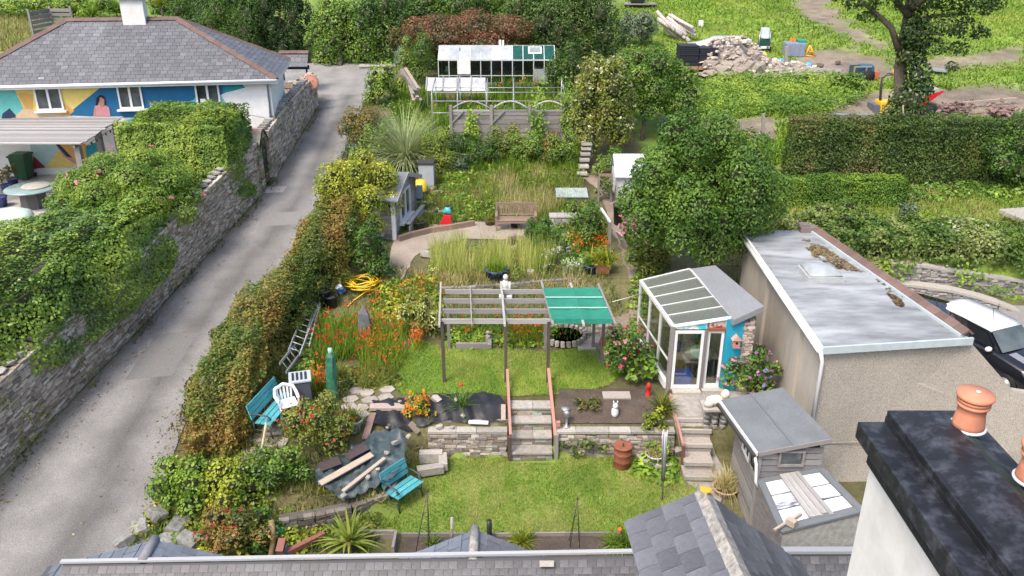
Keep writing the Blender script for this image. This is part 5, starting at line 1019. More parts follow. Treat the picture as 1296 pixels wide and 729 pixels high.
# greenhouse
yg = 46.6; dpt = 2.2; t = thing('greenhouse', 'long white framed greenhouse with whitewashed and green shaded roof panes', 'greenhouse', aty(628, 108, yg)); zb = hz(aty(628, 105, yg).x, yg)+.02
xa, xb = aty(555, 90, yg).x, aty(702, 90, yg).x; ze = aty(628, 76, yg).z; zr = aty(628, 58, yg+dpt/2).z; nb = 11; GREENW = mat('greenhouse_frame', (.52, .54, .54), (.40, .42, .42), 6, .5); PB = glass_mat('greenhouse_glass', (.6, .66, .64), .16, .08)
part_box('base_wall', ((xa+xb)/2, yg, zb+.2), (xb-xa, .1, .45), PALESTONE, t); part_box('base_wall', ((xa+xb)/2, yg+dpt, zb+.2), (xb-xa, .1, .45), PALESTONE, t)
WASH = mat('whitewashed_glass', (.40, .43, .445), (.28, .305, .33), 3, .4, rnd=.14, big=.15); GNET = mat('green_shaded_glass', (.004, .04, .03), (.01, .075, .058), 4, .3, rnd=.15)
for k in range(nb+1):
    x = xa+(xb-xa)*k/nb
    for y in (yg, yg+dpt): part_box('mullion', (x, y, (zb+ze)/2), (.045, .045, ze-zb), GREENW, t)
    for y in (yg, yg+dpt): part_beam('glazing_bar', (x, y, ze), (x, yg+dpt/2, zr), .045, .05, GREENW, t)
for y, z in ((yg, ze), (yg+dpt, ze), (yg+dpt/2, zr)): part_beam('frame_rail', (xa, y, z), (xb, y, z), .06, .07, GREENW, t)
for z in (zb+.8,): part_beam('frame_rail', (xa, yg, z), (xb, yg, z), .04, .04, GREENW, t)
for k in range(nb):
    x = xa+(xb-xa)*(k+.5)/nb; wd = (xb-xa)/nb-.06
    for sgn in (0, 1):
        y0_, y1_ = (yg, yg+dpt/2) if sgn == 0 else (yg+dpt, yg+dpt/2)
        m = WASH if k < 7 else GNET
        q = MB(); q.prism([(x-wd/2, y0_, ze+.02), (x+wd/2, y0_, ze+.02), (x+wd/2, y1_, zr+.02), (x-wd/2, y1_, zr+.02)], (0, 0, .015)); q.build('roof_pane', m, t)
    part_box('wall_pane', (x, yg+.01, (zb+.43+ze)/2), (wd, .012, ze-zb-.43), PB, t); part_box('wall_pane', (x, yg+dpt, (zb+.43+ze)/2), (wd, .012, ze-zb-.43), GNET if k > 5 else PB, t)
for k in (8, ): pass
q = aty(677, 62, yg+.7); part_box('roof_vent', (q.x, yg+.72, ze+(zr-ze)*.68), (.75, .62, .05), WHITE, t, (math.atan2(zr-ze, dpt/2), 0, 0)); part_box('vent_pane', (q.x, yg+.70, ze+(zr-ze)*.68+.03), (.6, .45, .04), PB, t, (math.atan2(zr-ze, dpt/2), 0, 0))
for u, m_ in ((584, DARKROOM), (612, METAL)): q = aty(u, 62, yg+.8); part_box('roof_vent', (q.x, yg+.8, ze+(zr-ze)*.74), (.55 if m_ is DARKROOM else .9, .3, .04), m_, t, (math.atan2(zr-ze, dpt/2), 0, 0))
q = aty(587, 80, yg-.05); part_box('loose_panel', (q.x, yg-.06, ze-.35), (.72, .03, .8), WHITE, t)
q = aty(634, 55, yg+dpt/2); part_box('ridge_cap', (q.x-.05, yg+dpt/2, zr+.15), (.14, .2, .3), WHITE, t); part_box('ridge_cap', (q.x+.12, yg+dpt/2, zr+.1), (.1, .2, .4), WHITE, t)
for sgn in (xa, xb): q = MB(); q.prism([(sgn, yg, zb+.4), (sgn, yg+dpt, zb+.4), (sgn, yg+dpt, ze), (sgn, yg+dpt/2, zr), (sgn, yg, ze)], (.015, 0, 0)); q.build('gable_pane', PB, t)
gp = thing('greenhouse_staging', 'slatted staging with pots and pale tools inside the greenhouse', 'staging', ((xa+xb)/2, yg+1, zb)); part_box('bench_top', ((xa+xb)/2, yg+1.5, zb+.8), (xb-xa-.4, .6, .05), GREYW, gp)
for k in range(10): x = xa+.4+k*.62; b = MB(); b.lathe((x, yg+1.4, zb+.83), [(.1, 0), (.14, .24), (0, .24)], 10); b.build('pot', TERRA if k % 2 else UPVC, gp); part_box('leg', (x, yg+1.25, zb+.4), (.05, .05, .8), GREYW, gp)
q = aty(684, 92, yg-.3); part_box('framed_panel', (q.x, yg-.3, q.z-.2), (.8, .04, .8), F1, None); o = C.objects[-1]; tag(o, 'pale framed window panel leaning on the right end of the greenhouse', 'panel')
# upper steps
t = thing('stone_steps', 'narrow pale stone steps climbing between shrubs at the top right of the garden', 'steps', G(738, 222))
for k, (u, v) in enumerate(((737, 222), (739, 213), (740, 204.5), (741, 197), (742, 190), (743, 184))): p = G(737, 224); z = p.z+.12+.2*k; q = atz(u, v, z); part_box('tread', (q.x, q.y+.2, z+.04), (.44, .4, .09), PALESTONE, t, .03*math.sin(k*3)); part_box('riser', (q.x, q.y+.22, z-.05), (.42, .3, .14), MORTAR, t)
# woodpile by the veg plot
t = thing('timber_pile', 'heap of old grey planks leaning on the bank above the pampas grass', 'timber pile', G(518, 120))
for k in range(11): a_ = aty(505+random.uniform(0, 12), 86+random.uniform(0, 18), 44.5); b_ = aty(520+random.uniform(0, 14), 108+random.uniform(0, 20), 42.5); part_beam('plank', a_, b_, .16, .05, [GREYW, OLDWOOD, PLANK][k % 3], t)
b = MB(); q = G(506, 80); b.smooth = False; b.box(q+Vector((0, 0, .4)), (.7, .5, .7), .4); b.box(q+Vector((.2, 0, .9)), (.5, .4, .3), .9); tag(b.build('grey_blue_crate', mat('grey_blue_plastic', (.34, .42, .44), (.2, .25, .27), 6), None, bevel=.03), 'pale grey-blue crate stack at the top corner of the lane', 'crate')
q = G(478, 84); tag(part_box('lane_slab', q+Vector((0, 0, .06)), (2.2, .9, .08), PALESTONE, None, .1), 'pale concrete slab across the far end of the lane', 'slab')
# white playhouse
p = G(792, 252); t = thing('playhouse', 'little white timber playhouse behind the big green tree', 'playhouse', p); x0, x1 = aty(781, 220, p.y).x, aty(812, 220, p.y).x; zev = aty(780, 224, p.y).z; zrd = aty(782, 206, p.y+.5).z; PW = mat('white_boards', (.55, .57, .58), (.44, .46, .47), 5, .6, rnd=.05)
for k in range(9): part_box('board', ((x0+x1)/2, p.y, p.z+.1+k*(zev-p.z)/9), (x1-x0, .04, (zev-p.z)/9*.95), PW, t); part_box('board', (x0, p.y+.8, p.z+.1+k*(zev-p.z)/9), (.04, 1.6, (zev-p.z)/9*.95), PW, t)
b = MB(); b.add([Vector((x, y, z)) for x, y, z in ((x0-.1, p.y-.15, zev), (x1+.2, p.y-.15, zev), (x1+.2, p.y+.8, zrd+.25), (x0-.1, p.y+.8, zrd+.25), (x1+.2, p.y+1.75, zev), (x0-.1, p.y+1.75, zev))]+[Vector((x, y, z+.05)) for x, y, z in ((x0-.1, p.y-.15, zev), (x1+.2, p.y-.15, zev), (x1+.2, p.y+.8, zrd+.25), (x0-.1, p.y+.8, zrd+.25), (x1+.2, p.y+1.75, zev), (x0-.1, p.y+1.75, zev))], [(0, 1, 2, 3), (3, 2, 4, 5), (6, 9, 8, 7), (9, 11, 10, 8), (0, 6, 7, 1), (5, 4, 10, 11), (0, 3, 9, 6), (3, 5, 11, 9), (1, 7, 8, 2), (2, 8, 10, 4)]); b.build('roof', PW, t)
# ================================================================ GLASSHOUSE LEAN-TO
gz = 1.1; FL = atz(846, 495, gz); t = thing('glasshouse', 'lean-to glasshouse with clear sloping roof, grey flat roof and turquoise end panel', 'glasshouse', FL)
yF = FL.y; x0 = FL.x; pFT = aty(850, 413, yF); zf = pFT.z; x0 = (x0+pFT.x)/2
yB = yF+2.9; xm = aty(926, 404, yF).x; zm = aty(924, 402, yF).z; xr = aty(965, 390, yF).x-.05; zr_ = aty(966, 386, yF).z
xlB = aty(811, 353, yB).x; zlB = aty(811, 353, yB).z; xmB = aty(873, 341, yB).x; xrB = aty(905, 338, yB).x; zmB = aty(873, 341, yB).z; zlB = min(zlB, zf+.05)
def lp(a, b, f): return Vector(a).lerp(Vector(b), f)
FLt, FMt, BLt, BMt = Vector((x0, yF, zf)), Vector((xm, yF, zm)), Vector((xlB, yB, zlB)), Vector((xmB, yB, zmB))
FRAMEW = mat('aged_white_frame', (.62, .62, .60), (.44, .43, .41), 8, .6)
for k in range(6): part_beam('glazing_bar', lp(FLt, BLt, k/5), lp(FMt, BMt, k/5), .07 if k in (0, 5) else .045, .07, FRAMEW if k else WHITE, t)
for k in range(5):
    q = [lp(FLt, BLt, k/5), lp(FMt, BMt, k/5), lp(FMt, BMt, (k+1)/5), lp(FLt, BLt, (k+1)/5)]; b = MB(); b.prism([p+Vector((0, 0, .02)) for p in q], (0, 0, .012)); b.build('roof_pane', GLASSD, t)
part_beam('gutter', FLt, BLt, .09, .09, FRAMEW, t); part_beam('ridge_bar', FMt, BMt, .06, .06, FRAMEW, t)
for k in range(4):
    p = lp(FLt, BLt, k/3*.99); part_beam('side_post', (p.x, p.y, gz), p, .07, .06, FRAMEW if k else OLDWOOD, t)
    if k < 3: q = lp(FLt, BLt, (k+1)/3); b = MB(); b.prism([(p.x, p.y, gz+.3), (q.x, q.y, gz+.3), q-Vector((0, 0, .05)), p-Vector((0, 0, .05))], (.012, 0, 0)); b.build('side_pane', GLASS, t)
part_beam('sill_board', (x0-.05, yF, gz+.2), (xlB-.05, yB, gz+.2), .1, .22, WHITE, t); part_beam('mid_rail', lp(FLt, (x0, yF, gz), .55), lp(BLt, (xlB, yB, gz), .55), .04, .04, FRAMEW, t)
# front: two white doors, painted header, turquoise panel
dz = gz+.12; zd = aty(860, 418, yF).z; xd = [x0+.07, aty(889, 450, yF).x, xm-.02]
part_box('front_post', (x0, yF, (gz+zf)/2), (.11, .1, zf-gz), OLDWOOD, t); part_box('front_post', (xd[1]+.03, yF, (gz+zd)/2), (.1, .1, zd-gz), OLDWOOD, t)
def doorf(xa, xb, z0, z1, y, nm='door'):
    b = MB(); w_ = .07
    b.beam((xa+w_/2, y, z0), (xa+w_/2, y, z1), w_, .05, (0, 1, 0)); b.beam((xb-w_/2, y, z0), (xb-w_/2, y, z1), w_, .05, (0, 1, 0)); b.beam((xa+w_, y, z0+w_*.7), (xb-w_, y, z0+w_*.7), .05, w_*1.4); b.beam((xa+w_, y, z1-w_/2), (xb-w_, y, z1-w_/2), .05, w_); d = b.build(nm, WHITE, t)
    b = MB(); b.box(((xa+xb)/2, y+.01, (z0+z1)/2), (xb-xa-2*w_+.02, .012, z1-z0-2*w_)); b.build('pane', GLASS, d)
doorf(xd[0], xd[1]-.02, dz, zd, yF-.04); doorf(xd[1]+.09, xd[2]-.12, dz, zd-.02, yF+.03)
part_box('threshold', ((xd[0]+xd[1])/2, yF-.12, gz+.05), (xd[1]-xd[0], .3, .12), PALESTONE, t); part_box('threshold', ((xd[1]+xd[2])/2+.05, yF-.02, gz+.06), (xd[2]-xd[1], .35, .12), PALESTONE, t)
HP = mat('flaking_teal_paint', (.04, .40, .50), (.62, .60, .56), 5, .7, lo=.45, hi=.55)
b = MB(); b.prism([(x0, yF, zd+.03), (xd[1]+.05, yF, zd+.03), (xd[1]+.05, yF, zf+(zm-zf)*.55-.04), (x0, yF, zf-.05)], (0, .04, 0)); b.build('header_board', HP, t)
b = MB(); b.prism([(xd[1]+.1, yF, zd+.08), (xm, yF, zd+.08), (xm, yF, zm-.08), (xd[1]+.1, yF, zf+(zm-zf)*.6-.03)], (0, .03, 0)); b.build('stained_pane', mat('painted_pane', (.40, .36, .33), (.32, .04, .03), 7, .4, lo=.52, hi=.56), t); part_box('header_rail', ((xd[1]+xm)/2+.05, yF, zd+.03), (xm-xd[1], .08, .08), RUST, t)
part_box('end_panel', ((xm-.12+aty(942, 410, yF).x)/2, yF, (gz+zm)/2), (aty(942, 410, yF).x-xm+.12, .1, zm-gz-.05), mat('turquoise_panel', (.015, .24, .36), (.02, .29, .42), 4, .5), t)
# grey flat roof on stone back wall
b = MB(); RT = [Vector((xm, yF-.18, zm)), Vector((xr+.05, yF-.1, zr_)), Vector((xrB, yB, zmB+.12)), Vector((xmB, yB, zmB))]; b.prism([p-Vector((0, 0, .16)) for p in RT], (0, 0, .18)); b.build('flat_roof', mat('grey_flat_roof', (.205, .215, .23), (.175, .185, .20), 14, .7, .05, big=.05, bsc=1), t, bevel=.01)
q = atz(934, 385, zm+.05); b = MB(); b.lathe((q.x, q.y, zm+.13), [(.06, 0), (.05, .04), (0, .05)], 10); b.build('roof_outlet', BLACKP, t)
b = MB(); wp = [(aty(940, 410, yF).x+.02, yF+.08, gz-.1, zm-.12), (xr-.1, yF+.08, gz-.1, zm-.05)]; wall_core(b, wp, .3); stone_face(b, wp, 1, .32, .07, (.1, .26), [(.46, .38, .33), (.38, .31, .27), (.30, .25, .22), (.52, .45, .4)]); wp2 = [(xr-.15, yF+.2, gz-.1, zm-.1), (xrB-.1, yB, gz-.1, zmB-.1)]; wall_core(b, wp2, .3); stone_face(b, wp2, 1, .32, .09); b.build('back_wall', STONE, t, fix=False)
# things inside and on it
q = aty(940-2, 430, yF); p = Vector(((xm+aty(940, 410, yF).x)/2+.0, yF-.1, aty(930, 430, yF).z)); bh = thing('bird_house', 'small pinkish wooden bird house on the turquoise panel', 'bird house', p)
b = MB(); b.box(p+Vector((0, -.03, -.02)), (.19, .12, .2)); b.build('box', mat('pink_wood', (.40, .20, .16)), bh); b = MB(); b.prism([p+Vector((-.13, -.12, .07)), p+Vector((.13, -.12, .07)), p+Vector((0, -.12, .22))], (0, .18, 0)); b.build('roof', mat('pink_roof', (.48, .30, .24)), bh)
b = MB(); b.lathe(p+Vector((0, -.105, 0)), [(.035, 0), (0, -.0)], 8, rot=Euler((1.57, 0, 0)).to_matrix()); b.build('hole', BLACKP, bh); part_box('perch', p+Vector((0, -.14, -.12)), (.22, .06, .02), BW_, bh)
ws = thing('potting_bench', 'plank potting bench inside the glasshouse', 'bench', (x0+.9, yF+.5, gz)); part_box('top', (x0+.75, yF+.6, gz+.85), (1.3, .6, .05), PLANK, ws)
for dx in (-.55, .55): part_box('leg', (x0+.75+dx, yF+.6, gz+.42), (.06, .5, .84), OLDWOOD, ws)
o = part_box('blue_crate', (x0+.42, yF+.3, gz+.3), (.5, .35, .32), mat('cobalt_plastic', (.02, .07, .42), (.03, .1, .5), 4, .4), None); tag(o, 'blue plastic crate on the glasshouse floor behind the door', 'crate')
b = MB(); b.lathe((x0+.95, yF+.55, gz+.9), [(0, 0), (.26, 0), (.3, .04), (.26, .05), (0, .03)], 20, rot=Euler((.3, 0, 0)).to_matrix()); tag(b.build('tray', mat('green_rim_tray', (.42, .52, .48), (.25, .42, .22), 5), None), 'round tray on the glasshouse potting bench', 'tray')
b = MB(); b.lathe((x0+1.05, yF+.75, gz+.88), [(.1, 0), (.13, .2), (.1, .3), (.05, .32), (.05, .36), (0, .36)], 12); tag(b.build('watering_can', mat('lime_plastic', (.30, .45, .02), rough=.4), None), 'lime green watering can on the glasshouse potting bench', 'watering can')
b = MB(); b.beam((x0+.9, yF+.9, gz+1.2), (x0+1.15, yF+.9, gz+2.0), .2, .04, (0, 1, 0)); tag(b.build('green_strip', mat('jade_sheet', (.01, .25, .16)), None), 'jade green strip hanging inside the glasshouse', 'strip')
b = MB(); b.lathe((x0+.3, yF+.7, gz+.9), [(.12, 0), (.14, .22), (0, .22)], 12); tag(b.build('blue_pot', BLUEPOT, None), 'blue pot on the glasshouse potting bench', 'pot')
pl = thing('glasshouse_plants', 'leafy plants standing at the back inside the glasshouse', 'plants', (x0+1, yF+2, gz)); cs = [[x0+.6, yF+1.9, gz+.9, .5, .6, .6], [x0+1.4, yF+2.2, gz+1.1, .5, .5, .7], [x0+1.0, yF+1.4, gz+.5, .4, .4, .4]]; Pq, Nq = clumps(cs, 1600); leaves('foliage', Pq, Nq, .11, .06, OLV, pl)
b = MB(); b.prism([(xm, yF+.2, gz), (xmB, yB, gz), (xmB, yB, zmB-.25), (xm, yF+.2, zm-.25)], (.03, 0, 0)); b.build('inner_wall', mat('pale_inner_wall', (.42, .38, .28), (.30, .26, .2), 4), t)
# right-hand steps
t = thing('garden_steps', 'curving concrete and stone steps beside the grey shed', 'steps', G(885, 600))
for k, (u, v, w_) in enumerate(((884, 601, .75), (884, 583, .72), (882, 560, .75), (880, 542, .8), (874, 528, .9))):
    z = .16+.2*k; q = atz(u, v, z); part_box('tread', (q.x, q.y+.15, z-.06), (w_, .5, .12), PAVE, t, -.03); part_box('nosing', (q.x, q.y-.1, z-.02), (w_, .08, .1), PALESTONE, t, -.03); part_box('riser', (q.x, q.y-.0, z-.16), (w_*.97, .2, .14), STONEP, t, -.03)
t = thing('handrail', 'thin faded red handrail with posts beside the right-hand steps', 'handrail', G(862, 590)); a_, b_ = aty(848, 498, 19.5), aty(865, 565, 17.6); part_beam('rail', a_, b_, .06, .07, PINKW, t); q = G(864, 590); part_beam('post', q, (b_.x, b_.y, b_.z+.05), .08, .08, RB, t); q = a_-Vector((0, 0, .9)); part_beam('post', q, a_+Vector((0, 0, .1)), .09, .09, DARKW, t)
p = G(904, 545); t = thing('stone_plinth', 'small stone plinth beside the right-hand steps', 'plinth', p)
for r_ in range(4):
    for k in range(3): rock('stone', p+Vector((-.22+.22*k, .1, .1+.15*r_)), (.26, .35, .17), STONEP, t, (0, 0, random.uniform(-.2, .2)))
part_box('slab', p+Vector((0, .1, .69)), (.75, .5, .06), PALESTONE, t)
t = thing('lion_statue', 'pale stone crouching animal statue on the plinth by the shed', 'statue', p+Vector((0, .1, .72))); b = MB(); b.smooth = True; c = p+Vector((0, .1, .72)); CR = mat('cream_stone', (.70, .66, .56), (.52, .48, .4), 8, .85, .2); b.blob(c+Vector((-.02, 0, .15)), (.55, .28, .3), 2, .08, 3); b.blob(c+Vector((.2, -.05, .36)), (.24, .24, .26), 2, .12, 5); b.blob(c+Vector((-.22, -.1, .1)), (.25, .14, .2), 2, .1, 6); b.blob(c+Vector((.15, -.16, .08)), (.22, .1, .14), 2, .1, 6); b.build('figure', CR, t)

# SHED ---------------------------------------------------------------------
TL, TR_, BR_, BL_ = atz(912.5, 506, 2.25), atz(991, 490, 2.6), atz(1053, 554.5, 2.6), atz(960, 572, 2.25)
t = thing('garden_shed', 'weathered grey board shed with a grey felt pent roof', 'shed', ((TL.x+BR_.x)/2, (TL.y+BR_.y)/2, 0))
b = MB(); b.prism([p-Vector((0, 0, .06)) for p in (TL, BL_, BR_, TR_)], (0, 0, .06)); b.build('roof', FELT, t)
part_beam('felt_seam', TL.lerp(TR_, .48)+Vector((0, 0, .004)), BL_.lerp(BR_, .48)+Vector((0, 0, .004)), .04, .012, FELT, t)
part_beam('fascia', TL+Vector((-.02, 0, -.06)), BL_+Vector((-.02, 0, -.06)), .03, .1, WHITE, t); part_beam('fascia', BL_+Vector((0, -.02, -.05)), BR_+Vector((0, -.02, -.05)), .03, .1, OLDWOOD, t); part_beam('gutter', TL+Vector((-.07, 0, -.12)), BL_+Vector((-.07, 0, -.12)), .07, .06, STEELD, t)
ins = .1; xL, xR, yN, yFar = BL_.x+ins, BR_.x-ins, BL_.y+ins, TL.y-ins; zL, zR = 2.18, 2.5
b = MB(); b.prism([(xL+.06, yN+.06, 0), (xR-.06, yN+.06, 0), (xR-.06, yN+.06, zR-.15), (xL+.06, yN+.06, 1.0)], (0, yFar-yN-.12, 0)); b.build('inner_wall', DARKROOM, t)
wx0, wx1, wz0, wz1 = xL+(xR-xL)*.28, xL+(xR-xL)*.70, 1.85, 2.22
n_ = 15; SHEDW = mat('shed_board', (.27, .26, .26), (.15, .145, .145), 8, .85, .3, rnd=.3, st=(.6, 3, 3))
for k in range(n_):
    z = .08+k*.165; top = z+.165
    if z > zR: break
    xa = xL if z < zL-.1 else xL+(z+.1-zL)/(zR-zL)*(xR-xL)
    if wz0-.08 < z < wz1: 
        if xa < wx0: part_box('board', ((xa+wx0)/2, yN, z), (wx0-xa, .03, .138), SHEDW, t)
        part_box('board', ((wx1+xR)/2, yN, z), (xR-wx1, .03, .138), SHEDW, t)
    else: part_box('board', ((xa+xR)/2, yN, z), (xR-xa, .03, .138), SHEDW, t)
    if z < 1.35: part_box('board', (xL, (yN+yFar)/2, z), (.03, yFar-yN, .138), OLDWOOD, t)
window(((wx0+wx1)/2, yN-.02, (wz0+wz1)/2), wx1-wx0, wz1-wz0+.05, t, (1, 0, 0), (0, -1, 0), 1, False, OLDWOOD, .05)
for k in range(3):
    ya = yN+.05+(yFar-yN-.1)*(k+.5)/3; window((xL, ya, 1.76), (yFar-yN-.1)/3-.03, .74, t, (0, -1, 0), (-1, 0, 0), 1 if k != 1 else 2, False, WHITE if k == 1 else OLDWOOD, .05, .06, WG)
part_beam('corner_board', (xL-.02, yN-.02, 0), (xL-.02, yN-.02, zL), .07, .07, GREYW, t)
b = MB(); b.tube([BL_+Vector((-.05, .05, -.12)), BL_+Vector((-.03, -.05, -.3)), (xL-.06, yN-.08, 1.45), (xL-.0, yN-.12, 1.3)], .035, 8); b.build('downpipe', UPVC, t)
# polycarbonate lean-to cold frame
a0, a1, a2, a3 = Vector((xL+.0, yN-.05, 1.42)), Vector((xR+.05, yN-.05, 1.74)), atz(1095, 648, 1.62), atz(988, 676, 1.28)
t = thing('lean_to_frame', 'low lean-to with white panel roof and grey felt edges against the shed', 'lean-to', (a3.x+.6, a3.y+.6, 0)); PC = mat('white_panel', (.66, .68, .69), (.56, .59, .61), 3, .35); PCS = mat('stained_white_panel', (.72, .74, .75), (.09, .10, .16), 2.2, .4, lo=.44, hi=.6, st=(.5, 1.8, 1))
for i in range(2):
    for j in range(3):
        f0, f1, g0, g1 = [(.07, .40), (.62, .92)][i]+(j/3*.84+.06, (j+1)/3*.84+.03); P4 = [a0.lerp(a1, f).lerp(a3.lerp(a2, f), g) for f, g in ((f0, g0), (f1, g0), (f1, g1), (f0, g1))]
        b = MB(); b.prism(P4, (0, 0, .02)); b.build('panel', PCS if j == 1 else PC, t)
def q4(f, g, d=0): p = a0.lerp(a1, f).lerp(a3.lerp(a2, f), g); return p+Vector((0, 0, d))
b = MB(); b.prism([q4(0, 0, -.05), q4(1, 0, -.05), q4(1, 1, -.05), q4(0, 1, -.05)], (0, 0, .04)); b.build('deck', mat('white_batten', (.26, .26, .25), (.16, .16, .155), 6), t)
for f0, f1 in ((.0, .07), (.92, 1.0)): part_beam('felt_edge', q4((f0+f1)/2, 0, .03), q4((f0+f1)/2, 1, .03), .16, .05, FELT, t)
part_beam('felt_edge', q4(0, .95, .03), q4(1, .95, .03), .2, .06, FELT, t); part_beam('felt_edge', q4(.0, .02, .02), q4(1, .02, .02), .12, .05, FELT, t)
for f, w_ in ((.40, .17), (.47, .17), (.54, .16), (.605, .1)): part_beam('plank', q4(f-.02, -.0, .07), q4(f+.02, .9+random.uniform(-.03, .05), .07), w_, .04, GREYW, t)
for (f0, g0), (f1, g1) in (((0, 1), (1, 1)), ((0, 0), (0, 1)), ((1, 0), (1, 1))):
    p, q = q4(f0, g0, -.05), q4(f1, g1, -.05); b = MB(); b.prism([p, q, Vector((q.x, q.y, 0)), Vector((p.x, p.y, 0))], (0, .04, 0) if g0 == g1 else (.04, 0, 0)); b.build('side_wall', OLDWOOD if f0 == f1 == 0 else STONEP, t)
p, q = aty(993, 660, 13.4), aty(1015, 643, 13.8); mlt = thing('wooden_mallet', 'pale wooden mallet lying on the corner of the lean-to', 'mallet', p); part_beam('handle', atz(980, 671, 1.42), atz(1014, 650, 1.5), .05, .05, PLANK, mlt); part_beam('head', atz(996, 658, 1.5), atz(1007, 664, 1.5), .14, .14, PLANK, mlt)

# GARAGE -------------------------------------------------------------------
zg = 3.9; NL, NR, FLg, FR = atz(1042, 441, zg), atz(1228, 429, zg), atz(949, 318, zg), atz(1030, 292, zg); FLg = Vector((NL.x-.0, FR.y, zg)) 
FLg.x = atz(955, 300, zg).x-.25
t = thing('garage', 'pebble-dashed flat roofed garage with a row of red tiles along one side', 'garage', (NL.x+1.7, (NL.y+FR.y)/2, 0)); PD = mat('pebbledash', (.47, .43, .37), (.20, .18, .155), 60, .95, .9, lo=.42, hi=.6, big=.06, bsc=.7); SM = mat('smooth_render', (.40, .36, .31), (.33, .30, .26), 3, .9, .1, big=.08, bsc=.6, st=(1, 1, .4))
LED = Vector((0, 0, -.12))
def slabwall(nm, pts, off, m): b = MB(); b.prism(pts, off); return b.build(nm, m, t)
nl, nr, fl_, fr = [p.copy() for p in (NL, NR, FLg, FR)]; ii = .1
slabwall('front_wall', [(nl.x+ii, nl.y+ii, -.3), (nr.x+6, nr.y+ii, -.3), (nr.x+6, nr.y+ii, 1.6), (nr.x+1.45, nr.y+ii, 2.4), (nr.x+.05, nr.y+ii, zg-.10), (nl.x+ii, nl.y+ii, zg-.12)], (0, .2, 0), PD)
slabwall('wall_band', [(nl.x+ii-.01, nl.y+ii-.012, 1.18), (nr.x+2.6, nr.y+ii-.012, 1.18), (nr.x+2.6, nr.y+ii-.012, 1.21), (nl.x+ii-.01, nl.y+ii-.012, 1.21)], (0, .01, 0), SM)
slabwall('side_wall', [(nl.x+ii, nl.y+ii+.2, -.3), (nl.x+ii, nl.y+ii+.2, zg-.12), (fl_.x+ii, fl_.y-ii, zg-.12), (fl_.x+ii, fl_.y-ii, -.3)], (.2, 0, 0), SM)
for f in (.22, .62): p = nl.lerp(fl_, f); part_box('pilaster', (p.x+.06, p.y, 1.8), (.12, .35, 3.7), SM, t)
slabwall('far_wall', [(fl_.x+ii, fl_.y-ii, -.3), (fr.x, fr.y-ii, -.3), (fr.x, fr.y-ii, zg-.1), (fl_.x+ii, fl_.y-ii, zg-.1)], (0, -.2, 0), SM); slabwall('side_wall', [(nr.x-.1, nr.y+ii, 0), (fr.x-.1, fr.y-ii, 0), (fr.x-.1, fr.y-ii, zg-.1), (nr.x-.1, nr.y+ii, zg-.1)], (-.2, 0, 0), SM)
b = MB(); b.prism([nl+LED, nr+LED, fr+LED, fl_+LED], (0, 0, .13)); b.build('flat_roof', mat('weathered_roof_felt', (.30, .318, .33), (.155, .165, .175), 1.5, .6, .1, st=(.5, 1.7, 1), big=.22, bsc=.5, lo=.40, hi=.66), t)
b = MB(); b.beam(nl+Vector((-.02, -.03, -.04)), nr+Vector((.05, -.03, -.04)), .06, .18); b.build('front_trim', mat('pale_blue_trim', (.42, .48, .50), (.36, .42, .44), 4), t); b = MB(); b.tube([nl+Vector((-.1, -.05, -.05)), fl_+Vector((-.1, 0, -.05))], .06, 8); b.build('gutter', UPVC, t); part_beam('side_fascia', nl+Vector((-.03, .0, -.03)), fl_+Vector((-.03, 0, -.03)), .05, .16, WHITE, t)
b = MB(); b.tube([nl+Vector((-.08, -.08, -.05)), nl+Vector((.03, -.0, -.35)), (nl.x+.03, nl.y-.02, 1.3)], .045, 8); b.build('downpipe', UPVC, t)
tiles(fr+Vector((0, 0, .08)), nr+Vector((-.02, .1, .08)), t, .34, None or tile_me, .06); part_beam('verge_board', fr+Vector((-.16, 0, .03)), nr+Vector((-.16, .1, .03)), .12, .1, mat('pale_blue_trim', (.42, .48, .50)), t)
b = MB(); b.box(fr+Vector((-.25, -.1, .1)), (.5, .3, .2)); b.box(fr+Vector((-.4, -.1, .24)), (.3, .25, .1)); b.build('flashing_block', mat('purple_brick', (.18, .14, .14)), t, bevel=.01)
p = atz(1038, 350, zg); sk_ = thing('roof_light', 'square domed roof light on the garage roof', 'roof light', p); part_box('kerb', p+Vector((0, 0, .08)), (1.0, .95, .16), mat('grey_white', (.40, .42, .43), (.28, .30, .31), 4), sk_); b = MB(); b.smooth = True; b.prism([p+Vector((x, y, .16)) for x, y in ((-.44, -.42), (.44, -.42), (.44, .42), (-.44, .42))], (0, 0, .05)); b.add([p+Vector((x*k, y*k, z)) for k, z in ((1, .21), (.75, .3), (.3, .35)) for x, y in ((-.42, -.4), (.42, -.4), (.42, .4), (-.42, .4))], [(i*4+j, i*4+(j+1) % 4, i*4+4+(j+1) % 4, i*4+4+j) for i in range(2) for j in range(4)]+[(8, 9, 10, 11)]); b.build('dome', mat('dome_plastic', (.36, .39, .40), (.26, .29, .30), 3, .3), sk_)
mo = thing('roof_moss', 'brown moss and leaf litter drifted along the garage roof tiles', 'moss', FR+Vector((-.8, -.8, 0))); 
def litter(px, n, s_):
    poly = [tuple(atz(u, v, zg+.02)[:2]) for u, v in px]; a = np.array(poly); lo, hi = a.min(0), a.max(0); Q = lo+RNG.random((n, 2))*(hi-lo); Q = Q[inpoly(Q, poly)]; Pq = np.concatenate([Q, np.full((len(Q), 1), zg+.03)], 1); keep = sn(Pq, 2.2) > -.35; return Pq[keep]
Pq = np.concatenate([litter([(1012, 305), (1030, 302), (1062, 325), (1092, 345), (1060, 340), (1030, 325)], 1500, .05), litter([(1122, 370), (1140, 378), (1162, 395), (1140, 393)], 400, .05), litter([(1105, 352), (1130, 362), (1150, 380), (1120, 366)], 60, .05)])
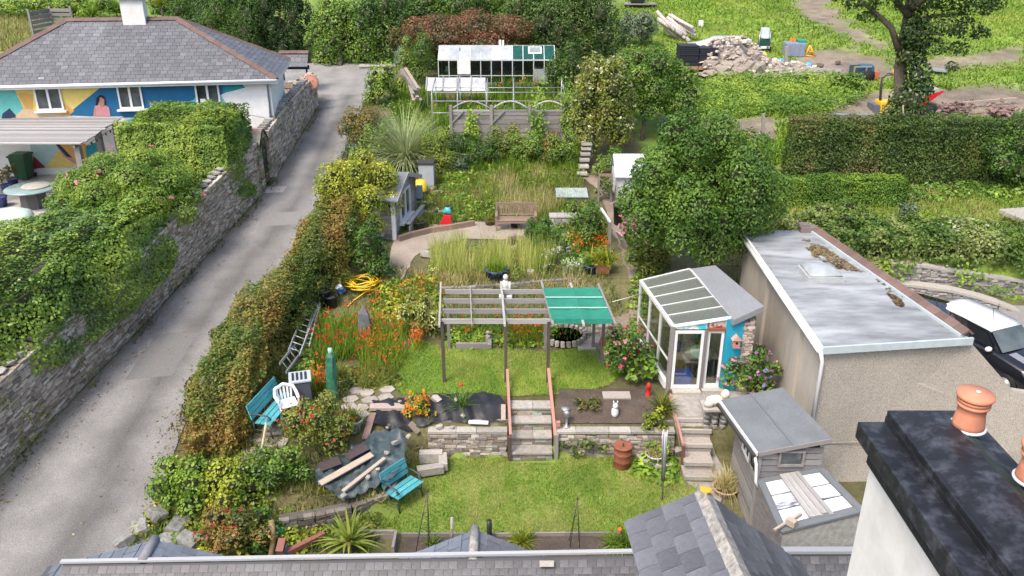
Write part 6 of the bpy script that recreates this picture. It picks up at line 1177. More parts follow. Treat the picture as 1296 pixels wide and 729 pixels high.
o = leaves('litter', Pq, np.tile([0, 0, 1.], (len(Pq), 1)), .10, .07, [(.09, .06, .03), (.17, .12, .06), (.22, .17, .10), (.12, .11, .04)], mo, None, .5); o['kind'] = 'stuff'

# DRIVE, CARS, CURVED WALLS ------------------------------------------------
GREYW_ = [(.30, .28, .27), (.24, .23, .22), (.38, .36, .35), (.20, .19, .19), (.42, .39, .36)]
def px_path(pts, y0, y1, drop):
    out = []
    for i, (u, v) in enumerate(pts): y = y0+(y1-y0)*i/(len(pts)-1); p = aty(u, v, y); out.append((p.x, p.y, drop, p.z))
    return out
CS = mat('concrete_cap', (.42, .39, .35), (.30, .28, .25), 8, .9, .3)
for lab, pts, y0, y1, drop in (('upper curved stone retaining wall behind the parked cars', [(1126, 333), (1165, 335), (1205, 341), (1240, 347), (1275, 352), (1310, 358), (1390, 376)], 25.3, 25.4, 1.35), ('lower curved stone retaining wall beside the parked cars', [(1136, 358), (1170, 362), (1205, 367), (1237, 375), (1262, 383), (1310, 402), (1380, 430)], 25.0, 24.0, 1.2)):
    pw = px_path(pts, y0, y1, drop); tw_ = stone_wall(lab, pw, 1, .35, False, pal=GREYW_, rh=.075, rl=(.12, .34))
    for a_, b_ in zip(pw[:-1], pw[1:]): part_beam('coping_slab', (a_[0], a_[1], a_[3]+.02), (b_[0], b_[1], b_[3]+.02), .42, .08, CS, tw_)
    if 'lower' in lab: lowp = pw
b = MB(); q = [(p[0], p[1]+.1, p[3]-.05) for p in lowp]; b.add(q+[(p[0]+.2, 25.35, p[2]+.02) for p in q], [(i, i+1, i+1+len(q), i+len(q)) for i in range(len(q)-1)]); struct(b.build('terrace_soil', mat('terrace_soil', (.13, .12, .06), (.08, .075, .04), 8), None))
CARB = mat('black_car_paint', (.008, .009, .012), (.01, .011, .014), 2, .12, spec=.8); CARW = mat('white_car_roof', (.62, .62, .62), rough=.25); CGL = mat('car_glass', (.05, .065, .07), (.10, .12, .125), 1.5, .2, spec=.5); CGD = mat('dark_car_glass', (.012, .014, .016), rough=.05, spec=.9); TYRE = mat('tyre', (.012, .012, .012), rough=.8)
def loft(b, secs):                                       # sections: list of lists of points, same count
    k = len(secs[0]); b.add([p for s_ in secs for p in s_], [(i*k+j, i*k+(j+1) % k, (i+1)*k+(j+1) % k, (i+1)*k+j) for i in range(len(secs)-1) for j in range(k)]+[tuple(range(k))[::-1], tuple(range((len(secs)-1)*k, len(secs)*k))])
def car(label, c, yaw, roofm=CARW, L=3.7, W=1.68, stripe=True, grp=None):
    T = Matrix.Translation(c) @ Matrix.Rotation(yaw, 4, 'Z'); t = thing('parked_car', label, 'car', c, grp); h2 = W/2
    def sec(x, z0, z1, w_, tz=.12): return [Vector((x, s_*w_*k, z)) for s_, k, z in ((-1, .94, z0), (-1, 1, (z0+z1)*.5), (-1, .96, z1-tz*.4), (-1, .86, z1), (1, .86, z1), (1, .96, z1-tz*.4), (1, 1, (z0+z1)*.5), (1, .94, z0))]
    b = MB(T); b.smooth = True; loft(b, [sec(-1.84, .32, .70, h2*.86), sec(-1.72, .22, .92, h2*.97), sec(-1.0, .2, .95, h2), sec(0, .2, .94, h2), sec(.72, .2, .95, h2), sec(.85, .2, .94, h2*.99), sec(1.5, .22, .86, h2*.95), sec(1.78, .26, .74, h2*.86), sec(1.86, .32, .55, h2*.76)]); b.build('body', CARB, t)
    b = MB(T); pts = lambda x, z, w_: [Vector((x, -w_, z)), Vector((x, w_, z))]
    A = [(-1.72, .93, .72), (-1.5, 1.36, .60), (.25, 1.37, .60), (.80, .94, .70)]
    vs = [p for x, z, w_ in A for p in pts(x, z, w_)]; b.add(vs, [(0, 1, 3, 2), (4, 5, 7, 6), (0, 2, 4, 6), (1, 7, 5, 3), (0, 6, 7, 1), (2, 3, 5, 4)]); b.build('cabin', CARB, t)
    b = MB(T); b.add([Vector(q) for q in ((.29, -.55, 1.355), (.29, .55, 1.355), (.80, .64, .965), (.80, -.64, .965))], [(0, 1, 2, 3)]); 
    for v in b.v: v += T.to_3x3() @ Vector((.02, 0, .015))
    b.build('windscreen', CGL, t)
    for s_ in (-1, 1):
        b = MB(T); b.add([Vector((x, s_*w_, z)) for x, z, w_ in ((-1.5, 1.0, .715), (-.55, 1.0, .72), (-.55, 1.3, .632), (-1.4, 1.3, .625))], [(0, 1, 2, 3)]); b.add([Vector((x, s_*w_, z)) for x, z, w_ in ((-.48, 1.0, .72), (.62, 1.0, .715), (.24, 1.3, .632), (-.48, 1.3, .632))], [(0, 1, 2, 3)]); b.build('side_window', CGD, t)
        b = MB(T); b.smooth = True; b.blob((.55, s_*.84, 1.0), (.16, .22, .15), 2, .03, 1); b.build('mirror', CARW, t)
        b = MB(T); b.lathe((1.62, s_*.52, .66), [(.0, .07), (.11, .04), (.13, 0)], 14, rot=Euler((0, 1.1, 0)).to_matrix()); b.build('headlight', mat('lamp_glass', (.7, .72, .74), rough=.1), t)
        for x in (-1.2, 1.22): b = MB(T); b.lathe((x, s_*(h2-.1), .29), [(.0, -.1), (.25, -.1), (.29, -.06), (.29, .06), (.25, .1), (0, .1)], 20, rot=Euler((1.57, 0, 0)).to_matrix()); w_ = b.build('wheel', TYRE, t); b = MB(T); b.lathe((x, s_*(h2+.005), .29), [(.0, 0), (.18, 0), (.19, .012 if s_ < 0 else -.012)], 16, rot=Euler((1.57, 0, 0)).to_matrix()); b.build('rim', METAL, w_)
        if stripe: b = MB(T); b.add([Vector((x, s_*y, z)) for x, y, z in ((.9, .22, .948), (.9, .5, .945), (1.48, .46, .872), (1.48, .2, .878))], [(0, 1, 2, 3)]); b.build('bonnet_stripe', mat('grey_stripe', (.20, .21, .23), rough=.2), t)
    b = MB(T); b.smooth = True; loft(b, [[Vector((x, y*w_, z+.02*(1-abs(y)))) for y in (-1, -.5, .5, 1)]+[Vector((x, y*w_*.95, z-.05)) for y in (1, .5, -.5, -1)] for x, z, w_ in ((-1.58, 1.37, .56), (-1.4, 1.41, .62), (-.6, 1.43, .63), (.1, 1.41, .62), (.30, 1.37, .57))]); b.build('roof', roofm, t)
    b = MB(T); b.tube([(-.1, 0, 1.43), (-.2, 0, 1.72)], .008, 5); b.build('aerial', STEELD, t)
    b = MB(T); b.box((.98, .15, .955), (.3, .34, .01)); b.build('tax_paper', WHITE, t) if False else None
    return t
cp = atz(1262, 407, 1.45+1.42); c = Vector((cp.x, cp.y, 1.45)); car('small black car with a white roof parked beyond the garage', c, R(-68))
cp = atz(1192, 404, 2.5); car('black car mostly hidden behind the garage roof tiles', Vector((cp.x-.1, cp.y, 1.45)), R(-38), CARB, stripe=False)

# ================================================================ FIELD THINGS
p = G(955, 92); t = thing('rubble_pile', 'big heap of pale broken stone at the edge of the field', 'rubble', p); hp = [tuple(G(u, v)[:2]) for u, v in ((900, 92), (905, 75), (925, 66), (955, 70), (985, 84), (1010, 92), (1005, 98), (960, 98), (915, 98))]; cx_, cy_ = np.mean(hp, 0)
cx_, cy_ = G(945, 88)[:2]
def pile_h(x, y): return 1.75*max(0, 1-((x-cx_+1.1)/2.3)**2-((y-cy_-.3)/2.1)**2)**.8+.42*max(0, 1-((x-cx_-1.6)/2.8)**2-((y-cy_)/1.6)**2)
b = MB()
for i in range(22):
    for j in range(10): pass
for k in range(90): x, y = cx_+random.uniform(-2.8, 3.9), cy_+random.uniform(-1.6, 1.8); h_ = pile_h(x, y); b.blob((x, y, hz(x, y)+h_*.4), (1.3, 1.3, max(.2, h_*.8)), 1, .1) if h_ > .08 else None
RUB = mat('rubble_stone', (.48, .42, .36), (.32, .28, .25), 8, .9, .4, rnd=.3); b.build('rubble_core', mat('rubble_earth', (.30, .26, .22), (.22, .19, .16), 8), t, fix=False)
n_ = 0
while n_ < 295:
    x, y = cx_+random.uniform(-3.2, 4.2), cy_+random.uniform(-1.9, 1.9); h_ = pile_h(x, y)
    if h_ < .06: continue
    s_ = random.uniform(.28, .62); rock('stone', (x, y, hz(x, y)+h_-.02), (s_, s_*random.uniform(.5, .8), s_*random.uniform(.25, .5)), RUB, t); n_ += 1
# slate stack
q = aty(880, 80, G(955, 92).y+.6); zb = hz(q.x, q.y); t = thing('slate_stack', 'long stacks of black roof sheets on pallets beside the rubble', 'stack', (q.x, q.y, zb)); x0, x1 = aty(857, 80, q.y).x, aty(905, 80, q.y).x; zt = aty(880, 55, q.y).z; BS = mat('black_sheets', (.012, .013, .02), (.02, .022, .032), 10, .6, .2, rnd=.2)
for a_, b_, hh in ((x0, x0+(x1-x0)*.5, 1.0), (x0+(x1-x0)*.52, x1, .9)):
    k = int((zt-zb)*hh/.13)
    for j in range(k): part_box('sheet', ((a_+b_)/2+random.uniform(-.02, .02), q.y+random.uniform(-.03, .03), zb+.3+j*(zt-zb-.3)*hh/k), (b_-a_, 1.1, (zt-zb-.3)*hh/k*.85), BS, t)
    part_box('pallet', ((a_+b_)/2, q.y-.02, zb+.18), (b_-a_, 1.15, .2), mat('pallet_wood', (.30, .17, .11)), t)
# white van
q = aty(922, 58, G(930, 80).y+2.6); zb = hz(q.x, q.y); t = thing('white_van', 'white van partly hidden behind the rubble heap', 'van', (q.x, q.y, zb)); x0, x1 = aty(893, 60, q.y).x, aty(946, 60, q.y).x; zt = aty(920, 47, q.y).z; h_ = zt-zb; W_ = 1.7
def vs_(x, z, w_): return [Vector((x, q.y-w_/2, zb+.3)), Vector((x, q.y-w_/2, zb+z*.7)), Vector((x, q.y-w_/2*.92, zb+z)), Vector((x, q.y+w_/2*.92, zb+z)), Vector((x, q.y+w_/2, zb+z*.7)), Vector((x, q.y+w_/2, zb+.3))]
b = MB(); b.smooth = True; Lx = x1-x0; loft(b, [vs_(x0-1.0, h_*.5, W_*.9), vs_(x0-.4, h_*.58, W_), vs_(x0+.1, h_*.72, W_), vs_(x0+.6, h_*.97, W_), vs_(x0+1.1, h_, W_), vs_(x1-.25, h_, W_), vs_(x1, h_*.93, W_*.97)]); b.build('body', CARW, t)
part_box('side_window', (x0+.75, q.y-W_/2*.97, zb+h_*.76), (.55, .06, h_*.22), CGD, t); part_box('tail_light', (x1-.02, q.y-W_*.42, zb+h_*.6), (.08, .12, .4), mat('red_lamp', (.3, .02, .02)), t)
for dx in (.3, Lx-.6): b = MB(); b.lathe((x0+dx, q.y-W_/2+.1, zb+.32), [(0, -.1), (.32, -.1), (.32, .1), (0, .1)], 16, rot=Euler((1.57, 0, 0)).to_matrix()); b.build('wheel', TYRE, t)
# green machine
q = G(965, 66); q = aty(965, 68, q.y); zb = hz(q.x, q.y); s_ = mpp(q); w_ = 14*s_; h_ = 31*s_; t = thing('green_machine', 'upright dark green and white garden machine behind the yellow sack', 'machine', (q.x, q.y, zb)); GM = mat('machine_green', (.01, .05, .045), (.015, .07, .06), 3, .35)
b = MB(); b.box((q.x, q.y, zb+h_*.32), (w_*.9, .7, h_*.5), None, .92); b.build('body', GM, t, bevel=.05); b = MB(); b.box((q.x, q.y, zb+h_*.76), (w_*.78, .55, h_*.4), None, .8); b.build('hood', mat('machine_pale', (.55, .60, .62), (.35, .42, .44), 5, .3), t, bevel=.06)
part_box('panel', (q.x, q.y-.32, zb+h_*.62), (w_*.45, .08, h_*.1), UPVC, t); part_box('bumper', (q.x, q.y-.36, zb+h_*.22), (w_*.8, .06, h_*.09), UPVC, t); part_box('stripe', (q.x+w_*.22, q.y-.4, zb+h_*.22), (w_*.2, .03, h_*.08), RUST, t)
for s__ in (-1, 1): b = MB(); b.lathe((q.x+s__*w_*.45, q.y-.15, zb+.2), [(0, -.08), (.2, -.08), (.2, .08), (0, .08)], 12, rot=Euler((0, 1.57, 0)).to_matrix()); b.build('wheel', TYRE, t); b = MB(); b.tube([(q.x+s__*w_*.5, q.y-.2, zb+.3), (q.x+s__*w_*.46, q.y-.1, zb+h_*.8)], .04, 6); b.build('side_rail', METAL, t)
def lump(name, label, cat, u, v, wp, hp, m, sub=2, amp=.18, seed=1):
    p = G(u, v); s_ = mpp(p); b = MB(); b.smooth = True; b.blob(p+Vector((0, 0, hp*s_*.45)), (wp*s_, wp*s_*.8, hp*s_*1.05), sub, amp, seed); o = b.build(name, m, None); return tag(o, label, cat)
lump('yellow_sack', 'big yellow plastic sack on the rubble edge', 'sack', 955, 73, 15, 10, mat('yellow_sack', (.70, .50, .12), (.55, .38, .08), 5, .6), 3, .2, 2); lump('yellow_sack', 'smaller yellow sack folded beside the big one', 'sack', 967, 74, 9, 8, mat('yellow_sack', (.7, .5, .12)), 3, .25, 4)
lump('white_sack', 'white round sack at the right end of the rubble', 'sack', 980, 81, 9, 8, WHITE, 2, .1, 3); BB = mat('bright_blue_plastic', (.05, .28, .52), (.1, .36, .6), 5, .4); lump('blue_bag', 'bright blue bag beside the white sack', 'bag', 988, 80, 9, 6, BB, 2, .2, 5); lump('blue_bag', 'second bright blue bag right of the grey tank post', 'bag', 1023, 84, 9, 5, BB, 2, .2, 6); lump('white_bag', 'crumpled white bag in front of the grey tank', 'bag', 1005, 83, 12, 6, WHITE, 3, .3, 7)
q = G(1006, 72); s_ = mpp(q); t = thing('water_tank', 'grey ribbed plastic tank with a green top on the bare soil', 'tank', q); b = MB(); b.box(q+Vector((0, .4, 8.5*s_)), (24*s_, .9, 17*s_)); b.build('body', mat('tank_grey', (.22, .26, .34), (.18, .21, .28), 5, .5), t, bevel=.05)
for k in range(4): part_box('rib', q+Vector(((-9+6*k)*s_, -.06, 8*s_)), (2*s_, .06, 14*s_), mat('tank_grey', (.2, .24, .3)), t)
part_box('green_top', q+Vector((8*s_, .4, 18*s_)), (9*s_, .8, 4*s_), mat('tank_green', (.03, .22, .17)), t)
for k, u in enumerate((1001, 1005)): part_box('orange_cap', q+Vector(((u-1006)*s_, .4, 19*s_)), (.12, .12, .3), mat('orange_plastic', (.6, .22, .03)), t)
def post(label, u, v, v2, w_=.12, m=OLDWOOD, name='fence_post'): p = G(u, v); top = aty(u, v2, p.y); return tag(part_beam(name, p-Vector((0, 0, .1)), top, w_, w_, m, None), label, 'post')
post('grey timber post beside the grey tank', 995, 85, 59, .18); post('grey post at the left end of the dark clipped hedge', 966, 176, 144, .14); post('small white post standing in the field', 887, 33, 26, .3, WHITE, 'marker_post')
t = thing('barrier', 'yellow metal trestle barrier beside the grey tank', 'barrier', G(1028, 72)); q = G(1022, 72); s_ = mpp(q); YM = mat('barrier_yellow', (.62, .32, .03), rough=.5)
for a_, b_ in (((-3, 0, 0), (1, 0, 14)), ((1, 0, 14), (9, 0, 0)), ((-3, 0, 2), (9, 0, 0)), ((0, 8, 8), (11, 4, 1)), ((-2, 4, 6), (5, 0, 6))): b = MB(); b.tube([q+Vector((a_[0]*s_, a_[1]*s_, a_[2]*s_)), q+Vector((b_[0]*s_, b_[1]*s_, b_[2]*s_))], .06, 6); b.build('tube', YM, t)
# trailer frame + boards + generator
t = thing('trestle_table', 'low grey timber trestle on the field edge', 'trestle', G(1050, 95)); q = G(1050, 96); s_ = mpp(q)
for a_, b_ in (((-34, 0, 9), (16, 0, 7)), ((-20, 4, 8), (16, 4, 8)), ((15, 0, 0), (15, 0, 9)), ((4, 0, 0), (4, 0, 8)), ((-30, 0, 0), (-30, 0, 9))): part_beam('bar', q+Vector(a_)*s_, q+Vector(b_)*s_, .1, .1, GREYW, t)
for u, v, w_, lab in ((1038, 86, .7, 'rusty lump beside the trestle'), (1060, 82, .5, 'brown block standing behind the trestle'), (1044, 99, .5, 'dark stone in front of the trestle')): q = G(u, v); tag(rock('boulder', q+Vector((0, 0, .15)), (w_, w_*.7, w_*.6), mat('brown_lump', (.16, .11, .09), (.1, .08, .06), 6), None), lab, 'boulder')
q = G(1094, 103); s_ = mpp(q); t = thing('site_generator', 'dark blue machine on wheels in a grey frame at the field edge', 'machine', q); b = MB(); b.box(q+Vector((4*s_, .5, 11*s_)), (18*s_, 1.0, 16*s_), R(-12), .9); b.build('body', mat('dark_blue_paint', (.02, .055, .10), (.03, .075, .13), 4, .4), t, bevel=.06)
for x, y in ((-15, 0), (-15, .9/s_), (0, 0), (0, .9/s_)): part_beam('frame_bar', q+Vector((x, y, 0))*s_, q+Vector((x, y, 18))*s_, .07, .07, METAL, t)
for y in (0, .9/s_): part_beam('frame_bar', q+Vector((-15, y, 18))*s_, q+Vector((6, y, 18))*s_, .07, .07, METAL, t)
part_beam('frame_bar', q+Vector((-15, 0, 2))*s_, q+Vector((0, 0, 2))*s_, .07, .07, METAL, t); part_box('back_panel', q+Vector((-8*s_, .9, 9*s_)), (14*s_, .06, 16*s_), mat('dark_green_panel', (.05, .075, .05)), t)
b = MB(); b.lathe(q+Vector((3*s_, -.1, .3)), [(0, -.1), (.34, -.1), (.34, .1), (0, .1)], 16, rot=Euler((1.57, 0, 0)).to_matrix()); b.build('wheel', TYRE, t); part_box('orange_engine', q+Vector((15*s_, .4, 7*s_)), (6*s_, .7, 9*s_), mat('engine_orange', (.50, .13, .06), (.35, .1, .06), 5), t)
# dumper
q = aty(1133, 150, 43.5); zb = hz(q.x, q.y); s_ = mpp(q); t = thing('site_dumper', 'small yellow and red site dumper behind the ivy-clad tree', 'dumper', (q.x, q.y, zb)); YD = mat('dumper_yellow', (.72, .42, .01), (.62, .36, .01), 3, .35)
bx0 = aty(1117, 140, q.y); ztop = aty(1117, 127, q.y).z; zlo = aty(1117, 147, q.y).z
b = MB(); b.box((bx0.x+.1, q.y, (ztop+zlo)/2), (.95, 1.0, ztop-zlo), None, .88); b.build('engine_cover', YD, t, bevel=.06); part_box('rear_weight', (bx0.x-.52, q.y, (ztop+zlo)/2-.1), (.28, 1.0, (ztop-zlo)*.85), mat('dark_grey_paint', (.10, .11, .13)), t)
for k in range(3): part_box('grille_slot', (bx0.x+.15, q.y-.5, zlo+.18+k*.2), (.6, .06, .09), BLACKP, t)
b = MB(); ph = [aty(u, v, q.y) for u, v in ((1114, 128), (1115, 110), (1117, 99), (1123, 94), (1133, 94))]; b.tube(ph, .07, 8); b.build('roll_bar', STEELD, t); b = MB(); pq = aty(1132, 93, q.y); b.lathe(pq-Vector((0, 0, .1)), [(.12, 0), (.14, .2), (.1, .3), (0, .32)], 12); b.build('beacon', mat('amber_lens', (.6, .25, .1), rough=.2), t)
b = MB(); sk0 = [aty(u, v, q.y-.6) for u, v in ((1158, 126), (1196, 115.5), (1172, 132), (1164, 134))]; b.prism(sk0, (0, 1.3, 0)); b.build('skip', mat('dumper_red', (.55, .015, .025), (.45, .012, .02), 3, .35), t); b = MB(); b.prism([p+Vector((0, .06, .03)) for p in (sk0[0], sk0[1])]+[sk0[1]+Vector((-.3, .06, .12)), sk0[0]+Vector((.1, .06, .25))], (0, 1.15, 0)); b.build('skip_load', PALESTONE, t)
for u, v in ((1122, 150), (1175, 141)): pq = aty(u, v, q.y-.4); b = MB(); b.lathe(pq, [(0, -.2), (.36, -.2), (.42, -.1), (.42, .1), (.36, .2), (0, .2)], 20, rot=Euler((1.57, 0, 0)).to_matrix()); b.build('wheel', TYRE, t)
part_beam('chassis', (bx0.x, q.y, zlo), (sk0[3].x, q.y, sk0[3].z), .4, .3, STEELD, t)
# log pile of pale poles, boards etc
t = thing('pole_pile', 'pile of bleached pale poles stacked on the field edge', 'timber pile', G(852, 48)); PP = mat('bleached_pole', (.55, .50, .46), (.38, .34, .31), 7, .85, .2, rnd=.15); yb_ = G(855, 46).y
for k in range(16):
    u0 = random.uniform(831, 850); v0 = 14+random.uniform(0, 22)+(u0-831)*.2; a_ = aty(u0, v0, yb_+random.uniform(-.3, .3)); b_ = aty(u0+random.uniform(22, 32), v0+random.uniform(16, 26), yb_-random.uniform(.5, 1.6)); b = MB(); b.tube([a_, b_], random.uniform(.09, .15), 7); b.build('pole', PP, t)
for u0, v0, u1, v1 in ((850, 52, 852, 36), (866, 50, 864, 40)): part_beam('support', aty(u0, v0, yb_), aty(u1, v1, yb_), .15, .15, OLDWOOD, t)
q0, q1 = aty(1048, 146, 36.6), aty(1104, 147, 36.6); tag(part_beam('steel_beam', q0, q1, .3, .14, METAL, None), 'long pale metal sheet lying behind the dark hedge', 'sheet')
t = thing('brick_heap', 'heap of broken red-brown slate and brick behind the hedge', 'rubble', G(1262, 150))
for k in range(110):
    u, v = (random.gauss(1265, 12), random.gauss(147, 4)) if k < 60 else (random.gauss(1208, 10), random.gauss(143, 4)); q = G(u, v); rock('stone', q+Vector((0, 0, random.uniform(.05, .5))), (random.uniform(.3, .7), random.uniform(.2, .4), .14), mat('brown_slate', (.24, .15, .12), (.15, .11, .1), 7, .85, .3, rnd=.3), t)
q0, q1 = G(1212, 138), G(1284, 132); tag(part_beam('long_pole', q0+Vector((0, 0, .3)), q1+Vector((0, 0, .3)), .12, .12, PLANK, None), 'long thin pale timber lying across the brick heaps', 'pole')
q0, q1 = G(1178, 92), G(1198, 95); tag(part_beam('metal_gate', q0+Vector((0, 0, .2)), q1+Vector((0, 0, .25)), .7, .1, METAL, None), 'grey metal gate lying flat on the bare ground', 'gate')
q = G(806, 9); t = thing('black_barrow', 'dark cart on a timber rack at the top of the field', 'cart', q); b = MB(); b.box(q+Vector((0, 0, .6)), (1.0, .8, .5), None, 1.2); b.build('tub', BLACKP, t, bevel=.05); part_box('deck', q+Vector((.2, 0, .25)), (2.4, 1.0, .1), OLDWOOD, t)
for k in (-.9, .9): part_box('leg', q+Vector((k+.2, 0, .1)), (.1, .8, .3), OLDWOOD, t)
q = G(1288, 276); b = MB(); b.box(q+Vector((.5, 0, .12)), (1.8, 1.2, .2), .2); tag(b.build('grey_slab', PALESTONE, None, bevel=.04), 'pale grey slab on the grass at the right edge', 'slab')
b = MB(); b.tube([G(905, 178, .02), G(915, 165, .04), G(930, 150, .03), G(945, 133, .05), G(957, 112, .03), G(958, 102, .05)], .035, 5); tag(b.build('orange_hose', mat('orange_hose', (.60, .28, .08), rough=.5), None), 'thin orange hose running down the field bank', 'hose')

# ================================================================ NEAR ROOFS
t = thing('house_roof', 'long grey slate roof with a white ridge flashing along the bottom edge', 'roof', (-2.5, 10.9, 3)); zR = 3.2; yR = 10.9
rl0, rr0 = aty(80, 713, yR), aty(812, 699, yR); zl0, zr0 = rl0.z, rr0.z; xE = aty(1100, 690, yR).x
SLp = [(.11, .107, .12), (.13, .127, .14), (.09, .09, .10), (.15, .14, .15), (.12, .11, .12)]
A_ = Vector((rl0.x+.1-.15, yR-2.6, zl0-2.3)); B_ = Vector((xE, yR-2.6, zr0-2.3)); Tq = Vector((xE, yR, zr0)); Tp = Vector((rl0.x, yR, zl0))
b = MB(); b.prism([A_, B_, Tq, Tp], (0, .0, -.12)); b.prism([Tp, Tq, Tq+Vector((0, 2.2, -2.0)), Tp+Vector((0, 2.2, -2.0))], (0, 0, -.12)); ub = b.build('roof_deck', mat('roof_underlay', (.07, .07, .08)), t)
slm = []
for k in range(4):
    b = MB(); b.box((0, 0, 0), (.2, .20, .012)); slm.append(b.mesh('slate', mat('near_slate', (.092, .09, .10), (.05, .05, .057), 9, .5, .3, rnd=.32, big=.25, bsc=4)))
def slate_parts(A, B, Tp, Tq, tw, th, parent, maxn, meshes, pitchup=True):
    A, B, Tp, Tq = map(Vector, (A, B, Tp, Tq)); u = (B-A).normalized(); up = (Tp-A)-u*u.dot(Tp-A); H = up.length; up.normalize(); n = u.cross(up); rows = int(H/th); cnt = 0; bs = MB()
    for r_ in range(rows-1, -1, -1):
        f = (r_+.5)*th/H; l0 = (A.lerp(Tp, f)-A).dot(u); l1 = (B.lerp(Tq, f)-A).dot(u); x = l0+(tw/2 if r_ % 2 else 0)+tw*.5; x0_ = x
        while x < l1-tw*.3:
            wd = tw
            if x == x0_ and r_ % 2: 
                c = A+u*(l0+tw*.25)+up*((r_+.5)*th)+n*.012; mm = (Matrix((u*(tw*.47/.2), up*(th*1.1/.2), n)).transposed() @ Matrix.Rotation(-.05, 3, 'X')).to_4x4(); mm.translation = c; inst('slate', random.choice(meshes), mm, parent)
            if x+tw > l1-tw*.3 and l1-x-tw*.5 > .04: wd = (l1-x-tw*.5)*2+tw; wd = tw+(l1-x-tw*.5)
            c = A+u*(x+(wd-tw)/2)+up*((r_+.5)*th)+n*.012; m = Matrix((u*(wd*.97/.2), up*(th*1.1/.2), n)).transposed() @ Matrix.Rotation(-.05, 3, 'X') @ Matrix.Rotation(random.gauss(0, .012), 3, 'Z')
            if cnt < maxn: mm = m.to_4x4(); mm.translation = c; inst('slate', random.choice(meshes), mm, parent); cnt += 1
            else: k = random.uniform(.8, 1.15); cc = random.choice(SLp); bs.col = tuple(q*k for q in cc); bs.box(c, (.2, .2, .012), m)
            x += tw
    if bs.v: o = bs.build('slates', SLATE, parent, fix=False); o['kind'] = 'stuff'
slate_parts(A_, B_, Tp, Tq, .155, .11, t, 290, slm)
part_beam('ridge_flashing', Tp+Vector((-.03, 0, .04)), Vector((rr0.x+.05, yR, zr0+.03)), .075, .04, mat('grey_white_flashing', (.42, .43, .44), (.28, .29, .30), 6, .6), t); part_beam('ridge_flashing', Vector((3.6, yR, zr0+.04)), Tq+Vector((0, 0, .04)), .12, .06, mat('lead_grey', (.25, .26, .28)), t)
q = aty(692, 712, yR-.15); part_box('white_slate', (q.x, yR-.16, zr0-.10), (.24, .10, .02), PALESTONE, t, (math.atan2(2.3, 2.6), 0, 0))
def gable(label, ua, va, hw, rid, mL, mR, slope=.47):
    if 'left' in label: slope = .3
    zr_ = zr0-.17; ya = (CAMZ-zr_)/-(ray(ua, va).z/ray(ua, va).y); ap = aty(ua, va, ya); t = thing('slate_gable', label, 'roof', ap); ra = Vector((ap.x, yR-.02, ap.z))
    Lf, Rf = ap+Vector((-hw, 0, -hw*slope)), ap+Vector((hw, 0, -hw*slope)); dy_ = ra-ap; Ln, Rn = Lf+dy_, Rf+dy_
    b = MB(); b.prism([Lf, Rf, ap+Vector((0, 0, -.03))], dy_); b.build('gable_core', mat('roof_underlay', (.07, .07, .08)), t)
    b = MB(); slope_slates(b, Ln, Lf, ra, ap, .3, .26, mL); b.build('slates', SLATE, t, fix=False) if False else None
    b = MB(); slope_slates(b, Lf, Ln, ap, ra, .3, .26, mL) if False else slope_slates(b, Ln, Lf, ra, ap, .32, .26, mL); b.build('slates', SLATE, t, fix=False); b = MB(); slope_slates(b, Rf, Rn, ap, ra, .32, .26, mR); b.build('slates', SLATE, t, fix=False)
    q = MB(); q.tube([ap+Vector((0, .03, .0)), ra], .085, 10); q.build('ridge_tile', rid, t); return t
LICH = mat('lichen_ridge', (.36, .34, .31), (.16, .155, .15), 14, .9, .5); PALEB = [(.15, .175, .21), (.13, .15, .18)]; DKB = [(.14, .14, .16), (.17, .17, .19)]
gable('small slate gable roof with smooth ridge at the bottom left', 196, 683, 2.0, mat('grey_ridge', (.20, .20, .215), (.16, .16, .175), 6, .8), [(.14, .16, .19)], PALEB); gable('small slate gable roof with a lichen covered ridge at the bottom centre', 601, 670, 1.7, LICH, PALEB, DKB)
# right wing: big slates
t = thing('slate_roof_wing', 'steep grey slate roof wing with lichen ridge at the bottom right', 'roof', (2.2, 7, 5)); R1, R2 = aty(889, 621, 7.75), aty(948, 745, 5.9); R2.z = R1.z; R2 = atz(945, 745, R1.z)
Lf = aty(800, 657, 7.75); Rf = aty(1012, 712, 7.75); dr = R2-R1; Ln, Rn = Lf+dr, Rf+dr; Lf2 = Lf+(Lf-R1)*.10; Ln2 = Lf2+dr
b = MB(); b.prism([Lf-Vector((0, 0, .05)), Rf-Vector((0, 0, .05)), R1-Vector((0, 0, .05))], dr); b.prism([Lf+Vector((.12, -.1, -.1)), Rf+Vector((-.12, -.1, -.1)), Rf+Vector((-.12, -.1, -3.6)), Lf+Vector((.12, -.1, -3.6))], dr); b.build('wing_wall', WHITE, t)
bsl = []
for k in range(3): b = MB(); b.box((0, 0, 0), (.2, .2, .014)); bsl.append(b.mesh('slate', mat('big_slate', (.135, .14, .155), (.08, .085, .097), 8, .55, .35, rnd=.28, big=.22, bsc=5)))
slate_parts(Ln2, Lf2, R2, R1, .27, .235, t, 120, bsl) if False else slate_parts(Lf2, Ln2, R1, R2, .27, .235, t, 120, bsl)
dsl = []
for k in range(3): b = MB(); b.box((0, 0, 0), (.2, .2, .014)); dsl.append(b.mesh('slate', mat('dark_slate', (.10, .10, .112), (.06, .06, .07), 9, .6, .4, rnd=.3, big=.2, bsc=5)))
slate_parts(Rn, Rf, R2, R1, .2, .16, t, 160, dsl)
for k in range(5): q0, q1 = R1.lerp(R2, k/5), R1.lerp(R2, (k+.98)/5); b = MB(); b.prism([q0+Vector((x, 0, z)) for x, z in ((-.125, -.06), (0, .06), (.125, -.06), (0, -.02))], q1-q0); b.build('ridge_tile', LICH, t)
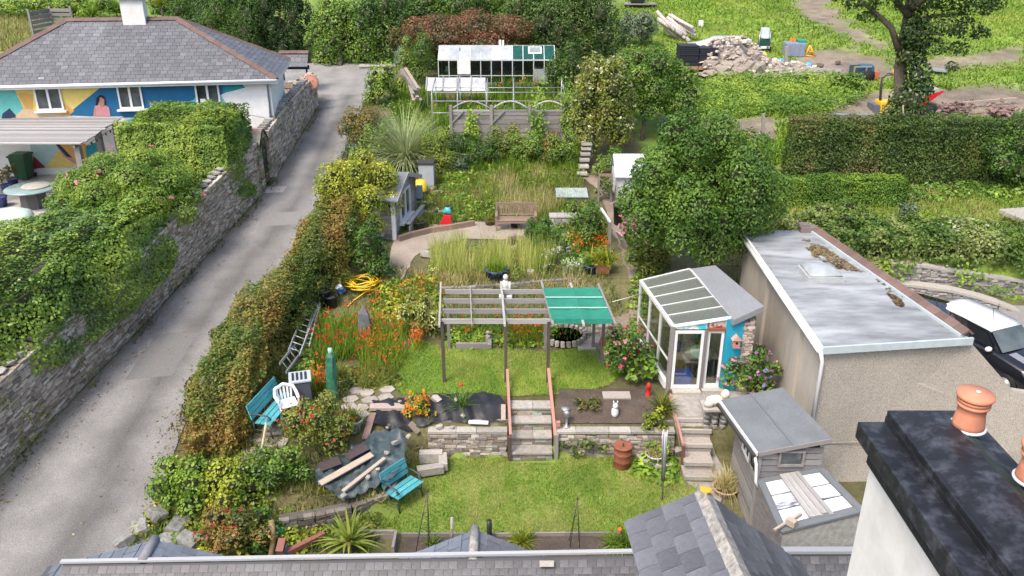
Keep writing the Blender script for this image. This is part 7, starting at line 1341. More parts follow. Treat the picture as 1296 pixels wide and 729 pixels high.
b = MB(); b.blob(R1+Vector((.02, -.05, .06)), (.16, .16, .06), 1, .3, 3); b.build('lichen_patch', mat('orange_lichen', (.62, .34, .03), (.5, .28, .05), 9, .9), t)
# chimney ----------------------------------------------------------------
ztop = 9.78; k0 = atz(1123, 519, ztop); k1 = atz(1205, 518, ztop); x0, x1 = k0.x, k1.x+.02; yb_ = k0.y; yf_ = 2.6; BC = mat('black_chimney_paint', (.010, .011, .014), (.055, .06, .075), 9, .5, .5, lo=.47, hi=.72, big=.4, bsc=3)
t = thing('chimney', 'white rendered chimney stack with stepped black painted cap and terracotta pots', 'chimney', ((x0+x1)/2, 4, 6)); 
def tier(z0, z1, g, nm='cap_tier'): b = MB(); b.box(((x0+x1)/2, (yb_+yf_)/2, (z0+z1)/2), (x1-x0+2*g, yb_-yf_+.012*(g > 0), z1-z0)); return b.build(nm, BC, t, bevel=.008)
b = MB(); b.add([Vector(q) for q in ((x0+.01, yf_, ztop-.01), (x1-.01, yf_, ztop-.01), (x1-.01, yb_-.01, ztop-.01), (x0+.01, yb_-.01, ztop-.01), (x0+.17, yf_, ztop+.06), (x1-.15, yf_, ztop+.06), (x1-.15, yb_-.12, ztop+.06), (x0+.17, yb_-.12, ztop+.06))], BOXF); b.build('flaunching', BC, t)
tier((ztop+zs)/2, ztop, .0); e0 = aty(1086, 534, yb_); zs = e0.z; g2 = x0-e0.x; tier(zs-.13, zs, g2); tier(zs-.005, (ztop+zs)/2, .003); tier(zs-.36, zs-.13, g2*.38)
b = MB(); xs0, xs1 = x0-g2*.25, x1+g2*.25; ysb = yb_-.02; zb_ = 6.3; b.add([Vector(q) for q in ((xs0-.10, yf_, zb_), (xs1+.1, yf_, zb_), (xs1+.1, ysb+.12, zb_), (xs0-.10, ysb+.12, zb_), (xs0, yf_, zb_+.5), (xs1, yf_, zb_+.5), (xs1, ysb, zb_+.5), (xs0, ysb, zb_+.5), (xs0, yf_, zs-.36), (xs1, yf_, zs-.36), (xs1, ysb, zs-.36), (xs0, ysb, zs-.36))], [(0, 3, 2, 1), (8, 9, 10, 11)]+[(i*4+j, i*4+(j+1) % 4, i*4+4+(j+1) % 4, i*4+4+j) for i in range(2) for j in range(4)]); b.build('stack', mat('chimney_render', (.70, .69, .655), (.57, .56, .53), 3.5, .85, .2, big=.07, bsc=.8), t)
CP = mat('pot_clay', (.52, .21, .125), (.36, .145, .09), 6, .8, .25, big=.2, bsc=2.5); 
def cpot(label, u, v):
    c = atz(u, v, ztop+.05); c2 = c+Vector((0, .12, 0)); t2 = thing('chimney_pot', label, 'chimney pot', c2); KS = Matrix.Translation(c2) @ Matrix.Diagonal((.7, .7, .70, 1)) @ Matrix.Translation(-c2); b = MB(KS); b.smooth = True; b.lathe(c2, [(.150, 0), (.145, .05), (.128, .16), (.130, .23), (.150, .245), (.152, .265), (.138, .27), (.138, .285), (.152, .29), (.152, .31), (.14, .315), (.12, .315)], 36); b.build('pot', CP, t2)
    b = MB(KS); b.lathe(c2+Vector((0, 0, .33)), [(.0, 0), (.165, 0), (.17, .012), (.165, .045), (.0, .06)], 36); b.build('cowl', CP, t2)
    for k in range(8): a_ = k*.785; part_box('vent_lug', c2+Vector((math.cos(a_)*.083, math.sin(a_)*.083, .225)), (.04, .04, .02), CP, t2, a_)
    b = MB(KS); b.lathe(c2-Vector((0, 0, .012)), [(.165, 0), (.168, .02), (.15, .025)], 28); b.build('mortar_collar', mat('pale_mortar', (.5, .52, .55)), t2)
    b = MB(KS); b.lathe(c2+Vector((.02, 0, .391)), [(.022, 0), (.02, .003), (0, .004)], 12); b.build('lime_spot', WHITE, t2)
cpot('terracotta chimney pot with flat cowl on the black capped chimney', 1236, 552); cpot('terracotta chimney pot cut by the right edge of the photo', 1322, 622)
# ================================================================ VEGETATION
def V3(p): return (p.x, p.y, p.z)
# left hedges above the lane wall
def lh(y, off): return float(lane_left(y))+off
hedge('tall clipped bright green hedge beside the arched gate', [(-12.7, 33.9, 2.7, 4.2, 3.5), (-12.9, 32.4, 2.7, 4.5, 3.5), (-13.1, 31.2, 2.6, 4.5, 3.3)], [(.075, .15, .018), (.115, .20, .022), (.175, .26, .032), (.24, .32, .04)], .12, .05, 2.2, .10, .07, up=.5, rnd_=6., jit=.45)
shrub('large rounded green shrub with a few pink roses on the left bank', 166, 300, 205, 112, [(.075, .15, .018), (.115, .20, .022), (.175, .26, .032), (.24, .32, .04)], 26, .13, .055, .85, .85, rc=.34, jit=.45, base=(-13.6, 27.3, 2.4), flowers=(26, .13, [(.65, .16, .25), (.7, .25, .32)], 1.2), seed=5, up=.35)
shrub('low dark green shrub trailing over the lane wall below the rose bush', 222, 330, 70, 50, BRT, 9, .12, .06, .7, .8, base=(-12.5, 25.4, 2.3), seed=8)
hedge('thick glossy green hedge spilling over the lower lane wall', [(-13.0, 26.8, 2.2, 3.2, 2.3), (-13.8, 24.2, 2.0, 4.6, 2.8), (-14.5, 21.4, 1.8, 5.0, 2.9), (-15.9, 18.4, 1.6, 4.8, 2.5)], [(.06, .12, .016), (.10, .18, .02), (.16, .25, .03), (.23, .31, .038)], .10, .07, 2.1, .22, .10, GLOSSLEAF, nsc=.9, up=.35, rnd_=3.2, jit=.5)
# orange tinted hedge along the right of the lane
path = []
for u, v, w_, h_ in ((244, 600, 1.2, .9), (258, 565, 1.9, 1.5), (272, 530, 1.6, 1.6), (300, 470, 1.9, 1.9), (335, 408, 1.5, 1.8), (372, 355, 1.8, 2.1), (405, 305, 1.7, 2.1), (428, 272, 1.6, 2.2)):
    p = G(u, v); path.append((p.x+(1.0 if v < 420 else .62), p.y, hz(p.x+.6, p.y)-.1, w_, h_))
hedge('long loose hedge of orange-tinted small leaves along the right of the lane', path, [(.055, .10, .018), (.09, .14, .022), (.15, .17, .03), (.22, .17, .035), (.27, .15, .042)], .085, .05, 2.0, .30, .22, nsc=1.25, cnsc=.7, jit=.65, rnd_=4., flowers=(260, .05, [(.45, .10, .03), (.5, .2, .05)]))
hedge('dark green inner growth on the garden side of the orange hedge', [(p[0]+1.0, p[1]+.3, p[2], 1.0, p[4]*.72) for p in path[1:]], DK+[(.10, .10, .03)], .09, .05, 1.3, .25, .2, ends=True) if False else None
SH = [ # label, u, vbase, w, h, palette, kw
 ('yellow-green shrub covering the cabin roof', 450, 306, 112, 112, YEL, dict(K=20, rc=.36, L=.13, W=.06, dr=.8, cov=.62)),
 ('dark green climber hanging below the yellow-green shrub', 462, 352, 60, 74, DK, dict(K=9)),
 ('small upright dark shrub at the cabin corner', 484, 358, 34, 40, DK, dict(K=7)),
 ('rounded bright laurel bush at the top of the lane', 486, 135, 52, 52, BRT, dict(K=10, L=.17, W=.09)),
 ('mixed green bush with rusty tips above the lane', 462, 190, 60, 50, RST, dict(K=9)),
 ('blue-green leafy bush beside the pampas grass', 482, 205, 60, 50, MID, dict(K=9, L=.15, W=.08)),
 ('low grey-green bush over the lane edge', 452, 205, 40, 26, GRY, dict(K=6)),
 ('green shrub between cabin and pampas grass', 553, 222, 42, 52, YEL, dict(K=8)),
 ('grey-green euphorbia bush left of the upper shrubbery', 582, 222, 30, 26, GRY, dict(K=6)),
 ('dark green bush under the board fence at its left end', 582, 204, 54, 34, DK, dict(K=9)),
 ('golden-green shrub in front of the board fence', 640, 208, 56, 46, OLV, dict(K=9)),
 ('dark leafy bush in the middle of the upper shrubbery', 668, 214, 50, 44, MID, dict(K=8)),
 ('rust-tinted bush below the right end of the board fence', 692, 212, 48, 40, RST, dict(K=8)),
 ('green bush at the foot of the upper steps', 712, 215, 40, 42, MID, dict(K=7)),
 ('ivy mass over the right end of the board fence', 722, 195, 28, 74, BRT, dict(K=8)),
 ('shrub with creamy flowers beside the upper steps', 762, 205, 76, 122, OLV, dict(K=14, L=.15, W=.09, flowers=(110, .12, [(.62, .60, .42), (.5, .5, .3)]))),
 ('green bush right of the upper steps', 770, 225, 40, 34, BRT, dict(K=6)),
 ('dark purple-green bush below the golden shrub', 612, 215, 46, 34, DK, dict(K=7)),
 ('low bushes behind the yellow bucket', 560, 215, 30, 24, OLV, dict(K=6)),
 ('rounded dark green conifer ball on the patio', 684, 318, 42, 42, [(.03, .09, .012), (.05, .13, .015), (.08, .17, .02)], dict(K=10, L=.14, W=.035, cov=.8, dr=1.0)),
 ('loose pale green shrub right of the wooden bench', 740, 312, 52, 58, MID, dict(K=9, cov=.45)),
 ('pink hydrangea under the big green tree', 806, 318, 42, 44, BRT, dict(K=7, L=.17, W=.1, flowers=(46, .2, [(.62, .16, .30), (.7, .28, .4)]))),
 ('green bush below the hydrangea by the earth path', 820, 350, 55, 50, OLV, dict(K=8)),
 ('shrub left of the playhouse below the steps', 765, 255, 30, 34, OLV, dict(K=6)),
 ('bright yellow-green spurge behind the pergola left end', 532, 430, 52, 62, [(.16, .20, .03), (.27, .30, .07), (.42, .42, .16)], dict(K=9, L=.13, W=.06)),
 ('fuchsia bush with red flowers left of the glasshouse', 792, 480, 62, 72, MID, dict(K=10, cov=.5, flowers=(60, .09, [(.45, .02, .05), (.55, .06, .10), (.6, .3, .35)]))),
 ('big leaved plant at the glasshouse corner', 815, 488, 44, 40, BRT, dict(K=6, L=.24, W=.18)),
 ('flowering bush between glasshouse and grey shed', 948, 500, 72, 62, MID, dict(K=11, flowers=(60, .10, [(.45, .18, .40), (.25, .25, .55), (.6, .3, .4)]))),
 ('variegated ivy bush against the lower terrace wall', 737, 580, 66, 34, [(.05, .11, .02), (.09, .15, .025), (.30, .32, .12)], dict(K=8, L=.11, W=.08, dr=.4)),
 ('tall shrub with red flower tips beside the paved corner', 405, 582, 84, 84, OLV, dict(K=12, L=.11, W=.045, cov=.5, flowers=(45, .08, [(.45, .05, .03), (.5, .12, .04)]))),
 ('low green shrub below the red-tipped shrub', 352, 622, 84, 50, MID, dict(K=10)),
 ('bramble thicket at the lane bend, left part', 235, 648, 96, 64, BRT, dict(K=12, L=.11, W=.07)),
 ('bramble thicket at the lane bend, right part', 300, 645, 92, 60, YEL, dict(K=12, L=.11, W=.07)),
 ('low brambles under the bamboo pole', 318, 690, 70, 44, MID, dict(K=9)),
 ('fuchsia with small red flowers above the bottom left gable', 290, 704, 92, 50, RST, dict(K=10, flowers=(40, .06, [(.45, .04, .06), (.5, .10, .10)]))),
 ('dark green fern patch right of the bottom left fuchsia', 325, 706, 36, 34, DK, dict(K=6)),
 ('bright green seedling bush in the dark hedge foot', 1128, 170, 40, 20, BRT, dict(K=6)),
 ('leafy weeds by the left rear of the grey shed', 902, 520, 18, 18, BRT, dict(K=5)),
 ('climbing plant with yellow leaves right of the soil bed', 828, 555, 36, 40, YEL, dict(K=7, cov=.4)),
 ('green bush behind the rotary dryer', 838, 585, 30, 26, BRT, dict(K=6)),
 ('sapling at the foot of the pebbledash wall', 1078, 612, 22, 20, BRT, dict(K=5, base=(7.6, 16.2, 0))),
 ('orange and yellow flowered plant in the black sheet', 531, 534, 34, 42, YEL, dict(K=6, cov=.4, flowers=(40, .09, [(.65, .22, .02), (.7, .4, .03)]))),
 ('red leaved plant in the soil bed', 745, 522, 34, 18, RST, dict(K=5, cov=.4)),
 ('blue-grey bush on the terrace above the curved walls', 1146, 288, 34, 36, GRY, dict(K=7)),
 ('white flowered bush on the terrace by the right edge', 1225, 318, 84, 34, BRT, dict(K=10, flowers=(80, .1, [(.5, .52, .4)]))),
 ('spreading green bush at the far right of the terrace', 1282, 328, 70, 38, MID, dict(K=9)),
 ('green bush behind the garage roof end', 1060, 300, 96, 40, [(.06, .12, .02), (.12, .19, .03), (.22, .27, .08)], dict(K=10, L=.13, W=.09)),
 ('dark leafy bush behind the red garage tiles', 1108, 318, 56, 40, MID, dict(K=9)),
 ('bush trailing over the upper curved wall', 1172, 320, 70, 36, MID, dict(K=9)),
 ('low bush right of the soil heap in the field', 1012, 112, 60, 16, BRT, dict(K=7, L=.2, W=.12)),
 ('nettle patch on the field bank beside the blue machine', 1075, 118, 60, 24, BRT, dict(K=8, L=.2, W=.1)),
 ('rough bush at the foot of the pole pile', 806, 62, 60, 46, GRY, dict(K=10, L=.2, W=.08)),
 ('messy dark shrub on the right end of the dark hedge', 1270, 240, 100, 84, DK, dict(K=12, L=.13, W=.07)),
 ('dense bush right of the ivy-clad tree', 1200, 195, 80, 50, MID, dict(K=10, L=.14, W=.07)),
 ('leafy bush in front of the white playhouse', 800, 272, 36, 34, MID, dict(K=7)),
 ('reddish shrub tangle behind the greenhouse', 582, 88, 156, 68, [(.07, .07, .02), (.12, .085, .03), (.20, .085, .045), (.25, .10, .06)], dict(K=18, L=.16, W=.08, dr=.6)),
 ('green shrub at the left end of the greenhouse', 530, 108, 50, 60, MID, dict(K=8)),
 ('dark shrubs at the right end of the greenhouse', 716, 120, 46, 56, DK, dict(K=9)),
 ('round bush right of the fruit cage', 742, 140, 36, 48, OLV, dict(K=7)),
]
for row in SH:
    lab, u, v, w_, h_, pal, kw = row; shrub(lab, u, v, w_, h_, pal, **kw)
# larger bushes and trees with stems ------------------------------------
def tree(label, base, crown_c, rad, K, pal, L, W, cov, trunk_r=.15, limbs=6, name='tree', cat='tree', group=None, rc=.42, seed=1, m=None, lean=(0, 0), jit=.6, cs=None, nsc=.6, core=.45, up=.25, drop=0.):
    L *= LS; W *= LS; base = Vector(base); t = thing(name, label, cat, base, group); c = Vector(crown_c); c = c-Vector((0, 0, drop*rad[2])); rad = (rad[0], rad[1], rad[2]*(1+drop)); cs = cs or make_crown(V3(c), rad, K, rc, seed); b = MB(); r = random.Random(seed)
    mid = base.lerp(c, .55)+Vector((lean[0], lean[1], 0)); b.tube([base-Vector((0, 0, .2)), base.lerp(mid, .5)+Vector((.05, 0, 0)), mid, c], trunk_r, 10, trunk_r*.45); b.build('trunk', BARK, t)
    b = MB()
    for i in range(limbs): q = cs[(i*len(cs))//limbs]; s_ = base.lerp(c, .35+.5*i/limbs); e = Vector(q[:3]); b.tube([s_, s_.lerp(e, .5)+Vector((0, 0, .15)), e], trunk_r*.42, 7, trunk_r*.12)
    b.build('limbs', BARK, t)
    P, N = clumps(cs, nleaf(cs, L, W, cov)); ok = P[:, 2] > hgt(P[:, 0], P[:, 1]); leaves('crown', P[ok], N[ok], L, W, pal, t, m, jit, up, nsc=nsc); core_of(cs, core).build('inner_twigs', TWIG, t, fix=False)['kind'] = 'stuff'; return t
p = G(905, 345); y = 24.9; b0 = Vector((aty(905, 340, y).x, y, hz(6.1, y))); cc = aty(888, 246, 25.2); s_ = mpp(cc)
tree('big rounded green tree in the middle right of the garden behind the glasshouse', b0, cc, (104*s_, 84*s_, 114*s_), 50, [(.038, .088, .012), (.062, .13, .017), (.095, .18, .023), (.14, .23, .03)], .135, .07, .85, .12, 10, rc=.27, seed=3)
p = G(812, 178); c = aty(818, 112, p.y+1); s_ = mpp(c); tree('broad grey-green bush with bare stems at the edge of the field', p, c, (74*s_, 60*s_, 56*s_), 30, MID, .16, .075, .6, .12, 10, rc=.3, seed=4, core=.5)
BT = [('dark dense evergreen tree behind the bungalow corner', 300, 78, 300, 24, 62, 62, DK, .2, .06), ('very dark evergreen left of the round tree at the lane top', 352, 80, 352, 22, 48, 62, [(.016, .042, .009), (.024, .058, .012), (.038, .08, .015)], .2, .07),
      ('rounded mid green tree at the lane top', 430, 84, 428, 38, 46, 46, MID, .2, .11), ('dark tree behind the rounded one at the lane top', 482, 82, 480, 30, 48, 52, DK, .19, .1), ('tall dark bush behind the reddish tangle', 560, 60, 555, 8, 70, 34, DK, .2, .1),
      ('big dark green tree above the right of the greenhouse', 722, 78, 712, 22, 76, 58, [(.03, .065, .012), (.05, .095, .018), (.075, .13, .024)], .2, .1), ('dark hedge tree at the left behind the bungalow', 248, 60, 250, 8, 46, 40, DK, .2, .07), ('dense dark tree between lane top and greenhouse', 640, 50, 640, 2, 60, 34, MID, .2, .1)]
for k, (lab, ub, vb, uc, vc, rx, rz, pal, L, W) in enumerate(BT):
    p = G(ub, vb); c = aty(uc, vc, p.y+1.2); s_ = mpp(c); tree(lab, p, c, (rx*s_, rx*s_*.75, rz*s_), 30, pal, L, W, .55, .18, 6, seed=20+k, rc=.3, drop=.3, group='trees along the top of the lane and garden')
# far band above bungalow
for k, (lab, u, v, w_, h_, pal) in enumerate((('bright green hedge above the bungalow ridge, left', 40, 24, 110, 26, BRT), ('bright green hedge above the bungalow ridge, middle', 120, 26, 90, 30, BRT), ('bright green hedge above the bungalow, right of its chimney', 215, 26, 60, 34, MID))): shrub(lab, u, v, w_, h_, pal, 10, .2, .1, .55, .5)
pf = G(20, 60); Pq = scatter(gpoly([(-60, 20), (60, 22), (55, 62), (-60, 70)]), 60); tag(blades('bank_grass', Pq, .5, .09, STRAW[:2]+[(.14, .17, .04)], None, .6), 'rough yellowing grass on the bank left of the bungalow', 'grass', kind='stuff')
# palms / spiky plants
def spiky(label, c, n, L, W, pal, trunk=0, name='yucca', cat='plant', el=(.2, 1.45), droop=.6):
    c = Vector(c); t = thing(name, label, cat, c); 
    if trunk: b = MB(); b.tube([c-Vector((0, 0, .1)), c+Vector((0, 0, trunk))], .09, 8); b.build('trunk', BARK, t)
    arcs('leaves', c+Vector((0, 0, trunk)), n, L, W, pal, t, el, droop, spread=.04); return t
spiky('spiky yellow-green yucca at the left of the lower bed', G(443, 698), 70, .75, .07, [(.16, .24, .04), (.26, .32, .06), (.35, .36, .09)], .25)
q = G(208, 30); spiky('yellowish cordyline palm behind the bungalow ridge', q, 120, 1.1, .08, YEL, 1.2); q = G(172, 22)
for lab, u, v in (('spiky green cordyline left of the bungalow chimney', 118, 30), ('spiky green cordyline right of the yellowish one', 150, 26)): spiky(lab, G(u, v), 100, 1.2, .08, BRT, .5)
t = spiky('large arching pampas grass above the lane', G(514, 212), 1300, 2.7, .03, [(.22, .28, .10), (.34, .40, .19), (.46, .50, .29)], 0, 'pampas_grass', 'grass', (.75, 1.5), 1.3)
for lab, u, v, n, L, pal in (('strap-leaved daylily clump with an orange flower in the lower bed', 792, 692, 120, .7, BRT), ('grassy clump in front of the wing roof slates', 775, 690, 60, .5, BRT), ('tufted sedge clump beside the red ornament', 838, 520, 160, .6, OLV), ('upright iris leaves in the black sheet', 585, 516, 60, .7, MID), ('yellowing feathery plant in the lower bed', 660, 688, 160, .45, YEL), ('small weeds at the foot of the left obelisk', 548, 690, 60, .3, MID)):
    t = spiky(lab, G(u, v), n, L, .025, pal, 0, 'leafy_clump', 'plant', (.5, 1.5), .9)
    if 'orange flower' in lab: q = G(783, 690)+Vector((0, 0, .45)); b = MB(); b.smooth = True; b.blob(q, (.13, .13, .11), 1, .2, 2); b.build('flower', mat('orange_petal', (.7, .13, .02)), t)
    if 'iris' in lab: q = G(584, 516)+Vector((0, 0, .72)); b = MB(); b.smooth = True; b.blob(q, (.16, .12, .1), 1, .2, 2); b.build('flower', mat('red_petal', (.6, .05, .02)), t)
# crocosmia drifts --------------------------------------------------------
ORG = [(.62, .13, .02), (.68, .22, .03), (.55, .07, .02)]; RED = [(.55, .02, .015), (.60, .06, .015), (.5, .015, .02)]
def drift(label, px, dens, H, pal, fcols, nf, fs, name='crocosmia', cat='flowers', lean=.55, W=.028, hp=None):
    poly = gpoly(px); Pq = scatter(poly, dens*1.25, 1.5, -.32); c = Pq.mean(0); t = thing(name, label, cat, c)
    lift = (0 if hp is None else hp); P2 = Pq.copy(); o = blades('foliage', P2, H, W, pal, t, lean); o['kind'] = 'stuff'
    if nf:
        k = RNG.integers(0, len(Pq), nf); P3 = Pq[k]+RNG.normal(size=(nf, 3))*[.1, .1, .08]+[0, 0, H*.82]; m = 5
        Q = np.repeat(P3, m, 0)+RNG.normal(size=(nf*m, 3))*fs*.55; col = np.repeat(np.array(fcols)[RNG.integers(0, len(fcols), nf)], m, 0)*(1+.3*(RNG.random((nf*m, 1))-.5)); o = leaves('flowers', Q, np.tile([0, -.3, 1.], (len(Q), 1)), fs, fs*.75, [(0, 0, 0)], t, BLADE, .8, .2, col=col); o['kind'] = 'stuff'
    return t
drift('drift of bright red crocosmia in front of the ladders', [(395, 470), (398, 410), (430, 400), (470, 415), (482, 445), (468, 470), (430, 475)], 330, .75, BRT, RED, 95, .055)
drift('drift of orange crocosmia right of the standing stone', [(462, 440), (475, 405), (510, 410), (520, 440), (505, 470), (470, 478)], 360, .65, BRT+YEL[1:2], ORG, 105, .05)
drift('mixed orange crocosmia beside the yellow hose', [(470, 400), (475, 365), (510, 352), (545, 365), (540, 400), (505, 408)], 260, .5, BRT, ORG, 70, .05)
drift('clump of orange crocosmia under the left pergola beams', [(522, 445), (530, 420), (575, 415), (580, 440)], 320, .6, YEL, ORG, 70, .05)
drift('clump of orange crocosmia between the pergola posts', [(643, 440), (648, 412), (688, 412), (692, 440)], 330, .65, YEL, ORG, 60, .05)
drift('dark leafy border under the pergola beams', [(570, 432), (575, 405), (645, 405), (650, 432)], 300, .5, MID, ORG, 25, .05)
drift('orange flowers around the blue pot by the path', [(722, 335), (725, 305), (765, 300), (770, 335)], 260, .55, BRT, ORG, 110, .06)
drift('long yellow-green grasses below the red crocosmia', [(425, 500), (440, 470), (500, 470), (500, 488), (470, 495)], 420, .5, OLV[1:]+STRAW[:1], ORG, 8, .04, 'tall_grass', 'grass', W=.02)
drift('orange montbretia strip beside the wrapped post', [(385, 500), (388, 470), (418, 465), (420, 498)], 340, .6, YEL, ORG, 60, .05)
drift('tall yellow-green reed grass behind the blue bowl', [(540, 348), (548, 318), (600, 310), (660, 316), (705, 325), (700, 348), (620, 352)], 330, .9, [(.26, .33, .06), (.40, .45, .11), (.52, .49, .2)], [], 0, 0, 'tall_grass', 'grass', .35, .022)
drift('straw coloured grass behind the wooden bench', [(600, 262), (605, 228), (650, 215), (720, 225), (715, 265), (690, 275)], 170, .55, BRT[2:]+STRAW, [], 0, 0, 'tall_grass', 'grass', .4, .022)
drift('dry straw grass bank behind the pergola', [(500, 372), (505, 348), (560, 345), (640, 350), (740, 350), (738, 372), (640, 365)], 380, .32, STRAW, [], 0, 0, 'tall_grass', 'grass', .6, .02)
drift('white-flowered weeds right of the blue bowl', [(690, 350), (690, 330), (735, 325), (735, 352)], 300, .5, [(.12, .18, .05), (.28, .32, .15), (.4, .42, .25)], [(.6, .62, .5)], 60, .05, 'weeds', 'plants')
drift('dry grass tussocks hanging over the wall left of the garden steps', [(500, 585), (512, 558), (540, 552), (545, 575), (520, 590)], 520, .4, STRAW, [], 0, 0, 'tall_grass', 'grass', .8, .02)
drift('brown dry grass below the tarpaulin tip', [(352, 664), (372, 636), (395, 618), (440, 640), (482, 628), (488, 644), (440, 658), (380, 668)], 650, .4, STRAW, [], 0, 0, 'tall_grass', 'grass', .8, .02)
drift('tall nettles and lettuces inside the fruit cage', [(548, 165), (550, 128), (700, 128), (712, 165)], 130, .8, BRT, ORG, 30, .07, 'vegetables', 'plants', W=.07)
drift('green climbing beans before the greenhouse', [(620, 125), (622, 110), (710, 110), (715, 125)], 160, 1.0, MID, ORG, 30, .08, 'vegetables', 'plants', W=.07)
# rough ground cover of garden as stuff ---------------------------------------
def cover(label, px, dens, H, W, pal, lean=.6, name='rough_grass', patch=None, pth=0, world=None):
    Pq = scatter(world if world is not None else gpoly(px), dens, patch, pth); return tag(blades(name, Pq, H, W, pal, None, lean), label, 'grass', kind='stuff')
WEED = [(.06, .11, .02), (.11, .16, .026), (.19, .21, .05), (.28, .26, .10)]
cover('rough weedy grass over the upper garden', [(505, 300), (525, 240), (560, 215), (700, 205), (735, 222), (745, 262), (720, 300), (690, 282), (600, 280), (545, 288)], 330, .38, .03, [(.08, .15, .02), (.13, .19, .03), (.20, .24, .05), (.30, .28, .10)])
cover('weedy ground cover around the old bank and path', [(470, 420), (440, 380), (470, 330), (510, 340), (540, 350), (560, 340), (720, 340), (770, 345), (790, 400), (770, 405), (735, 440), (560, 430), (520, 425)], 150, .3, .03, WEED)
cover('dense undergrowth below the board fence', [(500, 215), (500, 190), (560, 185), (735, 190), (735, 222), (560, 222)], 220, .6, .06, BRT)
cover('green growth in the vegetable plot beside the lane', [(492, 205), (500, 110), (560, 112), (560, 190), (520, 200)], 140, .45, .06, BRT)
cover('weeds along the right garden path', [(800, 455), (815, 400), (805, 350), (800, 290), (780, 250), (775, 225), (850, 230), (850, 340), (830, 355), (815, 420), (820, 470)], 120, .35, .04, WEED)
cover('wild growth on the bank by the lane bend', [(165, 700), (215, 610), (235, 575), (330, 560), (410, 600), (470, 640), (480, 665), (470, 705)], 190, .35, .04, [(.07, .13, .02), (.12, .18, .03), (.2, .22, .05), (.3, .26, .1)])
cover('weeds around the left terrace and blue bench', [(300, 545), (360, 480), (400, 460), (440, 470), (440, 560), (400, 600), (320, 600)], 150, .3, .035, WEED)
cover('leafy growth at the foot of the lower lawn walls', [(478, 672), (485, 640), (520, 590), (535, 585), (520, 620), (500, 675)], 240, .2, .03, BRT)
cover('weeds on the lane verge below the grey wall', None, 240, .16, .045, [(.05, .08, .02), (.10, .12, .025), (.18, .16, .04)], .9, 'verge_weeds', 1.6, .1, [(lane_left(y)+.0, y) for y in np.arange(13, 46, 1)]+[(lane_left(y)+.38, y) for y in np.arange(45, 12, -1)])
cover('weeds on the lane edge below the orange hedge', None, 200, .2, .04, WEED, .9, 'verge_weeds', 1.6, -.1, [(float(np.interp(y, RYs, RXs))-.15, y) for y in np.arange(13, 47, 1)]+[(float(np.interp(y, RYs, RXs))+.5, y) for y in np.arange(46, 12, -1)])
cover('dandelion and clover rosettes in the lower lawn', None, 40, .07, .05, [(.05, .11, .015), (.09, .17, .02), (.42, .40, .2)], .9, 'lawn_weeds', 1.3, .1, lawn1)
cover('clover and moss in the soil beds', None, 25, .06, .05, BRT, .9, 'bed_weeds', None, 0, [(-2.5, 14.2), (4.6, 14.2), (4.5, 15.6), (-2.5, 15.0)])
def herb(label, px, n, size, pal, L=.12, W=.08, k=34, flowers=None, name='ground_cover', hh=.8):
    poly = gpoly(px); a = np.array(poly); lo, hi = a.min(0), a.max(0); Q = lo+RNG.random((n*4, 2))*(hi-lo); Q = Q[inpoly(Q, poly)][:n]; r_ = size*(.5+.8*RNG.random(len(Q))); D = nrm(RNG.normal(size=(len(Q)*k, 3))); D[:, 2] = np.abs(D[:, 2]); c3 = np.concatenate([Q, hgt(Q[:, 0], Q[:, 1])[:, None]], 1)
    Pq = np.repeat(c3, k, 0)+D*np.repeat(r_, k)[:, None]*np.array([1, 1, hh])*(.75+.35*RNG.random((len(D), 1))); tint = np.repeat(RNG.random((len(Q), 1))*.5+.75, k, 0)
    t = tag(leaves(name, Pq, D, L, W, pal, None, None, .5, .3, col=np.clip(np.repeat(pick(c3, pal, 1.2, .9), k, 0)*tint*(1+.2*(RNG.random((len(D), 1))-.5)), 0, 1)), label, 'plants', kind='stuff')
    if flowers:
        m_ = flowers[0]; j = RNG.choice(len(Pq), m_); Pf = np.repeat(Pq[j]+D[j]*.06, 4, 0)+RNG.normal(size=(m_*4, 3))*flowers[1]*.4; cf = np.repeat(np.array(flowers[2])[RNG.integers(0, len(flowers[2]), m_)], 4, 0); o = leaves('flowers', Pf, np.tile([0, -.3, 1.], (len(Pf), 1)), flowers[1], flowers[1]*.8, [(0, 0, 0)], t, BLADE, .7, col=cf); o['kind'] = 'stuff'
herb('leafy herbs crowding the grass left of the wooden bench', [(545, 285), (530, 262), (560, 225), (640, 228), (640, 268), (600, 278)], 150, .28, BRT, flowers=(60, .08, ORG+[(.6, .55, .4)]))
herb('seedling tufts among the tall reed grass', [(540, 348), (548, 318), (600, 310), (660, 316), (705, 325), (700, 348), (620, 352)], 60, .22, [(.12, .2, .03), (.22, .28, .05), (.3, .33, .08)], .16, .035)
herb('mixed flowering herbs beside the earth path', [(700, 300), (712, 262), (752, 262), (772, 330), (735, 340), (705, 335)], 110, .3, MID, flowers=(70, .08, ORG+[(.4, .35, .6)]))
herb('bushy herbs below the upper shrubbery', [(560, 226), (562, 205), (735, 205), (738, 226), (650, 222)], 130, .34, BRT, .15, .09)
herb('low green herbs between the yellow hose and the pergola', [(475, 395), (485, 360), (560, 352), (560, 400), (520, 415)], 110, .26, YEL, flowers=(40, .06, ORG))
herb('leafy border plants at the back of the upper lawn', [(560, 440), (562, 420), (640, 412), (700, 412), (700, 436), (640, 440)], 90, .24, BRT, flowers=(30, .06, ORG))
herb('green plants along the foot of the orange hedge', [(375, 470), (400, 400), (420, 390), (420, 400), (405, 470), (385, 500)], 60, .26, MID)
herb('plants along the right edge of the earth path', [(800, 420), (805, 345), (795, 290), (830, 300), (830, 345), (820, 420)], 100, .3, BRT, flowers=(40, .08, [(.6, .2, .35), (.6, .55, .35)]))
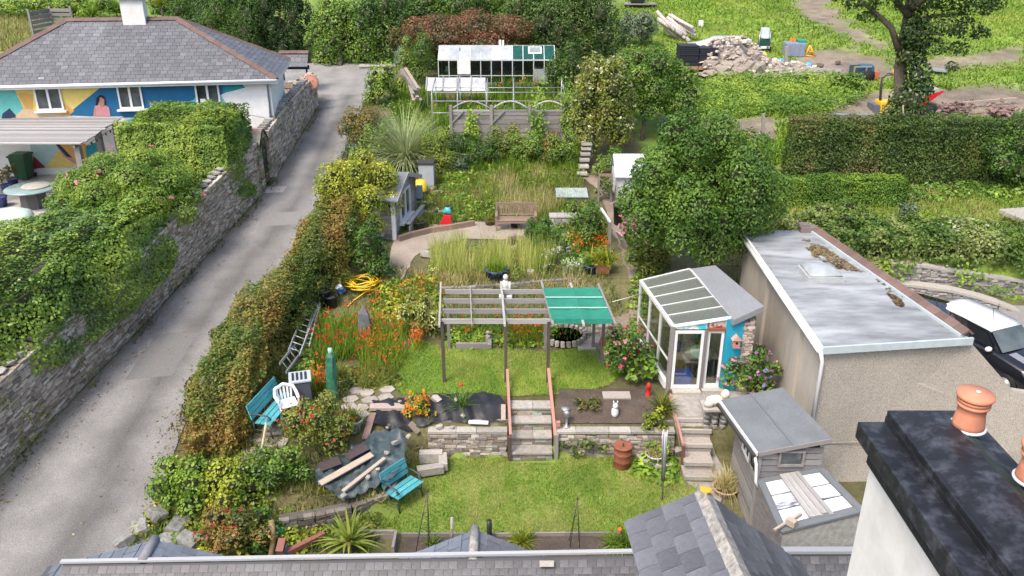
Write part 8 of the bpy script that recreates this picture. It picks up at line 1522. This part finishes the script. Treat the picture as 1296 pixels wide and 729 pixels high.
herb('scrambling weeds on the bank at the lane bend', [(170, 690), (210, 615), (330, 590), (400, 640), (400, 690), (300, 705)], 130, .28, YEL, .1, .075)
herb('mossy weeds on the low dark wall beside the tarpaulin', [(345, 690), (350, 655), (420, 650), (480, 635), (492, 660), (440, 690)], 90, .18, OLV, .09, .06)
herb('ferns and weeds at the stepped right end of the lower lawn', [(800, 600), (810, 560), (850, 560), (862, 610), (838, 612)], 45, .2, BRT)
herb('climbing greenery in the vegetable plot', [(545, 180), (550, 130), (715, 130), (720, 180)], 150, .4, BRT, .17, .11, flowers=(50, .09, ORG))
herb('green undergrowth beneath the lane-top shrubs', [(445, 235), (465, 165), (500, 120), (545, 150), (555, 200), (520, 230)], 130, .35, MID, .15, .09)
herb('grassy green tufts through the meadow behind the wooden bench', [(560, 262), (570, 222), (700, 212), (735, 228), (730, 262), (640, 262)], 150, .26, BRT, .17, .03)
herb('weeds tumbling over the dark hedge foot', [(985, 262), (985, 232), (1296, 232), (1296, 250)], 160, .35, MID, .14, .09)
herb('leafy plants beside the paved corner', [(430, 495), (425, 470), (500, 470), (505, 488), (470, 492)], 50, .2, OLV)
Pq = np.concatenate([scatter([(lane_left(y)+.1, y) for y in np.arange(13, 46, 1)]+[(lane_left(y)+.9, y) for y in np.arange(45, 12, -1)], 26), scatter([(float(np.interp(y, RYs, RXs))-.6, y) for y in np.arange(13, 46, 1)]+[(float(np.interp(y, RYs, RXs))+.1, y) for y in np.arange(45, 12, -1)], 26), scatter([(-12.5, 14), (-9, 14), (-8.5, 40), (-10, 40)], 1.5)]); Pq[:, 2] += .05
tag(leaves('leaf_litter', Pq, np.tile([0, 0, 1.], (len(Pq), 1)), .07, .045, [(.16, .14, .04), (.24, .20, .08), (.12, .09, .05), (.30, .26, .12)], None, None, .4), 'scattered dead leaves along the lane edges', 'leaf litter', kind='stuff')
yy = 14+RNG.random(260)*29; c3 = np.stack([lane_left(yy)+.04, yy, hgt(lane_left(yy)+.6, yy)+.1+RNG.random(260)**1.6*2.0], 1); c3 = c3[sn(c3, 1.1) > .1]; Pq = np.repeat(c3, 12, 0)+RNG.normal(size=(len(c3)*12, 3))*[.03, .13, .10]
tag(leaves('wall_ferns', Pq, np.tile([1., -.3, .4], (len(Pq), 1)), .09, .05, OLV+[(.2, .17, .05)], None, None, .5), 'small ferns and moss tufts growing in the grey lane wall', 'plants', kind='stuff')
# field grass -----------------------------------------------------------------
def fieldgrass(label, world, dens, H, W, pal, lean=.8, keepsoil=.35):
    Pq = scatter(world, dens); Pq[:, 2] += np.where(Pq[:, 1] > 40, .10*sn(np.stack([Pq[:, 0], Pq[:, 1], Pq[:, 1]*0], 1), .35)*(Pq[:, 0] > 5), 0); m = soilmask(Pq); Pq = Pq[m < keepsoil+.25*RNG.random(len(Pq))]; return tag(blades('field_grass', Pq, H, W, pal, None, lean, nsc=.35, mixr=.4), label, 'grass', kind='stuff')
FG = [(.10, .19, .018), (.15, .25, .024), (.21, .30, .035), (.29, .34, .06)]
fieldgrass('bright rough grass of the field beyond the garden', [(9, 47), (52, 44), (75, 82), (14, 82), (6, 60)], 48, .2, .11, FG)
fieldgrass('bright grass bank above the dark clipped hedge', [(8, 35.5), (22, 34.5), (27, 47), (8, 49)], 90, .34, .10, FG)
fieldgrass('grass on the terrace between the hedges', [(7.5, 26), (30, 25.5), (34, 33), (8, 33)], 150, .22, .05, [(.09, .17, .02), (.15, .21, .03), (.24, .26, .06), (.30, .28, .1)])
Pq = scatter(gpoly([(870, 150), (900, 100), (1060, 100), (1100, 125), (1050, 145), (990, 148)]), 40); Nq = np.tile([0, -.3, 1.], (len(Pq), 1)); Pq[:, 2] += .15+.25*RNG.random(len(Pq)); Pq2 = np.repeat(Pq, 9, 0)+RNG.normal(size=(len(Pq)*9, 3))*[.22, .22, .13]; tag(leaves('nettles', Pq2, np.repeat(Nq, 9, 0), .14, .07, BRT, None, None, .7, nsc=.5), 'leafy nettles and docks on the field bank', 'weeds', kind='stuff')
# right hedges -------------------------------------------------------------------
a_, b_ = atz(1002, 262, 3.15), atz(1150, 262, 3.15); hedge('low clipped bright green box hedge on the right terrace', [(a_.x-.8, a_.y+.4, 3.05, 1.05, 1.15), (14.0, a_.y+.5, 3.05, 1.05, 1.15), (b_.x-.1, a_.y+.5, 3.05, 1.05, 1.1)], [(.06, .13, .015), (.10, .19, .02), (.17, .25, .03)], .085, .05, 2.1, .08, .06)
pL = atz(988, 226, 3.3); hedge('tall dark clipped hedge with a browned top across the right', [(pL.x+.2, 32.7, 2.9, 1.5, 2.95), (15, 32.8, 2.9, 1.6, 2.9), (18.5, 33.0, 2.9, 1.8, 2.8), (23, 33.4, 3.0, 2.2, 2.5), (28, 33.6, 3.0, 2.4, 2.3)], [(.035, .068, .013), (.055, .10, .017), (.09, .13, .024), (.14, .115, .045)], .10, .055, 1.8, .13, .14, cnsc=.5)
hp = [(9.3, 26.5, 2.45, 2.5, 1.15), (13, 26.4, 2.45, 2.5, 1.1), (16.5, 26.3, 2.45, 2.4, 1.05), (19, 26.15, 2.45, 2.7, .95), (25, 26.15, 2.45, 2.7, .9)]; hedge('loose mixed green hedge above the curved stone walls', hp, [(.05, .10, .018), (.09, .15, .024), (.16, .21, .05), (.25, .28, .10)], .12, .075, 1.7, .3, .2, flowers=(160, .06, [(.5, .5, .36)]))
cover('trailing weeds on the curved stone wall ledges', None, 10, .2, .05, BRT, .9, 'wall_weeds', 2.2, .25, [(11.2, 24.6), (22, 24.2), (23, 25.1), (11, 25.3)])
# flecks of ivy on the walls
ivy = thing('ivy', 'patches of ivy hanging on the curved stone walls', 'ivy', (14, 24.5, 2.3))
Pq = []
for u, v, n in ((1130, 345, 160), (1228, 350, 110), (1262, 366, 90), (1290, 380, 40)):
    q = aty(u, v, 25.0); Pq.append(np.array(q)+RNG.normal(size=(n, 3))*[.3, .12, .22])
Pq = np.concatenate(Pq); leaves('foliage', Pq, np.tile([0, -1., .4], (len(Pq), 1)), .11, .08, BRT, ivy)
# climbers on board fence and fruit cage
for lab, u, v, w_, h_ in (('climber on the board fence, left of its middle', 597, 168, .35, 1.2), ('bright climber on the board fence right of its middle', 680, 165, .45, 1.5), ('thin bean climber on the fruit cage', 684, 140, .35, 1.6), ('climber at the right end of the fruit cage', 716, 140, .4, 1.8)):
    q = aty(u, v, 37.8 if 'board' in lab else 40.0); t = thing('climber', lab, 'climbing plant', q); Pq = np.array(q)+RNG.normal(size=(420, 3))*[w_*.45, .1, h_*.4]; leaves('foliage', Pq, np.tile([0, -1., .3], (len(Pq), 1)), .13, .1, BRT, t)
# tall ivy-clad tree at top right ------------------------------------------------
yb_ = 34.3; base = Vector((aty(1146, 180, yb_).x, yb_, hz(aty(1146, 180, yb_).x, yb_))); top = aty(1150, 0, yb_+.3); s_ = mpp(base)
t = thing('ivy_clad_tree', 'tall dark tree with an ivy-clad trunk behind the dark hedge', 'tree', base); b = MB(); b.tube([base, base.lerp(top, .35)+Vector((-.05, 0, 0)), base.lerp(top, .62)+Vector((-.2, 0, 0)), top+Vector((.1, 0, 0)), top+Vector((.3, .3, 2.2))], .32, 14, .17); b.build('trunk', BARK, t)
b = MB()
for pts, r_ in (([aty(1140, 70, yb_), aty(1128, 35, yb_), aty(1105, 14, yb_), aty(1070, -14, yb_-.2)], .16), ([aty(1146, 40, yb_), aty(1180, 20, yb_+.4), aty(1225, 18, yb_+.4)], .13), ([aty(1150, 20, yb_), aty(1120, -15, yb_), aty(1090, -50, yb_)], .14), ([aty(1152, 10, yb_), aty(1200, -20, yb_), aty(1260, -30, yb_)], .14), ([aty(1140, 60, yb_), aty(1165, 40, yb_-.5), aty(1195, 45, yb_-.9)], .1)): b.tube(pts, r_, 8, r_*.3)
b.build('limbs', BARK, t)
def cl(u, v, ru, rv, dy=0, k=1.): q = aty(u, v, yb_+dy); m_ = mpp(q); return [q.x, q.y, q.z, ru*m_, max(ru, rv)*m_*.8*k, rv*m_]
cs = [cl(1090, 2, 26, 14), cl(1072, -8, 22, 14, .4), cl(1120, -8, 30, 18, -.3), cl(1160, -4, 32, 22), cl(1200, 2, 30, 20, .3), cl(1235, 8, 26, 16), cl(1258, 2, 18, 14, .4), cl(1195, 32, 26, 16, -.6), cl(1222, 38, 22, 15, .2), cl(1180, 60, 18, 13, -.4), cl(1212, 62, 15, 10), cl(1160, 44, 22, 20, -.4), cl(1240, 42, 13, 8), cl(1205, 84, 10, 7, -.3), cl(1100, 22, 16, 8, .2), cl(1150, -40, 90, 30), cl(1090, -45, 50, 25), cl(1230, -40, 60, 30)]
Pq, Nq = clumps(cs, nleaf(cs, .14, .085, .75), .3); leaves('crown', Pq, Nq, .14, .085, [(.022, .048, .012), (.035, .070, .017), (.055, .095, .022), (.08, .12, .03)], t, None, .7)
iv = [cl(1148, 72, 13, 20, -.3), cl(1152, 40, 12, 18, -.3), cl(1158, 60, 15, 26), cl(1160, 95, 18, 24, -.2), cl(1152, 126, 25, 26, -.4), cl(1140, 152, 30, 20, -.4), cl(1160, 30, 14, 20), cl(1165, 150, 18, 16, .1), cl(1128, 140, 12, 14, -.2), cl(1172, 112, 10, 14)]
Pq, Nq = clumps(iv, nleaf(iv, .13, .10, .8), .2); leaves('ivy', Pq, Nq, .13, .10, [(.025, .055, .012), (.045, .085, .018), (.07, .115, .024), (.13, .13, .04)], t, GLOSSLEAF); core_of(iv, .55).build('ivy_stems', TWIG, t, fix=False)
b = MB(); b.tube([aty(1143, 133, yb_-.9), aty(1143, 142, yb_-1), aty(1147, 152, yb_-1)], .03, 6); b.build('pale_stem', PLANK, t)
# far hedgerow beyond the top edge so the ground never runs bare to the horizon
